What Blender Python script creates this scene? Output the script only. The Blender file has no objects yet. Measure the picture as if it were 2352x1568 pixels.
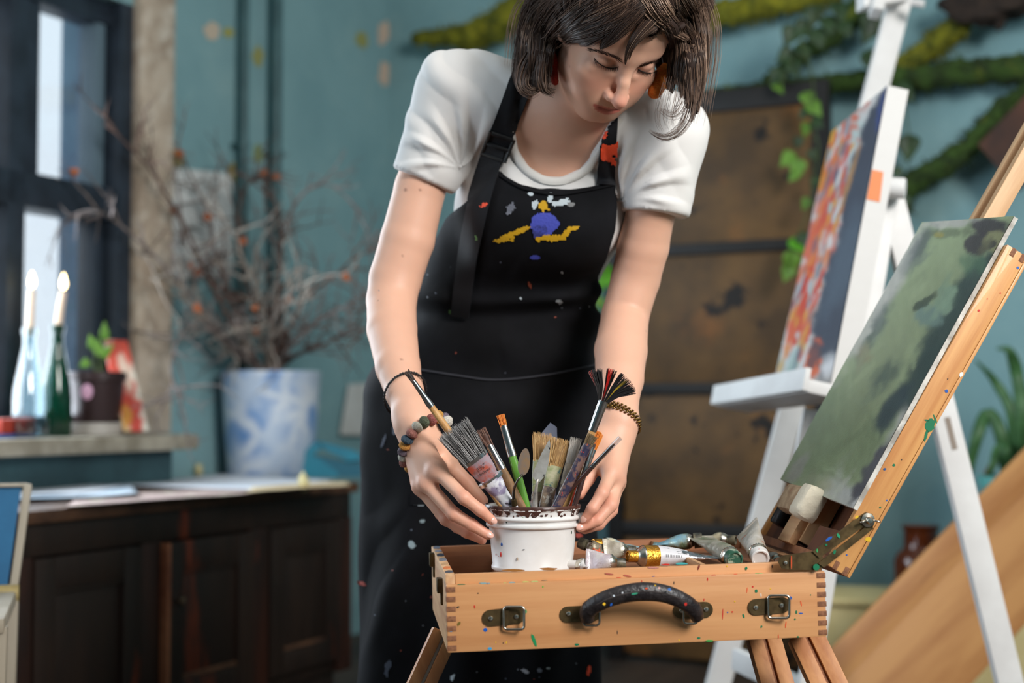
import bpy, bmesh, math, random
import numpy as np
from mathutils import Vector, Matrix

# ------------------------------------------------------------------ camera
F_PX, CX, CY = 3267.0, 1176.0, 784.0
CAM_H = 0.88
PITCH = math.radians(2.56)
scene = bpy.context.scene
cam_d = bpy.data.cameras.new('camera')
cam = bpy.data.objects.new('camera', cam_d)
scene.collection.objects.link(cam)
cam.location = (0, 0, CAM_H)
cam.rotation_euler = (math.pi / 2 + PITCH, 0, 0)
cam_d.sensor_width = 36.0
cam_d.lens = F_PX / 2352.0 * 36.0
cam_d.clip_start = 0.05
cam_d.dof.use_dof = True
cam_d.dof.focus_distance = 1.94
cam_d.dof.aperture_fstop = 2.5
scene.camera = cam

# ------------------------------------------------------------------ sky and lights
world = bpy.data.worlds.new('overcast_sky')
scene.world = world
world.use_nodes = True
bg = world.node_tree.nodes['Background']
bg.inputs['Color'].default_value = (0.93, 0.96, 1.0, 1)
bg.inputs['Strength'].default_value = 1.3

AX = np.array([0.4446, 0.8957, 0.0])      # along the window wall, away from the camera
BX = np.array([0.8957, -0.4446, 0.0])     # along the back wall, to the right
CORNER = np.array([-0.501, 5.719, 0.0])
ZUP = np.array([0.0, 0.0, 1.0])


def area_light(name, loc, direction, sx, sy, power, color):
    d = bpy.data.lights.new(name, 'AREA')
    d.shape = 'RECTANGLE'
    d.size, d.size_y, d.energy, d.color = sx, sy, power, color
    o = bpy.data.objects.new(name, d)
    scene.collection.objects.link(o)
    o.location = loc
    o.rotation_euler = Vector(direction).to_track_quat('-Z', 'Y').to_euler()
    return o


ROOM_W, ROOM_L, ROOM_H = 5.2, 9.6, 3.6
# daylight entering through the big window in the right-hand wall, behind the camera
W2C = CORNER + BX * (ROOM_W - 0.05) - AX * 4.5 + ZUP * 2.55
area_light('window_daylight_right', W2C, np.array([0.15, 2.0, 0.9]) - W2C, 1.25, 1.25, 175, (1.0, 0.965, 0.92))
# daylight entering through the window in the left-hand wall
W1C = CORNER - AX * 2.42 + BX * 0.06 + ZUP * 1.6
area_light('window_daylight_left', W1C, BX, 1.45, 1.5, 50, (0.80, 0.90, 1.0))
# daylight from the second window of the left wall, beside the camera
W3C = CORNER - AX * 5.6 + BX * 0.1 + ZUP * 1.75
area_light('window_daylight_near', W3C, BX, 2.0, 2.0, 47, (0.78, 0.88, 1.0))

# daylight falling through the skylight above and to the right of the camera
SKY = (4.30, 4.41)
W4C = CORNER + BX * SKY[0] - AX * SKY[1] + ZUP * (ROOM_H - 0.12)
area_light('skylight_daylight', W4C, np.array([0.15, 2.0, 0.85]) - W4C, 1.5, 1.3, 22, (1.0, 0.975, 0.945))

vs = scene.view_settings
vs.view_transform = 'Standard'
vs.look = 'None'
vs.gamma = 1.0
vs.use_curve_mapping = False
vs.exposure = 0.0
scene.cycles.use_denoising = True
scene.cycles.max_bounces = 6
scene.cycles.diffuse_bounces = 3
scene.cycles.glossy_bounces = 3
scene.cycles.use_adaptive_sampling = True
scene.cycles.adaptive_threshold = 0.06
scene.cycles.transparent_max_bounces = 12
scene.cycles.sample_clamp_indirect = 4.0
scene.cycles.caustics_reflective = False
scene.cycles.caustics_refractive = False

# ------------------------------------------------------------------ pixel helpers (photo frame 2352 x 1568)
_R = np.array([1.0, 0, 0])
_FW = np.array([0, math.cos(PITCH), math.sin(PITCH)])
_UP = np.array([0, -math.sin(PITCH), math.cos(PITCH)])
CAM = np.array([0, 0, CAM_H])


def ray(px, py):
    px, py = np.asarray(px, float), np.asarray(py, float)
    v = _FW + ((px - CX) / F_PX)[..., None] * _R + ((CY - py) / F_PX)[..., None] * _UP
    return v


def P(px, py, d):
    """point seen at a pixel, d metres in front of the camera (world y)"""
    v = ray(px, py)
    return CAM + v * (np.asarray(d, float) / v[..., 1])[..., None]


def proj(p):
    v = np.asarray(p, float) - CAM
    z = v @ _FW
    return CX + F_PX * (v @ _R) / z, CY - F_PX * (v @ _UP) / z


def on_plane(px, py, o, n):
    v = ray(px, py)
    t = ((o - CAM) @ n) / (v @ n)
    return CAM + v * t[..., None]


def on_z(px, py, z):
    return on_plane(px, py, np.array([0, 0, z]), ZUP)


def WL(s, z, n=0.0):
    return CORNER - AX * s + BX * n + ZUP * z


def WB(s, z, n=0.0):
    return CORNER + BX * s - AX * n + ZUP * z


def onL(px, py, n=0.0):
    p = on_plane(px, py, CORNER + BX * n, BX)
    return float((CORNER - p) @ AX), float(p[2])


def onB(px, py, n=0.0):
    p = on_plane(px, py, CORNER - AX * n, AX)
    return float((p - CORNER) @ BX), float(p[2])


# ------------------------------------------------------------------ numbers
def lin(c):
    return tuple((x / 255 / 12.92) if x / 255 <= 0.04045 else ((x / 255 + 0.055) / 1.055) ** 2.4 for x in c[:3])


def nrm(v):
    v = np.asarray(v, float)
    return v / max(np.linalg.norm(v), 1e-12)


def _hash(ix, iy, iz, seed):
    n = (ix.astype(np.int64) * 73856093) ^ (iy.astype(np.int64) * 19349663) ^ (iz.astype(np.int64) * 83492791) ^ (seed * 2654435)
    n = (n ^ (n >> 13)) * 1274126177
    n = n ^ (n >> 16)
    return (n & 0xFFFFF) / float(0xFFFFF)


def vnoise(p, seed=0):
    p = np.asarray(p, float)
    i = np.floor(p)
    f = p - i
    f = f * f * (3 - 2 * f)
    ix, iy, iz = i[..., 0], i[..., 1], i[..., 2]
    out = 0
    for a in (0, 1):
        for b in (0, 1):
            for c in (0, 1):
                w = (f[..., 0] if a else 1 - f[..., 0]) * (f[..., 1] if b else 1 - f[..., 1]) * (f[..., 2] if c else 1 - f[..., 2])
                out = out + w * _hash(ix + a, iy + b, iz + c, seed)
    return out


def fbm(p, octaves=4, seed=0):
    p = np.asarray(p, float)
    s, a, t = 0, 0.5, 0
    for k in range(octaves):
        s = s + a * vnoise(p * (2 ** k), seed + k * 17)
        t += a
        a *= 0.5
    return s / t


def catmull(pts, n):
    pts = np.asarray(pts, float)
    m = len(pts)
    if m == 2:
        t = np.linspace(0, 1, n)[:, None]
        return pts[0] * (1 - t) + pts[1] * t
    q = np.vstack([2 * pts[0] - pts[1], pts, 2 * pts[-1] - pts[-2]])
    u = np.linspace(0, m - 1, n)
    k = np.minimum(u.astype(int), m - 2)
    t = (u - k)[:, None]
    p0, p1, p2, p3 = q[k], q[k + 1], q[k + 2], q[k + 3]
    return 0.5 * ((2 * p1) + (-p0 + p2) * t + (2 * p0 - 5 * p1 + 4 * p2 - p3) * t * t + (-p0 + 3 * p1 - 3 * p2 + p3) * t ** 3)


def sstep(a, b, x):
    t = np.clip((x - a) / (b - a), 0, 1)
    return t * t * (3 - 2 * t)


# ------------------------------------------------------------------ materials
MATS = {}


def mat(name, col, rough=0.6, metal=0.0, var=None, vscale=8.0, vpos=(0.4, 0.62), bump=0.0, bscale=80.0, spec=0.5,
        grain=None, gstretch=14.0, coat=0.0, trans=0.0, alpha=1.0, sss=0.0, sheen=0.0, emit=None, vc=False, layers=(), ior=1.45, aniso=0.0):
    """node material: base colour, one noise-driven second colour, optional more noise layers, bump"""
    if name in MATS:
        return MATS[name]
    m = bpy.data.materials.new(name)
    m.use_nodes = True
    nt = m.node_tree
    N, L = nt.nodes, nt.links
    b = N['Principled BSDF']
    tc = N.new('ShaderNodeTexCoord')
    src = tc.outputs['Object']
    if grain is not None:
        g = Vector(nrm(grain))
        q = g.rotation_difference(Vector((1, 0, 0)))
        mp = N.new('ShaderNodeMapping')
        mp.inputs['Rotation'].default_value = q.to_euler()
        L.new(src, mp.inputs['Vector'])
        m2 = N.new('ShaderNodeMapping')
        m2.inputs['Scale'].default_value = (1.0 / gstretch, 1, 1)
        L.new(mp.outputs[0], m2.inputs['Vector'])
        src = m2.outputs[0]
    c_out = None
    if vc:
        at = N.new('ShaderNodeVertexColor')
        at.layer_name = 'Col'
        c_out = at.outputs['Color']
    base = lin(col) + (1,)
    lay = ([(var, vscale, vpos)] if var is not None else []) + list(layers)
    for k, (c2, sc, pos) in enumerate(lay):
        nz = N.new('ShaderNodeTexNoise')
        nz.inputs['Scale'].default_value = sc
        nz.inputs['Detail'].default_value = 6
        nz.inputs['Roughness'].default_value = 0.6
        L.new(src, nz.inputs['Vector'])
        rp = N.new('ShaderNodeMapRange')
        rp.inputs['From Min'].default_value = pos[0]
        rp.inputs['From Max'].default_value = pos[1]
        L.new(nz.outputs['Fac'], rp.inputs['Value'])
        mx = N.new('ShaderNodeMix')
        mx.data_type = 'RGBA'
        L.new(rp.outputs[0], mx.inputs['Factor'])
        if c_out is None:
            mx.inputs['A'].default_value = base
        else:
            L.new(c_out, mx.inputs['A'])
        mx.inputs['B'].default_value = lin(c2) + (1,)
        c_out = mx.outputs['Result']
    if c_out is None:
        b.inputs['Base Color'].default_value = base
    else:
        L.new(c_out, b.inputs['Base Color'])
    b.inputs['Roughness'].default_value = rough
    b.inputs['Metallic'].default_value = metal
    b.inputs['Specular IOR Level'].default_value = spec
    b.inputs['Coat Weight'].default_value = coat
    b.inputs['Transmission Weight'].default_value = trans
    b.inputs['Alpha'].default_value = alpha
    b.inputs['IOR'].default_value = ior
    b.inputs['Anisotropic'].default_value = aniso
    if sheen:
        b.inputs['Sheen Weight'].default_value = sheen
    if sss:
        b.inputs['Subsurface Weight'].default_value = sss
        b.inputs['Subsurface Radius'].default_value = (1.0, 0.35, 0.2)
        b.inputs['Subsurface Scale'].default_value = 0.008
    if emit:
        b.inputs['Emission Color'].default_value = lin(emit[0]) + (1,)
        b.inputs['Emission Strength'].default_value = emit[1]
    if bump:
        nz = N.new('ShaderNodeTexNoise')
        nz.inputs['Scale'].default_value = bscale
        nz.inputs['Detail'].default_value = 4
        L.new(src, nz.inputs['Vector'])
        bp = N.new('ShaderNodeBump')
        bp.inputs['Strength'].default_value = bump
        bp.inputs['Distance'].default_value = 0.01
        L.new(nz.outputs['Fac'], bp.inputs['Height'])
        L.new(bp.outputs[0], b.inputs['Normal'])
    MATS[name] = m
    return m


def glass_mat(name, col=(255, 255, 255), rough=0.02, mix=0.88):
    """thin pane: mostly see-through, a little mirror gloss"""
    if name in MATS:
        return MATS[name]
    m = bpy.data.materials.new(name)
    m.use_nodes = True
    N, L = m.node_tree.nodes, m.node_tree.links
    N.remove(N['Principled BSDF'])
    tr = N.new('ShaderNodeBsdfTransparent')
    tr.inputs['Color'].default_value = lin(col) + (1,)
    gl = N.new('ShaderNodeBsdfGlossy')
    gl.inputs['Roughness'].default_value = rough
    lw = N.new('ShaderNodeLayerWeight')
    lw.inputs['Blend'].default_value = 0.12
    mr = N.new('ShaderNodeMapRange')
    mr.inputs['To Min'].default_value = 1 - mix
    mr.inputs['To Max'].default_value = 0.8
    L.new(lw.outputs['Facing'], mr.inputs['Value'])
    mx = N.new('ShaderNodeMixShader')
    L.new(mr.outputs[0], mx.inputs['Fac'])
    L.new(tr.outputs[0], mx.inputs[1])
    L.new(gl.outputs[0], mx.inputs[2])
    L.new(mx.outputs[0], N['Material Output'].inputs['Surface'])
    MATS[name] = m
    return m


# ------------------------------------------------------------------ mesh builder
class MB:
    def __init__(self):
        self.v, self.f, self.n, self.c = [], [], 0, []

    def add(self, verts, faces, col=None):
        verts = np.asarray(verts, float).reshape(-1, 3)
        k = self.n
        self.v.append(verts)
        self.f.extend([tuple(int(i) + k for i in f) for f in faces])
        self.n += len(verts)
        if col is not None:
            c = np.asarray(col, float)
            self.c.append(np.tile(c, (len(verts), 1)) if c.ndim == 1 else c)
        return self

    # box in a frame (o, ex, ey, ez) with chamfered edges
    def box(self, fr, x0, x1, y0, y1, z0, z1, bev=0.0, col=None):
        bm = bmesh.new()
        bmesh.ops.create_cube(bm, size=1.0)
        for v in bm.verts:
            v.co = Vector((x0 + (v.co.x + 0.5) * (x1 - x0), y0 + (v.co.y + 0.5) * (y1 - y0), z0 + (v.co.z + 0.5) * (z1 - z0)))
        if bev > 0:
            bmesh.ops.bevel(bm, geom=list(bm.edges), offset=bev, segments=2, profile=0.6, affect='EDGES')
        bm.verts.index_update()
        vv = np.array([v.co[:] for v in bm.verts])
        ff = [[v.index for v in f.verts] for f in bm.faces]
        bm.free()
        if fr is not None:
            vv = fr.w(vv)
            if np.dot(np.cross(fr.ex, fr.ey), fr.ez) < 0:
                ff = [f[::-1] for f in ff]
        return self.add(vv, ff, col)

    # bar between two points, rectangular section (w along 'side', t the other way)
    def bar(self, a, b, w, t, side, bev=0.002, col=None, w2=None):
        a, b = np.asarray(a, float), np.asarray(b, float)
        ex = nrm(b - a)
        ey = nrm(np.asarray(side, float) - ex * np.dot(side, ex))
        ez = np.cross(ex, ey)
        return self.box(Frame(a, ex, ey, ez), 0, np.linalg.norm(b - a), -w / 2, w / 2, -t / 2, t / 2, bev, col)

    def tube(self, pts, rad, n=10, cap=True, flat=1.0, ref=None, col=None, close=False):
        pts = np.asarray(pts, float)
        m = len(pts)
        rad = np.full(m, rad, float) if np.isscalar(rad) else np.asarray(rad, float)
        tg = np.gradient(pts, axis=0)
        if close:
            tg = np.roll(pts, -1, 0) - np.roll(pts, 1, 0)
        tg = tg / np.maximum(np.linalg.norm(tg, axis=1, keepdims=True), 1e-12)
        if ref is None:
            r0 = np.array([0, 0, 1.0]) if abs(tg[0][2]) < 0.9 else np.array([1.0, 0, 0])
        else:
            r0 = np.asarray(ref, float)
        N1 = np.zeros_like(pts)
        cur = r0
        for i in range(m):
            cur = (r0 if ref is not None else cur)
            cur = cur - tg[i] * np.dot(cur, tg[i])
            cur = cur / max(np.linalg.norm(cur), 1e-9)
            N1[i] = cur
        N2 = np.cross(tg, N1)
        a = np.linspace(0, 2 * np.pi, n, endpoint=False)
        ring = pts[:, None, :] + rad[:, None, None] * (np.cos(a)[None, :, None] * N1[:, None, :] * flat + np.sin(a)[None, :, None] * N2[:, None, :])
        faces = []
        mm = m if close else m - 1
        for i in range(mm):
            i2 = (i + 1) % m
            for j in range(n):
                j2 = (j + 1) % n
                faces.append((i * n + j, i * n + j2, i2 * n + j2, i2 * n + j))
        if cap and not close:
            faces.append(tuple(range(n))[::-1])
            faces.append(tuple(range((m - 1) * n, m * n)))
        c = None
        if col is not None:
            c = np.asarray(col, float)
            if c.ndim == 2:
                c = np.repeat(c, n, axis=0)
        return self.add(ring.reshape(-1, 3), faces, c)

    def lathe(self, prof, o, axis=(0, 0, 1), n=32, ref=None, sx=1.0, wob=None, col=None):
        """profile [(r, h)] turned about an axis through o"""
        ez = nrm(axis)
        r = np.array([1.0, 0, 0]) if ref is None else np.asarray(ref, float)
        if abs(np.dot(r, ez)) > 0.95:
            r = np.array([0, 1.0, 0])
        ex = nrm(r - ez * np.dot(r, ez))
        ey = np.cross(ez, ex)
        a = np.linspace(0, 2 * np.pi, n, endpoint=False)
        vv, ff = [], []
        for k, (rr, h) in enumerate(prof):
            rr = max(rr, 1e-5)
            q = o + ez * h + rr * (np.cos(a)[:, None] * ex * sx + np.sin(a)[:, None] * ey)
            vv.append(q)
        m = len(prof)
        for i in range(m - 1):
            for j in range(n):
                j2 = (j + 1) % n
                ff.append((i * n + j, i * n + j2, (i + 1) * n + j2, (i + 1) * n + j))
        if prof[0][0] > 1e-4:
            ff.append(tuple(range(n))[::-1])
        if prof[-1][0] > 1e-4:
            ff.append(tuple(range((m - 1) * n, m * n)))
        return self.add(np.vstack(vv), ff, col)

    def ellipsoid(self, c, radii, axes=None, nu=16, nv=10, jit=0.0, seed=0, col=None):
        u = np.linspace(0, 2 * np.pi, nu, endpoint=False)
        w = np.linspace(0, np.pi, nv + 1)[1:-1]
        d = np.array([[math.sin(b) * math.cos(a), math.sin(b) * math.sin(a), math.cos(b)] for b in w for a in u])
        d = np.vstack([[0, 0, 1], d, [0, 0, -1]])
        s = 1.0
        if jit:
            s = (1 + jit * (2 * fbm(d * 1.7 + seed * 3.1, 3, seed) - 1))[:, None]
        q = d * np.asarray(radii, float) * s
        if axes is not None:
            q = q @ np.asarray(axes, float)
        ff = []
        k = nv - 1
        for j in range(nu):
            ff.append((0, 1 + j, 1 + (j + 1) % nu))
            for i in range(k - 1):
                a = 1 + i * nu
                ff.append((a + j, a + nu + j, a + nu + (j + 1) % nu, a + (j + 1) % nu))
            a = 1 + (k - 1) * nu
            ff.append((a + j, 1 + k * nu, a + (j + 1) % nu))
        return self.add(q + np.asarray(c, float), ff, col)

    # grid of points (m, n, 3) given a thickness along its normals
    def sheet(self, g, th=0.0, col=None, closed=False):
        g = np.asarray(g, float)
        m, n = g.shape[:2]
        ff = []
        idx = np.arange(m * n).reshape(m, n)
        for i in range(m - 1):
            for j in range(n - 1):
                ff.append((idx[i, j], idx[i, j + 1], idx[i + 1, j + 1], idx[i + 1, j]))
        c = None if col is None else (np.asarray(col, float) if np.asarray(col).ndim == 1 else np.asarray(col, float).reshape(-1, np.asarray(col).shape[-1]))
        if th == 0:
            return self.add(g.reshape(-1, 3), ff, c)
        du = np.gradient(g, axis=0)
        dv = np.gradient(g, axis=1)
        nn = np.cross(dv, du)
        nn = nn / np.maximum(np.linalg.norm(nn, axis=-1, keepdims=True), 1e-12)
        back = g - nn * th
        k = m * n
        f2 = [tuple(i + k for i in f[::-1]) for f in ff]
        rim = list(idx[0, :]) + list(idx[1:, -1]) + list(idx[-1, -2::-1]) + list(idx[-2:0:-1, 0])
        f3 = []
        for i in range(len(rim)):
            a, b = rim[i], rim[(i + 1) % len(rim)]
            f3.append((b, a, a + k, b + k))
        vv = np.vstack([g.reshape(-1, 3), back.reshape(-1, 3)])
        if c is not None and c.ndim == 2:
            c = np.vstack([c, c])
        return self.add(vv, ff + f2 + f3, c)

    # flat polygon (points in order) extruded along a vector
    def prism(self, poly, ext, col=None):
        poly = np.asarray(poly, float)
        n = len(poly)
        vv = np.vstack([poly, poly + np.asarray(ext, float)])
        ff = [tuple(range(n)), tuple(range(n, 2 * n))[::-1]]
        for i in range(n):
            j = (i + 1) % n
            ff.append((j, i, i + n, j + n))
        # make the winding outward
        nn = np.zeros(3)
        for i in range(n):
            nn += np.cross(poly[i] - poly[0], poly[(i + 1) % n] - poly[0])
        if np.dot(nn, ext) > 0:
            ff = [f[::-1] for f in ff]
        return self.add(vv, ff, col)

    def arrays(self):
        return np.vstack(self.v), self.f


class Frame:
    def __init__(self, o, ex, ey, ez=None):
        self.o = np.asarray(o, float)
        self.ex, self.ey = np.asarray(ex, float), np.asarray(ey, float)
        self.ez = np.cross(self.ex, self.ey) if ez is None else np.asarray(ez, float)

    def w(self, p):
        p = np.asarray(p, float)
        return self.o + p[..., 0:1] * self.ex + p[..., 1:2] * self.ey + p[..., 2:3] * self.ez


WF = Frame((0, 0, 0), (1, 0, 0), (0, 1, 0))
ORIGIN = {}          # world origin of every object made (objects are only translated)


def link(o, parent, origin):
    scene.collection.objects.link(o)
    if parent is not None:
        o.parent = parent
        o.location = Vector(np.asarray(origin) - ORIGIN[parent.name])
    else:
        o.location = Vector(origin)
    ORIGIN[o.name] = np.asarray(origin, float)
    return o


def tag(o, label=None, cat=None, group=None, kind=None):
    if label:
        o['label'] = label
    if cat:
        o['category'] = cat
    if group:
        o['group'] = group
    if kind:
        o['kind'] = kind
    return o


def thing(name, base, label, cat, group=None):
    o = bpy.data.objects.new(name, None)
    o.empty_display_size = 0.05
    link(o, None, np.asarray(base, float))
    return tag(o, label, cat, group)


def obj(name, mb, material, parent=None, smooth=40, label=None, cat=None, group=None, kind=None):
    """one mesh object from world-space geometry; its origin is its parent's or, at the top, its own base"""
    if isinstance(mb, MB):
        vv, ff = mb.arrays()
        cols = np.vstack(mb.c) if mb.c else None
    else:
        vv, ff = mb[0], mb[1]
        cols = mb[2] if len(mb) > 2 else None
    if parent is not None:
        org = ORIGIN[parent.name]
    else:
        lo, hi = vv.min(0), vv.max(0)
        org = np.array([(lo[0] + hi[0]) / 2, (lo[1] + hi[1]) / 2, lo[2]])
    me = bpy.data.meshes.new(name)
    if isinstance(ff, np.ndarray):
        nf, k = ff.shape
        me.vertices.add(len(vv))
        me.vertices.foreach_set('co', (vv - org).astype(np.float32).ravel())
        me.loops.add(nf * k)
        me.loops.foreach_set('vertex_index', ff.astype(np.int32).ravel())
        me.polygons.add(nf)
        me.polygons.foreach_set('loop_start', np.arange(0, nf * k, k, dtype=np.int32))
        me.update(calc_edges=True)
    else:
        me.from_pydata((vv - org).tolist(), [], ff)
    me.validate()
    if cols is not None and len(me.vertices) == len(cols):
        at = me.color_attributes.new('Col', 'FLOAT_COLOR', 'POINT')
        cc = np.ones((len(cols), 4), np.float32)
        cc[:, :3] = cols[:, :3]
        at.data.foreach_set('color', cc.ravel())
    if smooth:
        me.polygons.foreach_set('use_smooth', np.ones(len(me.polygons), bool))
        if smooth < 180:
            me.set_sharp_from_angle(angle=math.radians(smooth))
    if material is not None:
        me.materials.append(material)
    o = bpy.data.objects.new(name, me)
    link(o, parent, org)
    return tag(o, label, cat, group, kind)


def structure(name, mb, material, label=None, parent=None, smooth=40):
    o = obj(name, mb, material, parent, smooth)
    if parent is None:
        tag(o, label, None, None, 'structure')
    return o
# ================================================================== the room
teal = mat('teal_wall_paint', (130, 166, 171), rough=0.85, var=(120, 157, 163), vscale=2.2, bump=0.04, bscale=25, layers=(((140, 173, 175), 6.0, (0.55, 0.8)),))
floor_m = mat('dark_floorboards', (72, 58, 48), rough=0.6, var=(50, 40, 34), vscale=6, grain=AX, bump=0.05)


def wall(name, fn, S, Z, holes, th, material, label, smin_cap=True):
    ss = sorted(set([S[0], S[1]] + [h[0] for h in holes] + [h[1] for h in holes]))
    zz = sorted(set([Z[0], Z[1]] + [h[2] for h in holes] + [h[3] for h in holes]))
    ns, nz = len(ss), len(zz)
    vid = lambda i, j, k: (i * nz + j) * 2 + k
    V = []
    for s in ss:
        for z in zz:
            V += [fn(s, z, 0.0), fn(s, z, -th)]
    full = np.ones((ns - 1, nz - 1), bool)
    for h in holes:
        for i in range(ns - 1):
            for j in range(nz - 1):
                if ss[i] >= h[0] - 1e-9 and ss[i + 1] <= h[1] + 1e-9 and zz[j] >= h[2] - 1e-9 and zz[j + 1] <= h[3] + 1e-9:
                    full[i, j] = False
    F = []
    for i in range(ns - 1):
        for j in range(nz - 1):
            if not full[i, j]:
                continue
            F.append((vid(i, j, 0), vid(i + 1, j, 0), vid(i + 1, j + 1, 0), vid(i, j + 1, 0)))
            F.append((vid(i, j, 1), vid(i, j + 1, 1), vid(i + 1, j + 1, 1), vid(i + 1, j, 1)))
            for di, dj, a, b in ((-1, 0, (i, j), (i, j + 1)), (1, 0, (i + 1, j), (i + 1, j + 1)), (0, -1, (i, j), (i + 1, j)), (0, 1, (i, j + 1), (i + 1, j + 1))):
                ii, jj = i + di, j + dj
                if not (0 <= ii < ns - 1 and 0 <= jj < nz - 1) or not full[ii, jj]:
                    F.append((vid(*a, 0), vid(*b, 0), vid(*b, 1), vid(*a, 1)))
    mb = MB()
    mb.add(V, F)
    o = obj(name, mb, material, None, smooth=0)
    tag(o, label, 'wall', None, 'structure')
    return o


S0 = onL(300, 700)[0]          # right-hand edge of the window opening
SILL_N = 0.24
SILL_Z = onL(200, 1004, SILL_N)[1]
OP_TOP = onL(110, 40, -0.28)[1] + 0.02
W1 = (S0, S0 + 1.5, SILL_Z, OP_TOP)
W3 = (4.55, 6.65, 0.75, 2.85)
wall_left = wall('wall_left', WL, (-0.28, ROOM_L), (0, ROOM_H), [W1, W3], 0.28, teal, 'teal painted wall with the candle-lit window')
wall_back = wall('wall_back', WB, (-0.0, ROOM_W), (0, ROOM_H), [], 0.28, teal, 'teal wall hung with mossy branches')
WR = lambda s, z, n=0.0: CORNER + BX * (ROOM_W - n) - AX * s + ZUP * z
WFn = lambda s, z, n=0.0: CORNER - AX * (ROOM_L - n) + BX * s + ZUP * z
W2 = (3.5, 5.5, 1.6, 3.45)
wall_right = wall('wall_right', WR, (-0.28, ROOM_L), (0, ROOM_H), [W2], 0.28, teal, 'teal wall with the large studio window')
wall_front = wall('wall_front', WFn, (-0.28, ROOM_W + 0.28), (0, ROOM_H), [], 0.28, teal, 'teal wall behind the viewer')
mb = MB()
RF = Frame(CORNER - AX * ROOM_L, BX, AX, ZUP)
mb.box(RF, -0.3, ROOM_W + 0.3, -0.3, ROOM_L + 0.3, -0.12, 0.0)
tag(obj('floor', mb, floor_m, None, 0), 'dark wooden studio floor', 'floor', None, 'structure')
ceil = wall('ceiling', lambda s, z, n=0.0: CORNER + BX * s - AX * z + ZUP * (ROOM_H - n), (-0.28, ROOM_W + 0.28), (-0.28, ROOM_L + 0.28), [(SKY[0] - 0.8, SKY[0] + 0.8, SKY[1] - 0.8, SKY[1] + 0.8)], 0.2,
            mat('ceiling_plaster', (205, 205, 200), rough=0.9), 'pale plaster ceiling with a skylight')
ceil['category'] = 'ceiling'

# paint chips off the window wall: bare plaster and old yellow paint
chips = MB()


def chip(px, py, rx, ry, col, seed, wl=True, n=14):
    rg = np.random.RandomState(seed)
    a = np.linspace(0, 2 * np.pi, n, endpoint=False)
    r = 1 + rg.uniform(-0.35, 0.25, n)
    q = []
    for k in range(n):
        s, z = (onL if wl else onB)(px + rx * r[k] * math.cos(a[k]), py + ry * r[k] * math.sin(a[k]))
        q.append((WL if wl else WB)(s, z, 0.002))
    chips.add(q, [tuple(range(n))], lin(col))


for k, c in enumerate([(486, 72, 17, 22, (196, 180, 160)), (523, 76, 14, 14, (160, 158, 90)), (592, 130, 15, 26, (150, 150, 92)), (880, 73, 17, 28, (206, 180, 160)),
                       (880, 168, 13, 28, (206, 180, 160)), (387, 95, 12, 26, (150, 140, 70)), (402, 365, 20, 22, (170, 150, 60)), (592, 352, 14, 20, (130, 145, 100)),
                       (828, 92, 14, 20, (150, 150, 90)), (530, 400, 14, 24, (165, 150, 70))]):
    chip(*c[:4], c[4], k)
obj('paint_chips', chips, mat('chipped_paint', (200, 190, 170), rough=0.9, vc=True), wall_left, 0, kind='stuff')

# ---------------- window_1: dark sashes in a deep reveal
navy = mat('dark_blue_window_paint', (44, 54, 66), rough=0.45, var=(34, 42, 52), vscale=10)
slate = mat('slate_blue_reveal', (118, 144, 168), rough=0.7, var=(100, 126, 150), vscale=3)
pale = mat('bare_plaster', (196, 180, 162), rough=0.95, var=(164, 146, 128), vscale=7, bump=0.3, bscale=18, layers=(((214, 204, 190), 16, (0.5, 0.75)),))
win = bpy.data.objects.new('window_1', None)
link(win, None, WL(S0 + 0.75, SILL_Z, -0.1))
tag(win, 'tall dark-framed window with candles on its sill', 'window', None, 'structure')


def wbar(s0, s1, z0, z1, n0, n1, bev=0.004):
    mb = MB()
    mb.box(Frame(CORNER, -AX, BX, ZUP), s0, s1, n0, n1, z0, z1, bev)
    return mb


TR_Z0, TR_Z1 = onL(120, 492, -0.08)[1], onL(120, 415, -0.08)[1]
sx = lambda px: onL(px, 700, -0.08)[0]
obj('frame_post', wbar(S0, S0 + 0.06, SILL_Z, OP_TOP, -0.13, 0.002), navy, win)
obj('frame_post', wbar(S0 + 1.43, S0 + 1.5, SILL_Z, OP_TOP, -0.13, -0.04), navy, win)
obj('frame_head', wbar(S0, S0 + 1.5, OP_TOP - 0.07, OP_TOP, -0.13, -0.04), navy, win)
obj('frame_foot', wbar(S0, S0 + 1.5, SILL_Z, SILL_Z + 0.055, -0.13, -0.04), navy, win)
obj('transom', wbar(S0, S0 + 1.5, TR_Z0, TR_Z1, -0.14, -0.02), navy, win)
obj('mullion', wbar(onL(26, 250, -0.08)[0] , onL(-14, 250, -0.08)[0], SILL_Z, OP_TOP, -0.14, -0.02), navy, win)
obj('sash_stile', wbar(onL(72, 250, -0.08)[0], onL(28, 250, -0.08)[0], TR_Z1, OP_TOP, -0.12, -0.05), navy, win)
obj('sash_stile', wbar(S0 + 0.07, S0 + 0.105, TR_Z1, OP_TOP, -0.12, -0.05), mat('lit_window_edge', (96, 116, 128), rough=0.5), win)  # paler blue paints the highlight on this sash edge into its colour
obj('sash_stile', wbar(S0 + 0.07, S0 + 0.105, SILL_Z, TR_Z0, -0.12, -0.05), navy, win)
obj('sash_stile', wbar(sx(30), sx(14), SILL_Z, TR_Z0, -0.12, -0.05), navy, win)
glass = glass_mat('window_glass', (240, 246, 250), mix=0.94)
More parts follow.
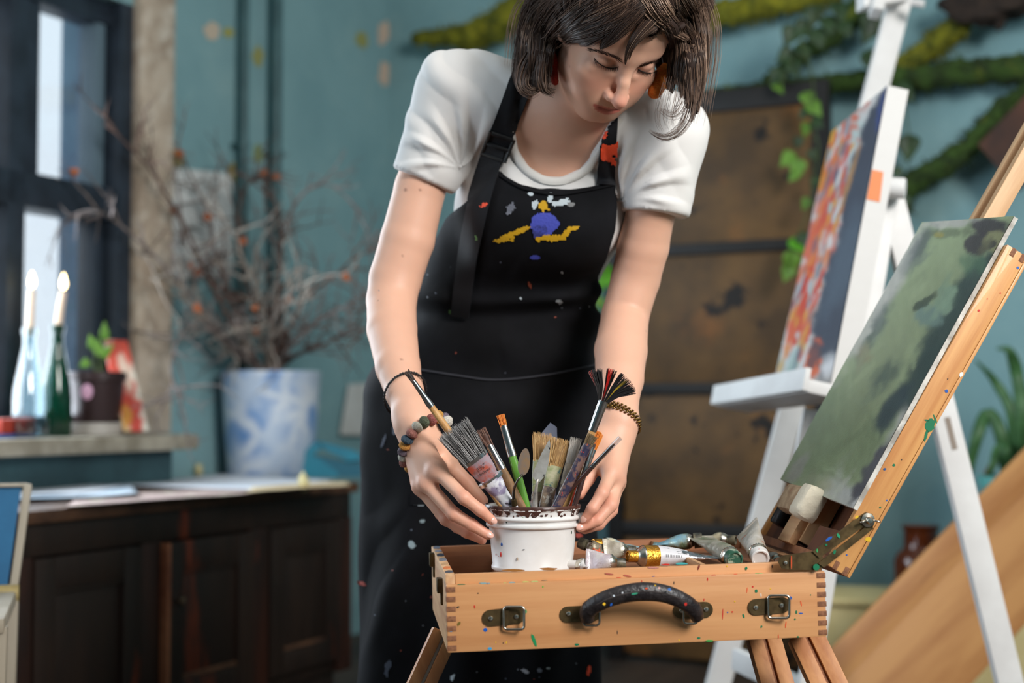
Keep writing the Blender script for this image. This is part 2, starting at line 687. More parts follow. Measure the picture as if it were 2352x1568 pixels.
for z0, z1 in ((SILL_Z + 0.03, TR_Z0 + 0.01), (TR_Z1 - 0.01, OP_TOP - 0.03)):
    obj('pane', wbar(S0 + 0.05, onL(52, 250, -0.08)[0] + 0.02, z0, z1, -0.088, -0.084, 0), glass, win)
    obj('pane', wbar(onL(8, 250, -0.08)[0] - 0.02, S0 + 1.45, z0, z1, -0.088, -0.084, 0), glass, win)
obj('outer_jamb', wbar(S0 - 0.005, S0 + 0.012, SILL_Z, OP_TOP, -0.285, -0.13, 0), slate, win)
obj('outer_head', wbar(S0, S0 + 1.5, OP_TOP - 0.012, OP_TOP + 0.003, -0.285, -0.13, 0), slate, win)
# sill board, the teal apron board below it
se = onL(458, 1020, SILL_N)[0]
mb = MB()
mb.box(Frame(CORNER, -AX, BX, ZUP), se, S0 + 1.7, -0.04, SILL_N, SILL_Z - 0.045, SILL_Z, 0.008)
obj('sill', mb, mat('worn_sill_paint', (176, 166, 148), rough=0.8, var=(140, 130, 112), vscale=9, bump=0.1, bscale=30), win)
mb = MB()
mb.box(Frame(CORNER, -AX, BX, ZUP), se + 0.05, S0 + 1.7, 0.0, SILL_N - 0.06, SILL_Z - 0.22, SILL_Z - 0.046, 0.006)
obj('sill_apron', mb, mat('dark_teal_paint', (58, 88, 94), rough=0.6, var=(46, 70, 76), vscale=6), win)
# plaster surround
mb = MB()
g = []
s_l, s_r = onL(299, 500)[0] + 0.0, onL(379, 500)[0]
mb.box(Frame(CORNER, -AX, BX, ZUP), s_r, s_l, 0.0, 0.035, SILL_Z, 2.9, 0.006)
tag(obj('trim_1', mb, pale), 'bare plaster strip beside the window', 'trim', None, 'structure')
# window_2: the studio window that lights the scene
win2 = bpy.data.objects.new('window_2', None)
link(win2, None, WR((W2[0] + W2[1]) / 2, W2[2], -0.1))
tag(win2, 'large studio window in the right-hand wall', 'window', None, 'structure')
F2 = Frame(CORNER + BX * ROOM_W, -AX, -BX, ZUP)
for a, b, c, d in [(W2[0], W2[0] + 0.07, W2[2], W2[3]), (W2[1] - 0.07, W2[1], W2[2], W2[3]), (W2[0], W2[1], W2[2], W2[2] + 0.07), (W2[0], W2[1], W2[3] - 0.07, W2[3]),
                   (4.47, 4.53, W2[2], W2[3])]:
    mb = MB()
    mb.box(F2, a, b, -0.16, -0.09, c, d, 0.004)
    obj('frame_bar', mb, navy, win2)
win3 = bpy.data.objects.new('window_3', None)
link(win3, None, WL(5.6, W3[2], -0.1))
tag(win3, 'second window of the left-hand wall', 'window', None, 'structure')
F3 = Frame(CORNER, -AX, BX, ZUP)
for a, b, c, d in [(W3[0], W3[0] + 0.07, W3[2], W3[3]), (W3[1] - 0.07, W3[1], W3[2], W3[3]), (W3[0], W3[1], W3[2], W3[2] + 0.07), (W3[0], W3[1], W3[3] - 0.07, W3[3]), (5.57, 5.63, W3[2], W3[3])]:
    mb = MB()
    mb.box(F3, a, b, -0.16, -0.09, c, d, 0.004)
    obj('frame_bar', mb, navy, win3)

mb = MB()
mb.box(F2, W2[0] + 0.05, W2[1] - 0.05, -0.127, -0.123, W2[2] + 0.05, W2[3] - 0.05, 0)
obj('pane', mb, glass, win2)
mb = MB()
mb.box(F3, W3[0] + 0.05, W3[1] - 0.05, -0.127, -0.123, W3[2] + 0.05, W3[3] - 0.05, 0)
obj('pane', mb, glass, win3)
win4 = bpy.data.objects.new('window_4', None)
link(win4, None, CORNER + BX * SKY[0] - AX * SKY[1] + ZUP * (ROOM_H + 0.1))
tag(win4, 'square skylight in the ceiling', 'window', None, 'structure')
F4 = Frame(CORNER, BX, -AX, ZUP)
for a, b, c, d in [(-0.8, -0.73, -0.8, 0.8), (0.73, 0.8, -0.8, 0.8), (-0.73, 0.73, -0.8, -0.73), (-0.73, 0.73, 0.73, 0.8)]:
    mb = MB()
    mb.box(F4, SKY[0] + a, SKY[0] + b, SKY[1] + c, SKY[1] + d, ROOM_H + 0.08, ROOM_H + 0.15, 0.004)
    obj('frame_bar', mb, navy, win4)
mb = MB()
mb.box(F4, SKY[0] - 0.75, SKY[0] + 0.75, SKY[1] - 0.75, SKY[1] + 0.75, ROOM_H + 0.11, ROOM_H + 0.114, 0)
obj('pane', mb, glass, win4)

# heating pipes painted with the wall
pipe_m = mat('dark_teal_pipe_paint', (70, 102, 106), rough=0.5, var=(58, 86, 90), vscale=8)
for px, r, lab in ((560, 0.016, 'thin teal heating pipe running up the window wall, nearer the window'), (634, 0.021, 'thick teal heating pipe running up the window wall')):
    s = onL(px, 300, 0.05)[0]
    t = thing('heating_pipe', WL(s, 0, 0.05), lab, 'pipe')
    mb = MB()
    mb.tube([WL(s, 0.0, 0.05), WL(s, ROOM_H, 0.05)], r, 16)
    obj('pipe', mb, pipe_m, t, 180)
    for z in (0.5, 1.75, 2.6):
        mb = MB()
        mb.tube([WL(s, z, 0.05), WL(s, z + 0.02, 0.05)], r * 1.3, 16)
        mb.box(Frame(WL(s, z, 0), -AX, BX, ZUP), -0.008, 0.008, 0, 0.04, 0.0, 0.02)
        obj('bracket', mb, pipe_m, t)
# ------------------------------------------------------------------ signed-distance modelling for the figure
def sd_rcone(p, a, b, r1, r2):
    ba = b - a
    l2 = ba @ ba
    rr = r1 - r2
    a2 = l2 - rr * rr
    il2 = 1.0 / l2
    pa = p - a
    y = pa @ ba
    z = y - l2
    q = pa * l2 - y[..., None] * ba
    x2 = np.einsum('...i,...i', q, q)
    y2 = y * y * l2
    z2 = z * z * l2
    k = np.sign(rr) * rr * rr * x2
    d3 = (np.sqrt(np.maximum(x2 * a2 * il2, 0)) + y * rr) * il2 - r1
    d1 = np.sqrt(x2 + z2) * il2 - r2
    d2 = np.sqrt(x2 + y2) * il2 - r1
    return np.where(np.sign(z) * a2 * z2 > k, d1, np.where(np.sign(y) * a2 * y2 < k, d2, d3))


def sd_ell(p, c, ax, r):
    q = (p - c) @ ax.T
    k0 = np.sqrt(np.einsum('...i,...i', q / r, q / r))
    k1 = np.sqrt(np.einsum('...i,...i', q / (r * r), q / (r * r)))
    return k0 * (k0 - 1.0) / np.maximum(k1, 1e-9)


class SDF:
    def __init__(self):
        self.pr = []
        self.post = []

    def cone(self, a, b, r1, r2, k=0.01, op='u', flat=None):
        a, b = np.asarray(a, float), np.asarray(b, float)
        c = (a + b) / 2
        R = np.linalg.norm(b - a) / 2 + max(r1, r2)
        if flat is None:
            fn = lambda p: sd_rcone(p, a, b, r1, r2)
        else:
            dr, s = nrm(flat[0]), flat[1]

            def fn(p):
                q = p + ((p - a) @ dr)[..., None] * dr * (1 / s - 1)
                return sd_rcone(q, a, b + dr * ((b - a) @ dr) * (1 / s - 1), r1, r2) * s
        self.pr.append((op, k, fn, c, R))
        return self

    def ball(self, c, r, k=0.01, op='u'):
        c = np.asarray(c, float)
        self.pr.append((op, k, lambda p: np.linalg.norm(p - c, axis=-1) - r, c, r))
        return self

    def ell(self, c, r, axes, k=0.01, op='u'):
        c, r, axes = np.asarray(c, float), np.asarray(r, float), np.asarray(axes, float)
        self.pr.append((op, k, lambda p: sd_ell(p, c, axes, r), c, r.max()))
        return self

    def __call__(self, p, centers=None, hd=0.0):
        """p (N,3), or blocks (B,S,3) with block centres for culling"""
        p = np.asarray(p, float)
        D = np.full(p.shape[:-1], 1.0)
        for op, k, fn, c, R in self.pr:
            if centers is not None:
                m = np.linalg.norm(centers - c, axis=1) < R + hd + k * 1.6 + 0.05
            else:
                m = ((p - c) ** 2).sum(-1) < (R + 0.20 + k) ** 2
            if not m.any():
                continue
            q = p[m]
            d = fn(q)
            a = D[m]
            if op == 'u':
                h = np.maximum(k - np.abs(a - d), 0) / max(k, 1e-9)
                D[m] = np.minimum(a, d) - h * h * k * 0.25
            else:
                d = -d
                h = np.maximum(k - np.abs(a - d), 0) / max(k, 1e-9)
                D[m] = np.maximum(a, d) + h * h * k * 0.25
        for fn in self.post:
            D = fn(p, D)
        return D


def mesh_sdf(f, lo, hi, h, nb=8, newton=0, slack=1.5):
    lo, hi = np.asarray(lo, float), np.asarray(hi, float)
    bs = nb * h
    nblk = np.ceil((hi - lo) / bs).astype(int)
    gi = np.stack(np.meshgrid(*[np.arange(n) for n in nblk], indexing='ij'), -1).reshape(-1, 3)
    ctr = lo + (gi + 0.5) * bs
    hd = bs * 0.87
    act = []
    for s in range(0, len(ctr), 200000):
        act.append(np.abs(f(ctr[s:s + 200000])) < hd * slack)
    gi = gi[np.concatenate(act)]
    NYZ = (nblk + 1) * nb + 2
    o3 = np.stack(np.meshgrid(*[np.arange(nb + 1)] * 3, indexing='ij'), -1).reshape(-1, 3)
    keys, verts, quads = [], [], []

    def key(ijk):
        return (ijk[..., 0].astype(np.int64) * NYZ[1] + ijk[..., 1]) * NYZ[2] + ijk[..., 2]
    for s in range(0, len(gi), 1500):
        g = gi[s:s + 1500]
        smp = g[:, None, :] * nb + o3[None]
        d = f(lo + smp * h, lo + (g + 0.5) * bs, hd)
        D = d.reshape(len(g), nb + 1, nb + 1, nb + 1)
        ins = D < 0
        c8 = [(a, b, c) for a in (0, 1) for b in (0, 1) for c in (0, 1)]
        sl = lambda A, a, b, c: A[:, a:a + nb, b:b + nb, c:c + nb]
        cnt = sum(sl(ins, *q).astype(np.int8) for q in c8)
        B, I, J, K = np.nonzero((cnt > 0) & (cnt < 8))
        acc = np.zeros((len(B), 3))
        num = np.zeros(len(B))
        for q in c8:
            for ax in range(3):
                if q[ax]:
                    continue
                q2 = list(q)
                q2[ax] = 1
                d0 = D[B, I + q[0], J + q[1], K + q[2]]
                d1 = D[B, I + q2[0], J + q2[1], K + q2[2]]
                cr = (d0 < 0) != (d1 < 0)
                t = np.where(cr, d0 / np.where(cr, d0 - d1, 1), 0)
                pt = np.tile(np.array(q, float), (len(B), 1))
                pt[:, ax] += t
                acc += pt * cr[:, None]
                num += cr
        cell = g[B] * nb + np.stack([I, J, K], -1)
        verts.append(lo + (cell + acc / num[:, None]) * h)
        keys.append(key(cell))
        for ax in range(3):
            e = [0, 0, 0]
            e[ax] = 1
            i0 = ins[:, :nb, :nb, :nb]
            i1 = sl(ins, *e)
            B, I, J, K = np.nonzero(i0 != i1)
            base = g[B] * nb + np.stack([I, J, K], -1)
            u, v = [(1, 2), (2, 0), (0, 1)][ax]
            eu = np.zeros(3, int)
            eu[u] = 1
            ev = np.zeros(3, int)
            ev[v] = 1
            q = np.stack([key(base - eu - ev), key(base - ev), key(base), key(base - eu)], -1)
            flip = ~i0[B, I, J, K]
            q[flip] = q[flip][:, ::-1]
            quads.append(q)
    keys = np.concatenate(keys)
    V = np.vstack(verts)
    od = np.argsort(keys)
    keys, V = keys[od], V[od]
    Q = np.vstack(quads)
    ix = np.searchsorted(keys, Q)
    ix = np.minimum(ix, len(keys) - 1)
    ok = (keys[ix] == Q).all(1)
    Fq = ix[ok]
    for _ in range(newton):
        d = f(V)
        e = 0.25 * h
        gr = np.stack([f(V + np.eye(3)[a] * e) - d for a in range(3)], -1) / e
        g2 = np.maximum((gr * gr).sum(1), 0.25)
        st = np.clip(d / g2, -0.6 * h, 0.6 * h)
        V = V - st[:, None] * gr
    return V, Fq


def poly_sd(x, y, poly):
    """signed distance to a 2-d polygon, negative inside"""
    poly = np.asarray(poly, float)
    n = len(poly)
    d = np.full(x.shape, 1e18)
    s = np.ones(x.shape)
    for i in range(n):
        a, b = poly[i], poly[i - 1]
        ex, ey = b[0] - a[0], b[1] - a[1]
        wx, wy = x - a[0], y - a[1]
        t = np.clip((wx * ex + wy * ey) / (ex * ex + ey * ey + 1e-12), 0, 1)
        bx, by = wx - ex * t, wy - ey * t
        d = np.minimum(d, bx * bx + by * by)
        c1, c2, c3 = y >= a[1], y < b[1], ex * wy > ey * wx
        fl = (c1 & c2 & c3) | (~c1 & ~c2 & ~c3)
        s = np.where(fl, -s, s)
    return s * np.sqrt(d)


from mathutils.bvhtree import BVHTree
BVH = {}


def bvh_add(key, V, Fq):
    BVH[key] = BVHTree.FromPolygons(V.tolist(), Fq.tolist())


def trace(keys, px, py, off=0.0):
    """first point where the line of sight of a photo pixel meets the figure, lifted off it by off"""
    px, py = np.atleast_1d(np.asarray(px, float)), np.atleast_1d(np.asarray(py, float))
    v = ray(px, py)
    v = v / np.linalg.norm(v, axis=1, keepdims=True)
    out = np.zeros((len(px), 3))
    miss = []
    for i in range(len(px)):
        best = None
        for k in keys:
            h = BVH[k].ray_cast(Vector(CAM), Vector(v[i]))
            if h[0] is not None and (best is None or h[3] < best):
                best = h[3]
        if best is None:
            miss.append(i)
            out[i] = np.nan
        else:
            out[i] = CAM + v[i] * (best - off)
    if miss:
        good = [i for i in range(len(px)) if i not in set(miss)]
        for i in miss:
            if not good:
                dd = 2.2
            else:
                j = min(good, key=lambda k: (px[k] - px[i]) ** 2 + (py[k] - py[i]) ** 2)
                dd = np.linalg.norm(out[j] - CAM)
            out[i] = CAM + v[i] * dd
    return out


def push(V, Fq, amount):
    """move vertices along their normals"""
    fn = np.cross(V[Fq[:, 2]] - V[Fq[:, 0]], V[Fq[:, 3]] - V[Fq[:, 1]])
    n = np.zeros_like(V)
    for k in range(4):
        np.add.at(n, Fq[:, k], fn)
    n /= np.maximum(np.linalg.norm(n, axis=1, keepdims=True), 1e-12)
    return V + n * np.asarray(amount)[:, None]


# ------------------------------------------------------------------ the figure's joints
EYE = P(1438.5, 153.5, 2.0)
HR = np.array([[0.9233403, 0.3170511, 0.21661321], [0.38372036, -0.74102544, -0.55103537], [-0.01419047, 0.59191207, -0.80587762]])


def HW(x, u, f):
    """head coordinates (right, up, forward of the face) to world"""
    return EYE + HR @ np.array([x, u, f], float)


HAX = HR.T.copy()          # rows: head axes in world
SL, SR = P(1050, 215, 2.23), P(1522, 312, 2.18)
EL, ER = P(902, 684, 2.23), P(1432, 728, 2.23)
WRL, WRR = P(950, 965, 2.045), P(1421, 965, 2.065)
NB = np.array([0.095, 2.165, 1.158])
NB = P(1318, 262, 2.17)
PEL = P(1120, 930, 2.46)
TU = nrm(NB - PEL)
TR = nrm(SR - SL)
TR = nrm(TR - TU * (TR @ TU))
TF = np.cross(TR, TU)
TAX = np.stack([TR, TF, TU])
CHEST, ABDO = P(1272, 405, 2.275), P(1185, 640, 2.37)

body = SDF()
# torso
body.ell(CHEST, (0.142, 0.092, 0.15), TAX, 0.0)
body.ell(ABDO, (0.122, 0.085, 0.17), TAX, 0.07)
body.ell(PEL, (0.165, 0.115, 0.14), np.stack([[1, 0, 0], [0, -1, 0], [0, 0, 1]]), 0.08)
body.cone(SL, SR, 0.046, 0.046, 0.05)
body.cone(NB + TU * 0.012, SL * 0.62 + NB * 0.38, 0.045, 0.042, 0.05)
body.cone(NB + TU * 0.012, SR * 0.62 + NB * 0.38, 0.045, 0.042, 0.05)
body.ell(P(1190, 500, 2.235), (0.058, 0.05, 0.055), TAX, 0.06)
body.ell(P(1325, 515, 2.22), (0.052, 0.05, 0.052), TAX, 0.05)
torso_n = len(body.pr)
# clavicles
CLM = P(1285, 300, 2.115)
# neck and head
body.cone(HW(0, -0.045, -0.105), NB, 0.047, 0.055, 0.02)
HEAD0 = len(body.pr)
body.ell(HW(0, 0.042, -0.090), (0.074, 0.090, 0.098), HAX, 0.02)
body.ell(HW(0, -0.022, -0.052), (0.061, 0.080, 0.056), HAX, 0.025)
body.ell(HW(0, -0.064, -0.050), (0.046, 0.040, 0.048), HAX, 0.03)
body.cone(HW(-0.008, -0.097, -0.015), HW(0.006, -0.097, -0.015), 0.0135, 0.0135, 0.022)
for s in (-1, 1):
    body.cone(HW(s * 0.047, -0.058, -0.072), HW(s * 0.018, -0.094, -0.024), 0.015, 0.012, 0.03)
    body.ell(HW(s * 0.040, -0.030, -0.020), (0.021, 0.017, 0.017), HAX, 0.022)
    body.ell(HW(s * 0.030, -0.058, -0.018), (0.020, 0.022, 0.018), HAX, 0.02)
    body.cone(HW(s * 0.008, 0.019, -0.001), HW(s * 0.043, 0.022, -0.015), 0.0095, 0.0085, 0.014)
body.ell(HW(0, 0.050, -0.030), (0.055, 0.040, 0.034), HAX, 0.02)
for s in (-1, 1):
    body.ell(HW(s * 0.032, -0.002, 0.006), (0.0185, 0.0115, 0.0135), HAX, 0.012, 's')
    body.ell(HW(s * 0.0315, -0.003, -0.0150), (0.0140, 0.0125, 0.0135), HAX, 0.004)
    # upper lid, lowered over the eye
    body.ell(HW(s * 0.0320, 0.0005, -0.0143), (0.0152, 0.0105, 0.0142), HAX, 0.003)
    body.cone(HW(s * 0.018, -0.0145, -0.003), HW(s * 0.044, -0.014, -0.009), 0.0035, 0.0030, 0.010)
# nose
body.cone(HW(0, 0.010, 0.000), HW(0, -0.018, 0.0140), 0.0072, 0.0076, 0.012)
body.cone(HW(0, -0.018, 0.0140), HW(0, -0.0415, 0.0245), 0.0076, 0.0098, 0.006)
body.ball(HW(0, -0.0435, 0.0255), 0.0098, 0.006)
for s in (-1, 1):
    body.ell(HW(s * 0.0120, -0.0450, 0.0120), (0.0068, 0.0078, 0.0100), HAX, 0.005)
    body.ell(HW(s * 0.0060, -0.0540, 0.0150), (0.0032, 0.0035, 0.0065), HAX, 0.003, 's')
# muzzle and lips
MX = -0.0025
body.ell(HW(MX, -0.0725, -0.010), (0.027, 0.019, 0.016), HAX, 0.018)
for s in (-1, 1):
    dv = -0.0022 * s
    body.cone(HW(MX + s * 0.0215, -0.0720 + dv, -0.0005), HW(MX + s * 0.004, -0.0692, 0.0062), 0.0020, 0.0032, 0.004)
    body.cone(HW(MX + s * 0.0205, -0.0740 + dv, -0.0010), HW(MX + s * 0.003, -0.0788, 0.0048), 0.0022, 0.0045, 0.004)
    body.cone(HW(MX + s * 0.0225, -0.0728 + dv, 0.0025), HW(MX, -0.0748, 0.0115), 0.0012, 0.0014, 0.003, 's')
    # ears
    body.ell(HW(s * 0.068, -0.014, -0.090), (0.006, 0.022, 0.014), HAX, 0.012)
HEAD1 = len(body.pr)
# arms: centre line and half-width in pixels with the depth
ARML = [(1050, 215, 74, 2.23), (1012, 300, 66, 2.235), (981, 390, 60, 2.235), (965, 432, 59, 2.235), (936, 550, 62, 2.235), (908, 640, 60, 2.235), (899, 690, 57, 2.225),
        (900, 756, 57, 2.185), (914, 842, 51, 2.12), (929, 900, 44, 2.08), (945, 945, 41, 2.05), (952, 968, 41, 2.04)]
ARMR = [(1522, 312, 74, 2.18), (1512, 400, 66, 2.185), (1494, 490, 56, 2.195), (1477, 567, 59, 2.215), (1460, 640, 56, 2.23), (1436, 725, 54, 2.23),
        (1426, 805, 60, 2.18), (1423, 870, 55, 2.13), (1423, 925, 43, 2.09), (1421, 968, 37, 2.065)]
for ch in (ARML, ARMR):
    pts = [P(q[0], q[1], q[3]) for q in ch]
    rr = [q[2] * q[3] / F_PX for q in ch]
    for i in range(len(pts) - 1):
        body.cone(pts[i], pts[i + 1], rr[i], rr[i + 1], 0.004 if i else 0.03)
# hands: joints as (pixel x, pixel y, depth)
HANDS = {
    'L': dict(w=(955, 985, 2.035), fingers=[
        [(1004, 1080, 1.965), (1066, 1143, 1.928), (1104, 1172, 1.932), (1129, 1194, 1.938)],
        [(979, 1110, 1.975), (1042, 1180, 1.945), (1084, 1205, 1.944), (1121, 1228, 1.946)],
        [(965, 1118, 1.995), (1024, 1192, 1.975), (1072, 1222, 1.972), (1108, 1240, 1.972)],
        [(962, 1108, 2.015), (1012, 1180, 2.012), (1050, 1212, 2.008), (1080, 1230, 2.002)]],
        thumb=[(985, 1012, 2.035), (1028, 1062, 2.045), (1074, 1110, 2.04), (1108, 1150, 2.03)]),
    'R': dict(w=(1417, 990, 2.062), fingers=[
        [(1404, 1086, 2.005), (1383, 1133, 1.968), (1361, 1167, 1.960), (1345, 1190, 1.964)],
        [(1416, 1103, 2.015), (1402, 1160, 1.985), (1372, 1194, 1.974), (1333, 1211, 1.968)],
        [(1418, 1108, 2.035), (1404, 1172, 2.012), (1376, 1204, 2.00), (1343, 1216, 1.992)],
        [(1414, 1106, 2.055), (1398, 1168, 2.045), (1374, 1198, 2.035), (1350, 1210, 2.026)]],
        thumb=[(1383, 1015, 2.045), (1362, 1062, 2.03), (1349, 1098, 2.02), (1330, 1134, 2.005)]),
}
JOINTS = []
NAILS = []
for nm, hd in HANDS.items():
    W_ = WRL if nm == 'L' else WRR
    w = P(*hd['w'])
    body.cone(W_, w, 0.0262, 0.0235, 0.02)
    mcp = [P(*q[0]) for q in hd['fingers']]
    for i, q in enumerate(hd['fingers']):
        pts = [P(*j) for j in q]
        ro = [0.0118, 0.0120, 0.0112, 0.0100][i]
        root = w * 0.75 + mcp[i] * 0.25
        body.cone(root, pts[0], 0.0150, ro, 0.016)
        sc = [1.0, 1.03, 0.97, 0.86][i]
        rr = [0.0098 * sc, 0.0090 * sc, 0.0079 * sc, 0.0066 * sc]
        for a in range(3):
            body.cone(pts[a], pts[a + 1], rr[a], rr[a + 1], 0.004 if a else 0.008)
            JOINTS.append((pts[a], 0.013))
        JOINTS.append((pts[3], 0.012))
        NAILS.append((nm, i, pts[2], pts[3], rr[3]))
    tp = [P(*j) for j in hd['thumb']]
    body.cone(w, tp[0], 0.020, 0.0165, 0.02)
    body.cone(tp[0], tp[1], 0.0165, 0.0125, 0.012)
    body.cone(tp[1], tp[2], 0.0118, 0.0105, 0.005)
    body.cone(tp[2], tp[3], 0.0105, 0.0085, 0.004)
    body.cone(tp[1], mcp[0], 0.006, 0.008, 0.016)
    NAILS.append((nm, 4, tp[2], tp[3], 0.0085))
    JOINTS += [(tp[2], 0.012), (tp[3], 0.012)]

# ------------------------------------------------------------------ t-shirt
shirt = SDF()
for op, k, fn, c, R in body.pr[:torso_n]:
    shirt.pr.append((op, k, (lambda g: (lambda p: g(p) - 0.0065))(fn), c, R + 0.01))
SEL, SER = P(972, 415, 2.235), P(1504, 492, 2.19)
CUTL = (P(976, 412, 2.235), nrm((-0.406, 0.08, -0.914)))
CUTR = (P(1506, 487, 2.19), nrm((-0.105, 0.05, -0.994)))
NECKLINE = [(1168, 60), (1186, 205), (1176, 285), (1186, 345), (1212, 385), (1250, 408), (1292, 410), (1335, 392), (1372, 352), (1396, 300), (1420, 262), (1470, 230), (1500, 60)]
ARMPL, ARMPR = P(1050, 375, 2.17), P(1438, 455, 2.14)


def shirt_post(p, D):
    near = D < 0.16
    if not near.any():
        return D
    q = p[near]
    d = D[near].copy()
    for (o, n), S, E, r2 in ((CUTL, SL, SEL, 0.0455), (CUTR, SR, SER, 0.0465)):
        e = np.maximum(sd_rcone(q, S, E + (E - S) * 0.25, 0.060, r2), (q - o) @ n)
        h = np.maximum(0.035 - np.abs(e - d), 0) / 0.035
        d = np.minimum(e, d) - h * h * 0.035 * 0.25 * sstep(0.0, -0.03, (q - o) @ n)
    x, y = proj(q)
    front = (q - NB) @ TF
    pd = poly_sd(x, y, NECKLINE) * 0.00066
    d = np.maximum(d, np.where((front > -0.045), -pd, -0.2))
    D = D.copy()
    D[near] = d
    return D


shirt.post.append(shirt_post)


def shirt_folds(q):
    d = np.zeros(len(q))
    for arm, ph, sg in ((ARMPL, 0.0, -1), (ARMPR, 1.3, 1)):
        v = q - arm
        r = np.linalg.norm(v, axis=-1)
        ang = np.arctan2(v[:, 2], v[:, 0] * sg)
        m = np.exp(-((r - 0.05) / 0.04) ** 2) * sstep(-0.1, 0.7, np.cos(ang - 1.15))
        d += 0.0075 * m * np.maximum(np.sin(ang * 11 + ph + 2.5 * r / 0.1), -0.1) * sstep(0.015, 0.05, r)
    d += 0.007 * fbm(q * np.array([15, 10, 8.0]), 3, 5)
    w = q[:, 0] * 70 + q[:, 2] * 45 + 6 * fbm(q * 9, 2, 8)
    d += 0.0055 * np.maximum(np.sin(w), 0) * sstep(0.42, 0.7, fbm(q * 7 + 3, 2, 2))
    return d

# ------------------------------------------------------------------ apron
apron = SDF()
for op, k, fn, c, R in body.pr[:2] + body.pr[6:8]:
    apron.pr.append((op, k, (lambda g: (lambda p: g(p) - 0.0185))(fn), c, R + 0.02))
WST, HIP, HEM = P(1163, 715, 2.38), P(1116, 965, 2.45), np.array([-0.075, 2.45, 0.16])
apron.cone(WST, HIP, 0.142, 0.195, 0.05, flat=((0, 1, 0), 0.70))
apron.cone(HIP, HEM, 0.195, 0.212, 0.05, flat=((0, 1, 0), 0.68))
BIB = [(1146, 396), (1195, 424), (1245, 437), (1290, 440), (1350, 431), (1411, 418), (1416, 470), (1412, 530), (1393, 590), (1372, 640), (1366, 700),
       (1385, 760), (1900, 800), (1900, 3600), (300, 3600), (300, 800), (935, 760), (953, 680), (985, 575), (1030, 505), (1090, 450)]


def apron_post(p, D):
    near = D < 0.04
    if not near.any():
        return D
    q = p[near]
    d = D[near].copy()
    x, y = proj(q)
    h = q[..., 2]
    cut = np.maximum(poly_sd(x, y, BIB) * 0.00068, np.minimum(-((q - ABDO) @ TF), (q - WST) @ TU - 0.03))
    d = np.maximum(d, cut)
    d = np.maximum(d, 0.20 - h)
    D = D.copy()
    D[near] = d
    return D


apron.post.append(apron_post)


def apron_folds(q):
    x, y = proj(q)
    h = q[:, 2]
    below = sstep(0.95, 0.70, h)
    ang = np.arctan2(q[:, 0] + 0.06, 2.45 - q[:, 1])
    d = below * 0.010 * np.sin(ang * 7 + 2.2 * np.sin(h * 5) + 1.0) * sstep(1.0, 0.5, h)
    d += 0.010 * (fbm(q * np.array([9, 7, 6.0]), 3, 21) - 0.35)
    yw = 690 + 18 * np.sin((x - 900) / 130.0)
    dy = (y - yw) * 0.00072
    d += 0.009 * np.exp(-((dy + 0.012) / 0.014) ** 2)
    d -= 0.004 * np.exp(-((dy - 0.016) / 0.012) ** 2)
    d += 0.006 * np.sin((y - 0.35 * np.abs(x - 1150)) * 0.04 + 5 * fbm(q * 6, 2, 4)) * np.exp(-((y - 800) / 130) ** 2)
    d += 0.004 * np.maximum(np.sin((x + 0.5 * y) * 0.05 + 5 * fbm(q * 8, 2, 14)), 0) * sstep(0.45, 0.7, fbm(q * 5, 2, 9))
    return d


FIG = ('body', 'shirt', 'apron')

# ------------------------------------------------------------------ meshes
person = thing('person', (PEL[0], PEL[1], 0.0), 'person in white t-shirt and paint-stained black apron bending to hold the brush bucket', 'person')

V, Fq = mesh_sdf(body, (-0.25, 1.85, 0.66), (0.40, 2.65, 1.50), 0.0022)
bvh_add('body', V, Fq)
# skin tint: lips, flushed cheeks and nose, reddish knuckles and fingertips
base = np.array(lin((224, 173, 147)))
cols = np.tile(base, (len(V), 1))
cols *= (0.97 + 0.06 * fbm(V * 60, 3, 3))[:, None]


def tint(mask, c, amt=1.0):
    global cols
    m = np.clip(mask * amt, 0, 1)[:, None]
    cols = cols * (1 - m) + np.array(lin(c)) * m


for j, r in JOINTS:
    tint(np.exp(-((V - j) ** 2).sum(1) / (r * r)), (214, 128, 106), 0.55)
hl = (V - EYE) @ HR          # head coordinates of every vertex
inh = (np.abs(hl[:, 0]) < 0.09) & (hl[:, 1] > -0.14) & (hl[:, 1] < 0.06) & (hl[:, 2] > -0.06)


def hblob(x, u, f, rx, ru, rf):
    return np.exp(-(((hl[:, 0] - x) / rx) ** 2 + ((hl[:, 1] - u) / ru) ** 2 + ((hl[:, 2] - f) / rf) ** 2)) * inh


tint(hblob(0, -0.044, 0.028, 0.014, 0.016, 0.02), (214, 122, 104), 0.6)
for s in (-1, 1):
    tint(hblob(s * 0.038, -0.035, 0.0, 0.022, 0.02, 0.03), (216, 136, 116), 0.4)
    tint(hblob(s * 0.031, -0.004, 0.0, 0.016, 0.011, 0.03), (176, 116, 100), 0.45)  # darker tint paints shade into the eye creases
hl = hl.copy()
lx = hl[:, 0] - MX
hl[:, 1] += 0.0022 * lx / 0.0215
hl[:, 1] -= 0.0022 * (lx / 0.0225) ** 2 - 0.0004
lipw = np.clip(1 - (np.abs(lx) / 0.0235) ** 2, 0, 1)
up_e = -0.0742 + 0.0058 * np.sqrt(lipw)
lo_e = -0.0742 - 0.0085 * np.sqrt(lipw)
lipm = inh & (hl[:, 1] < up_e) & (hl[:, 1] > lo_e) & (np.abs(lx) < 0.0235) & (hl[:, 2] > -0.006)
tint(lipm.astype(float), (198, 100, 88), 0.85)
tint(hblob(0, -0.0742, 0.004, 0.018, 0.0011, 0.02), (120, 50, 44), 0.7)
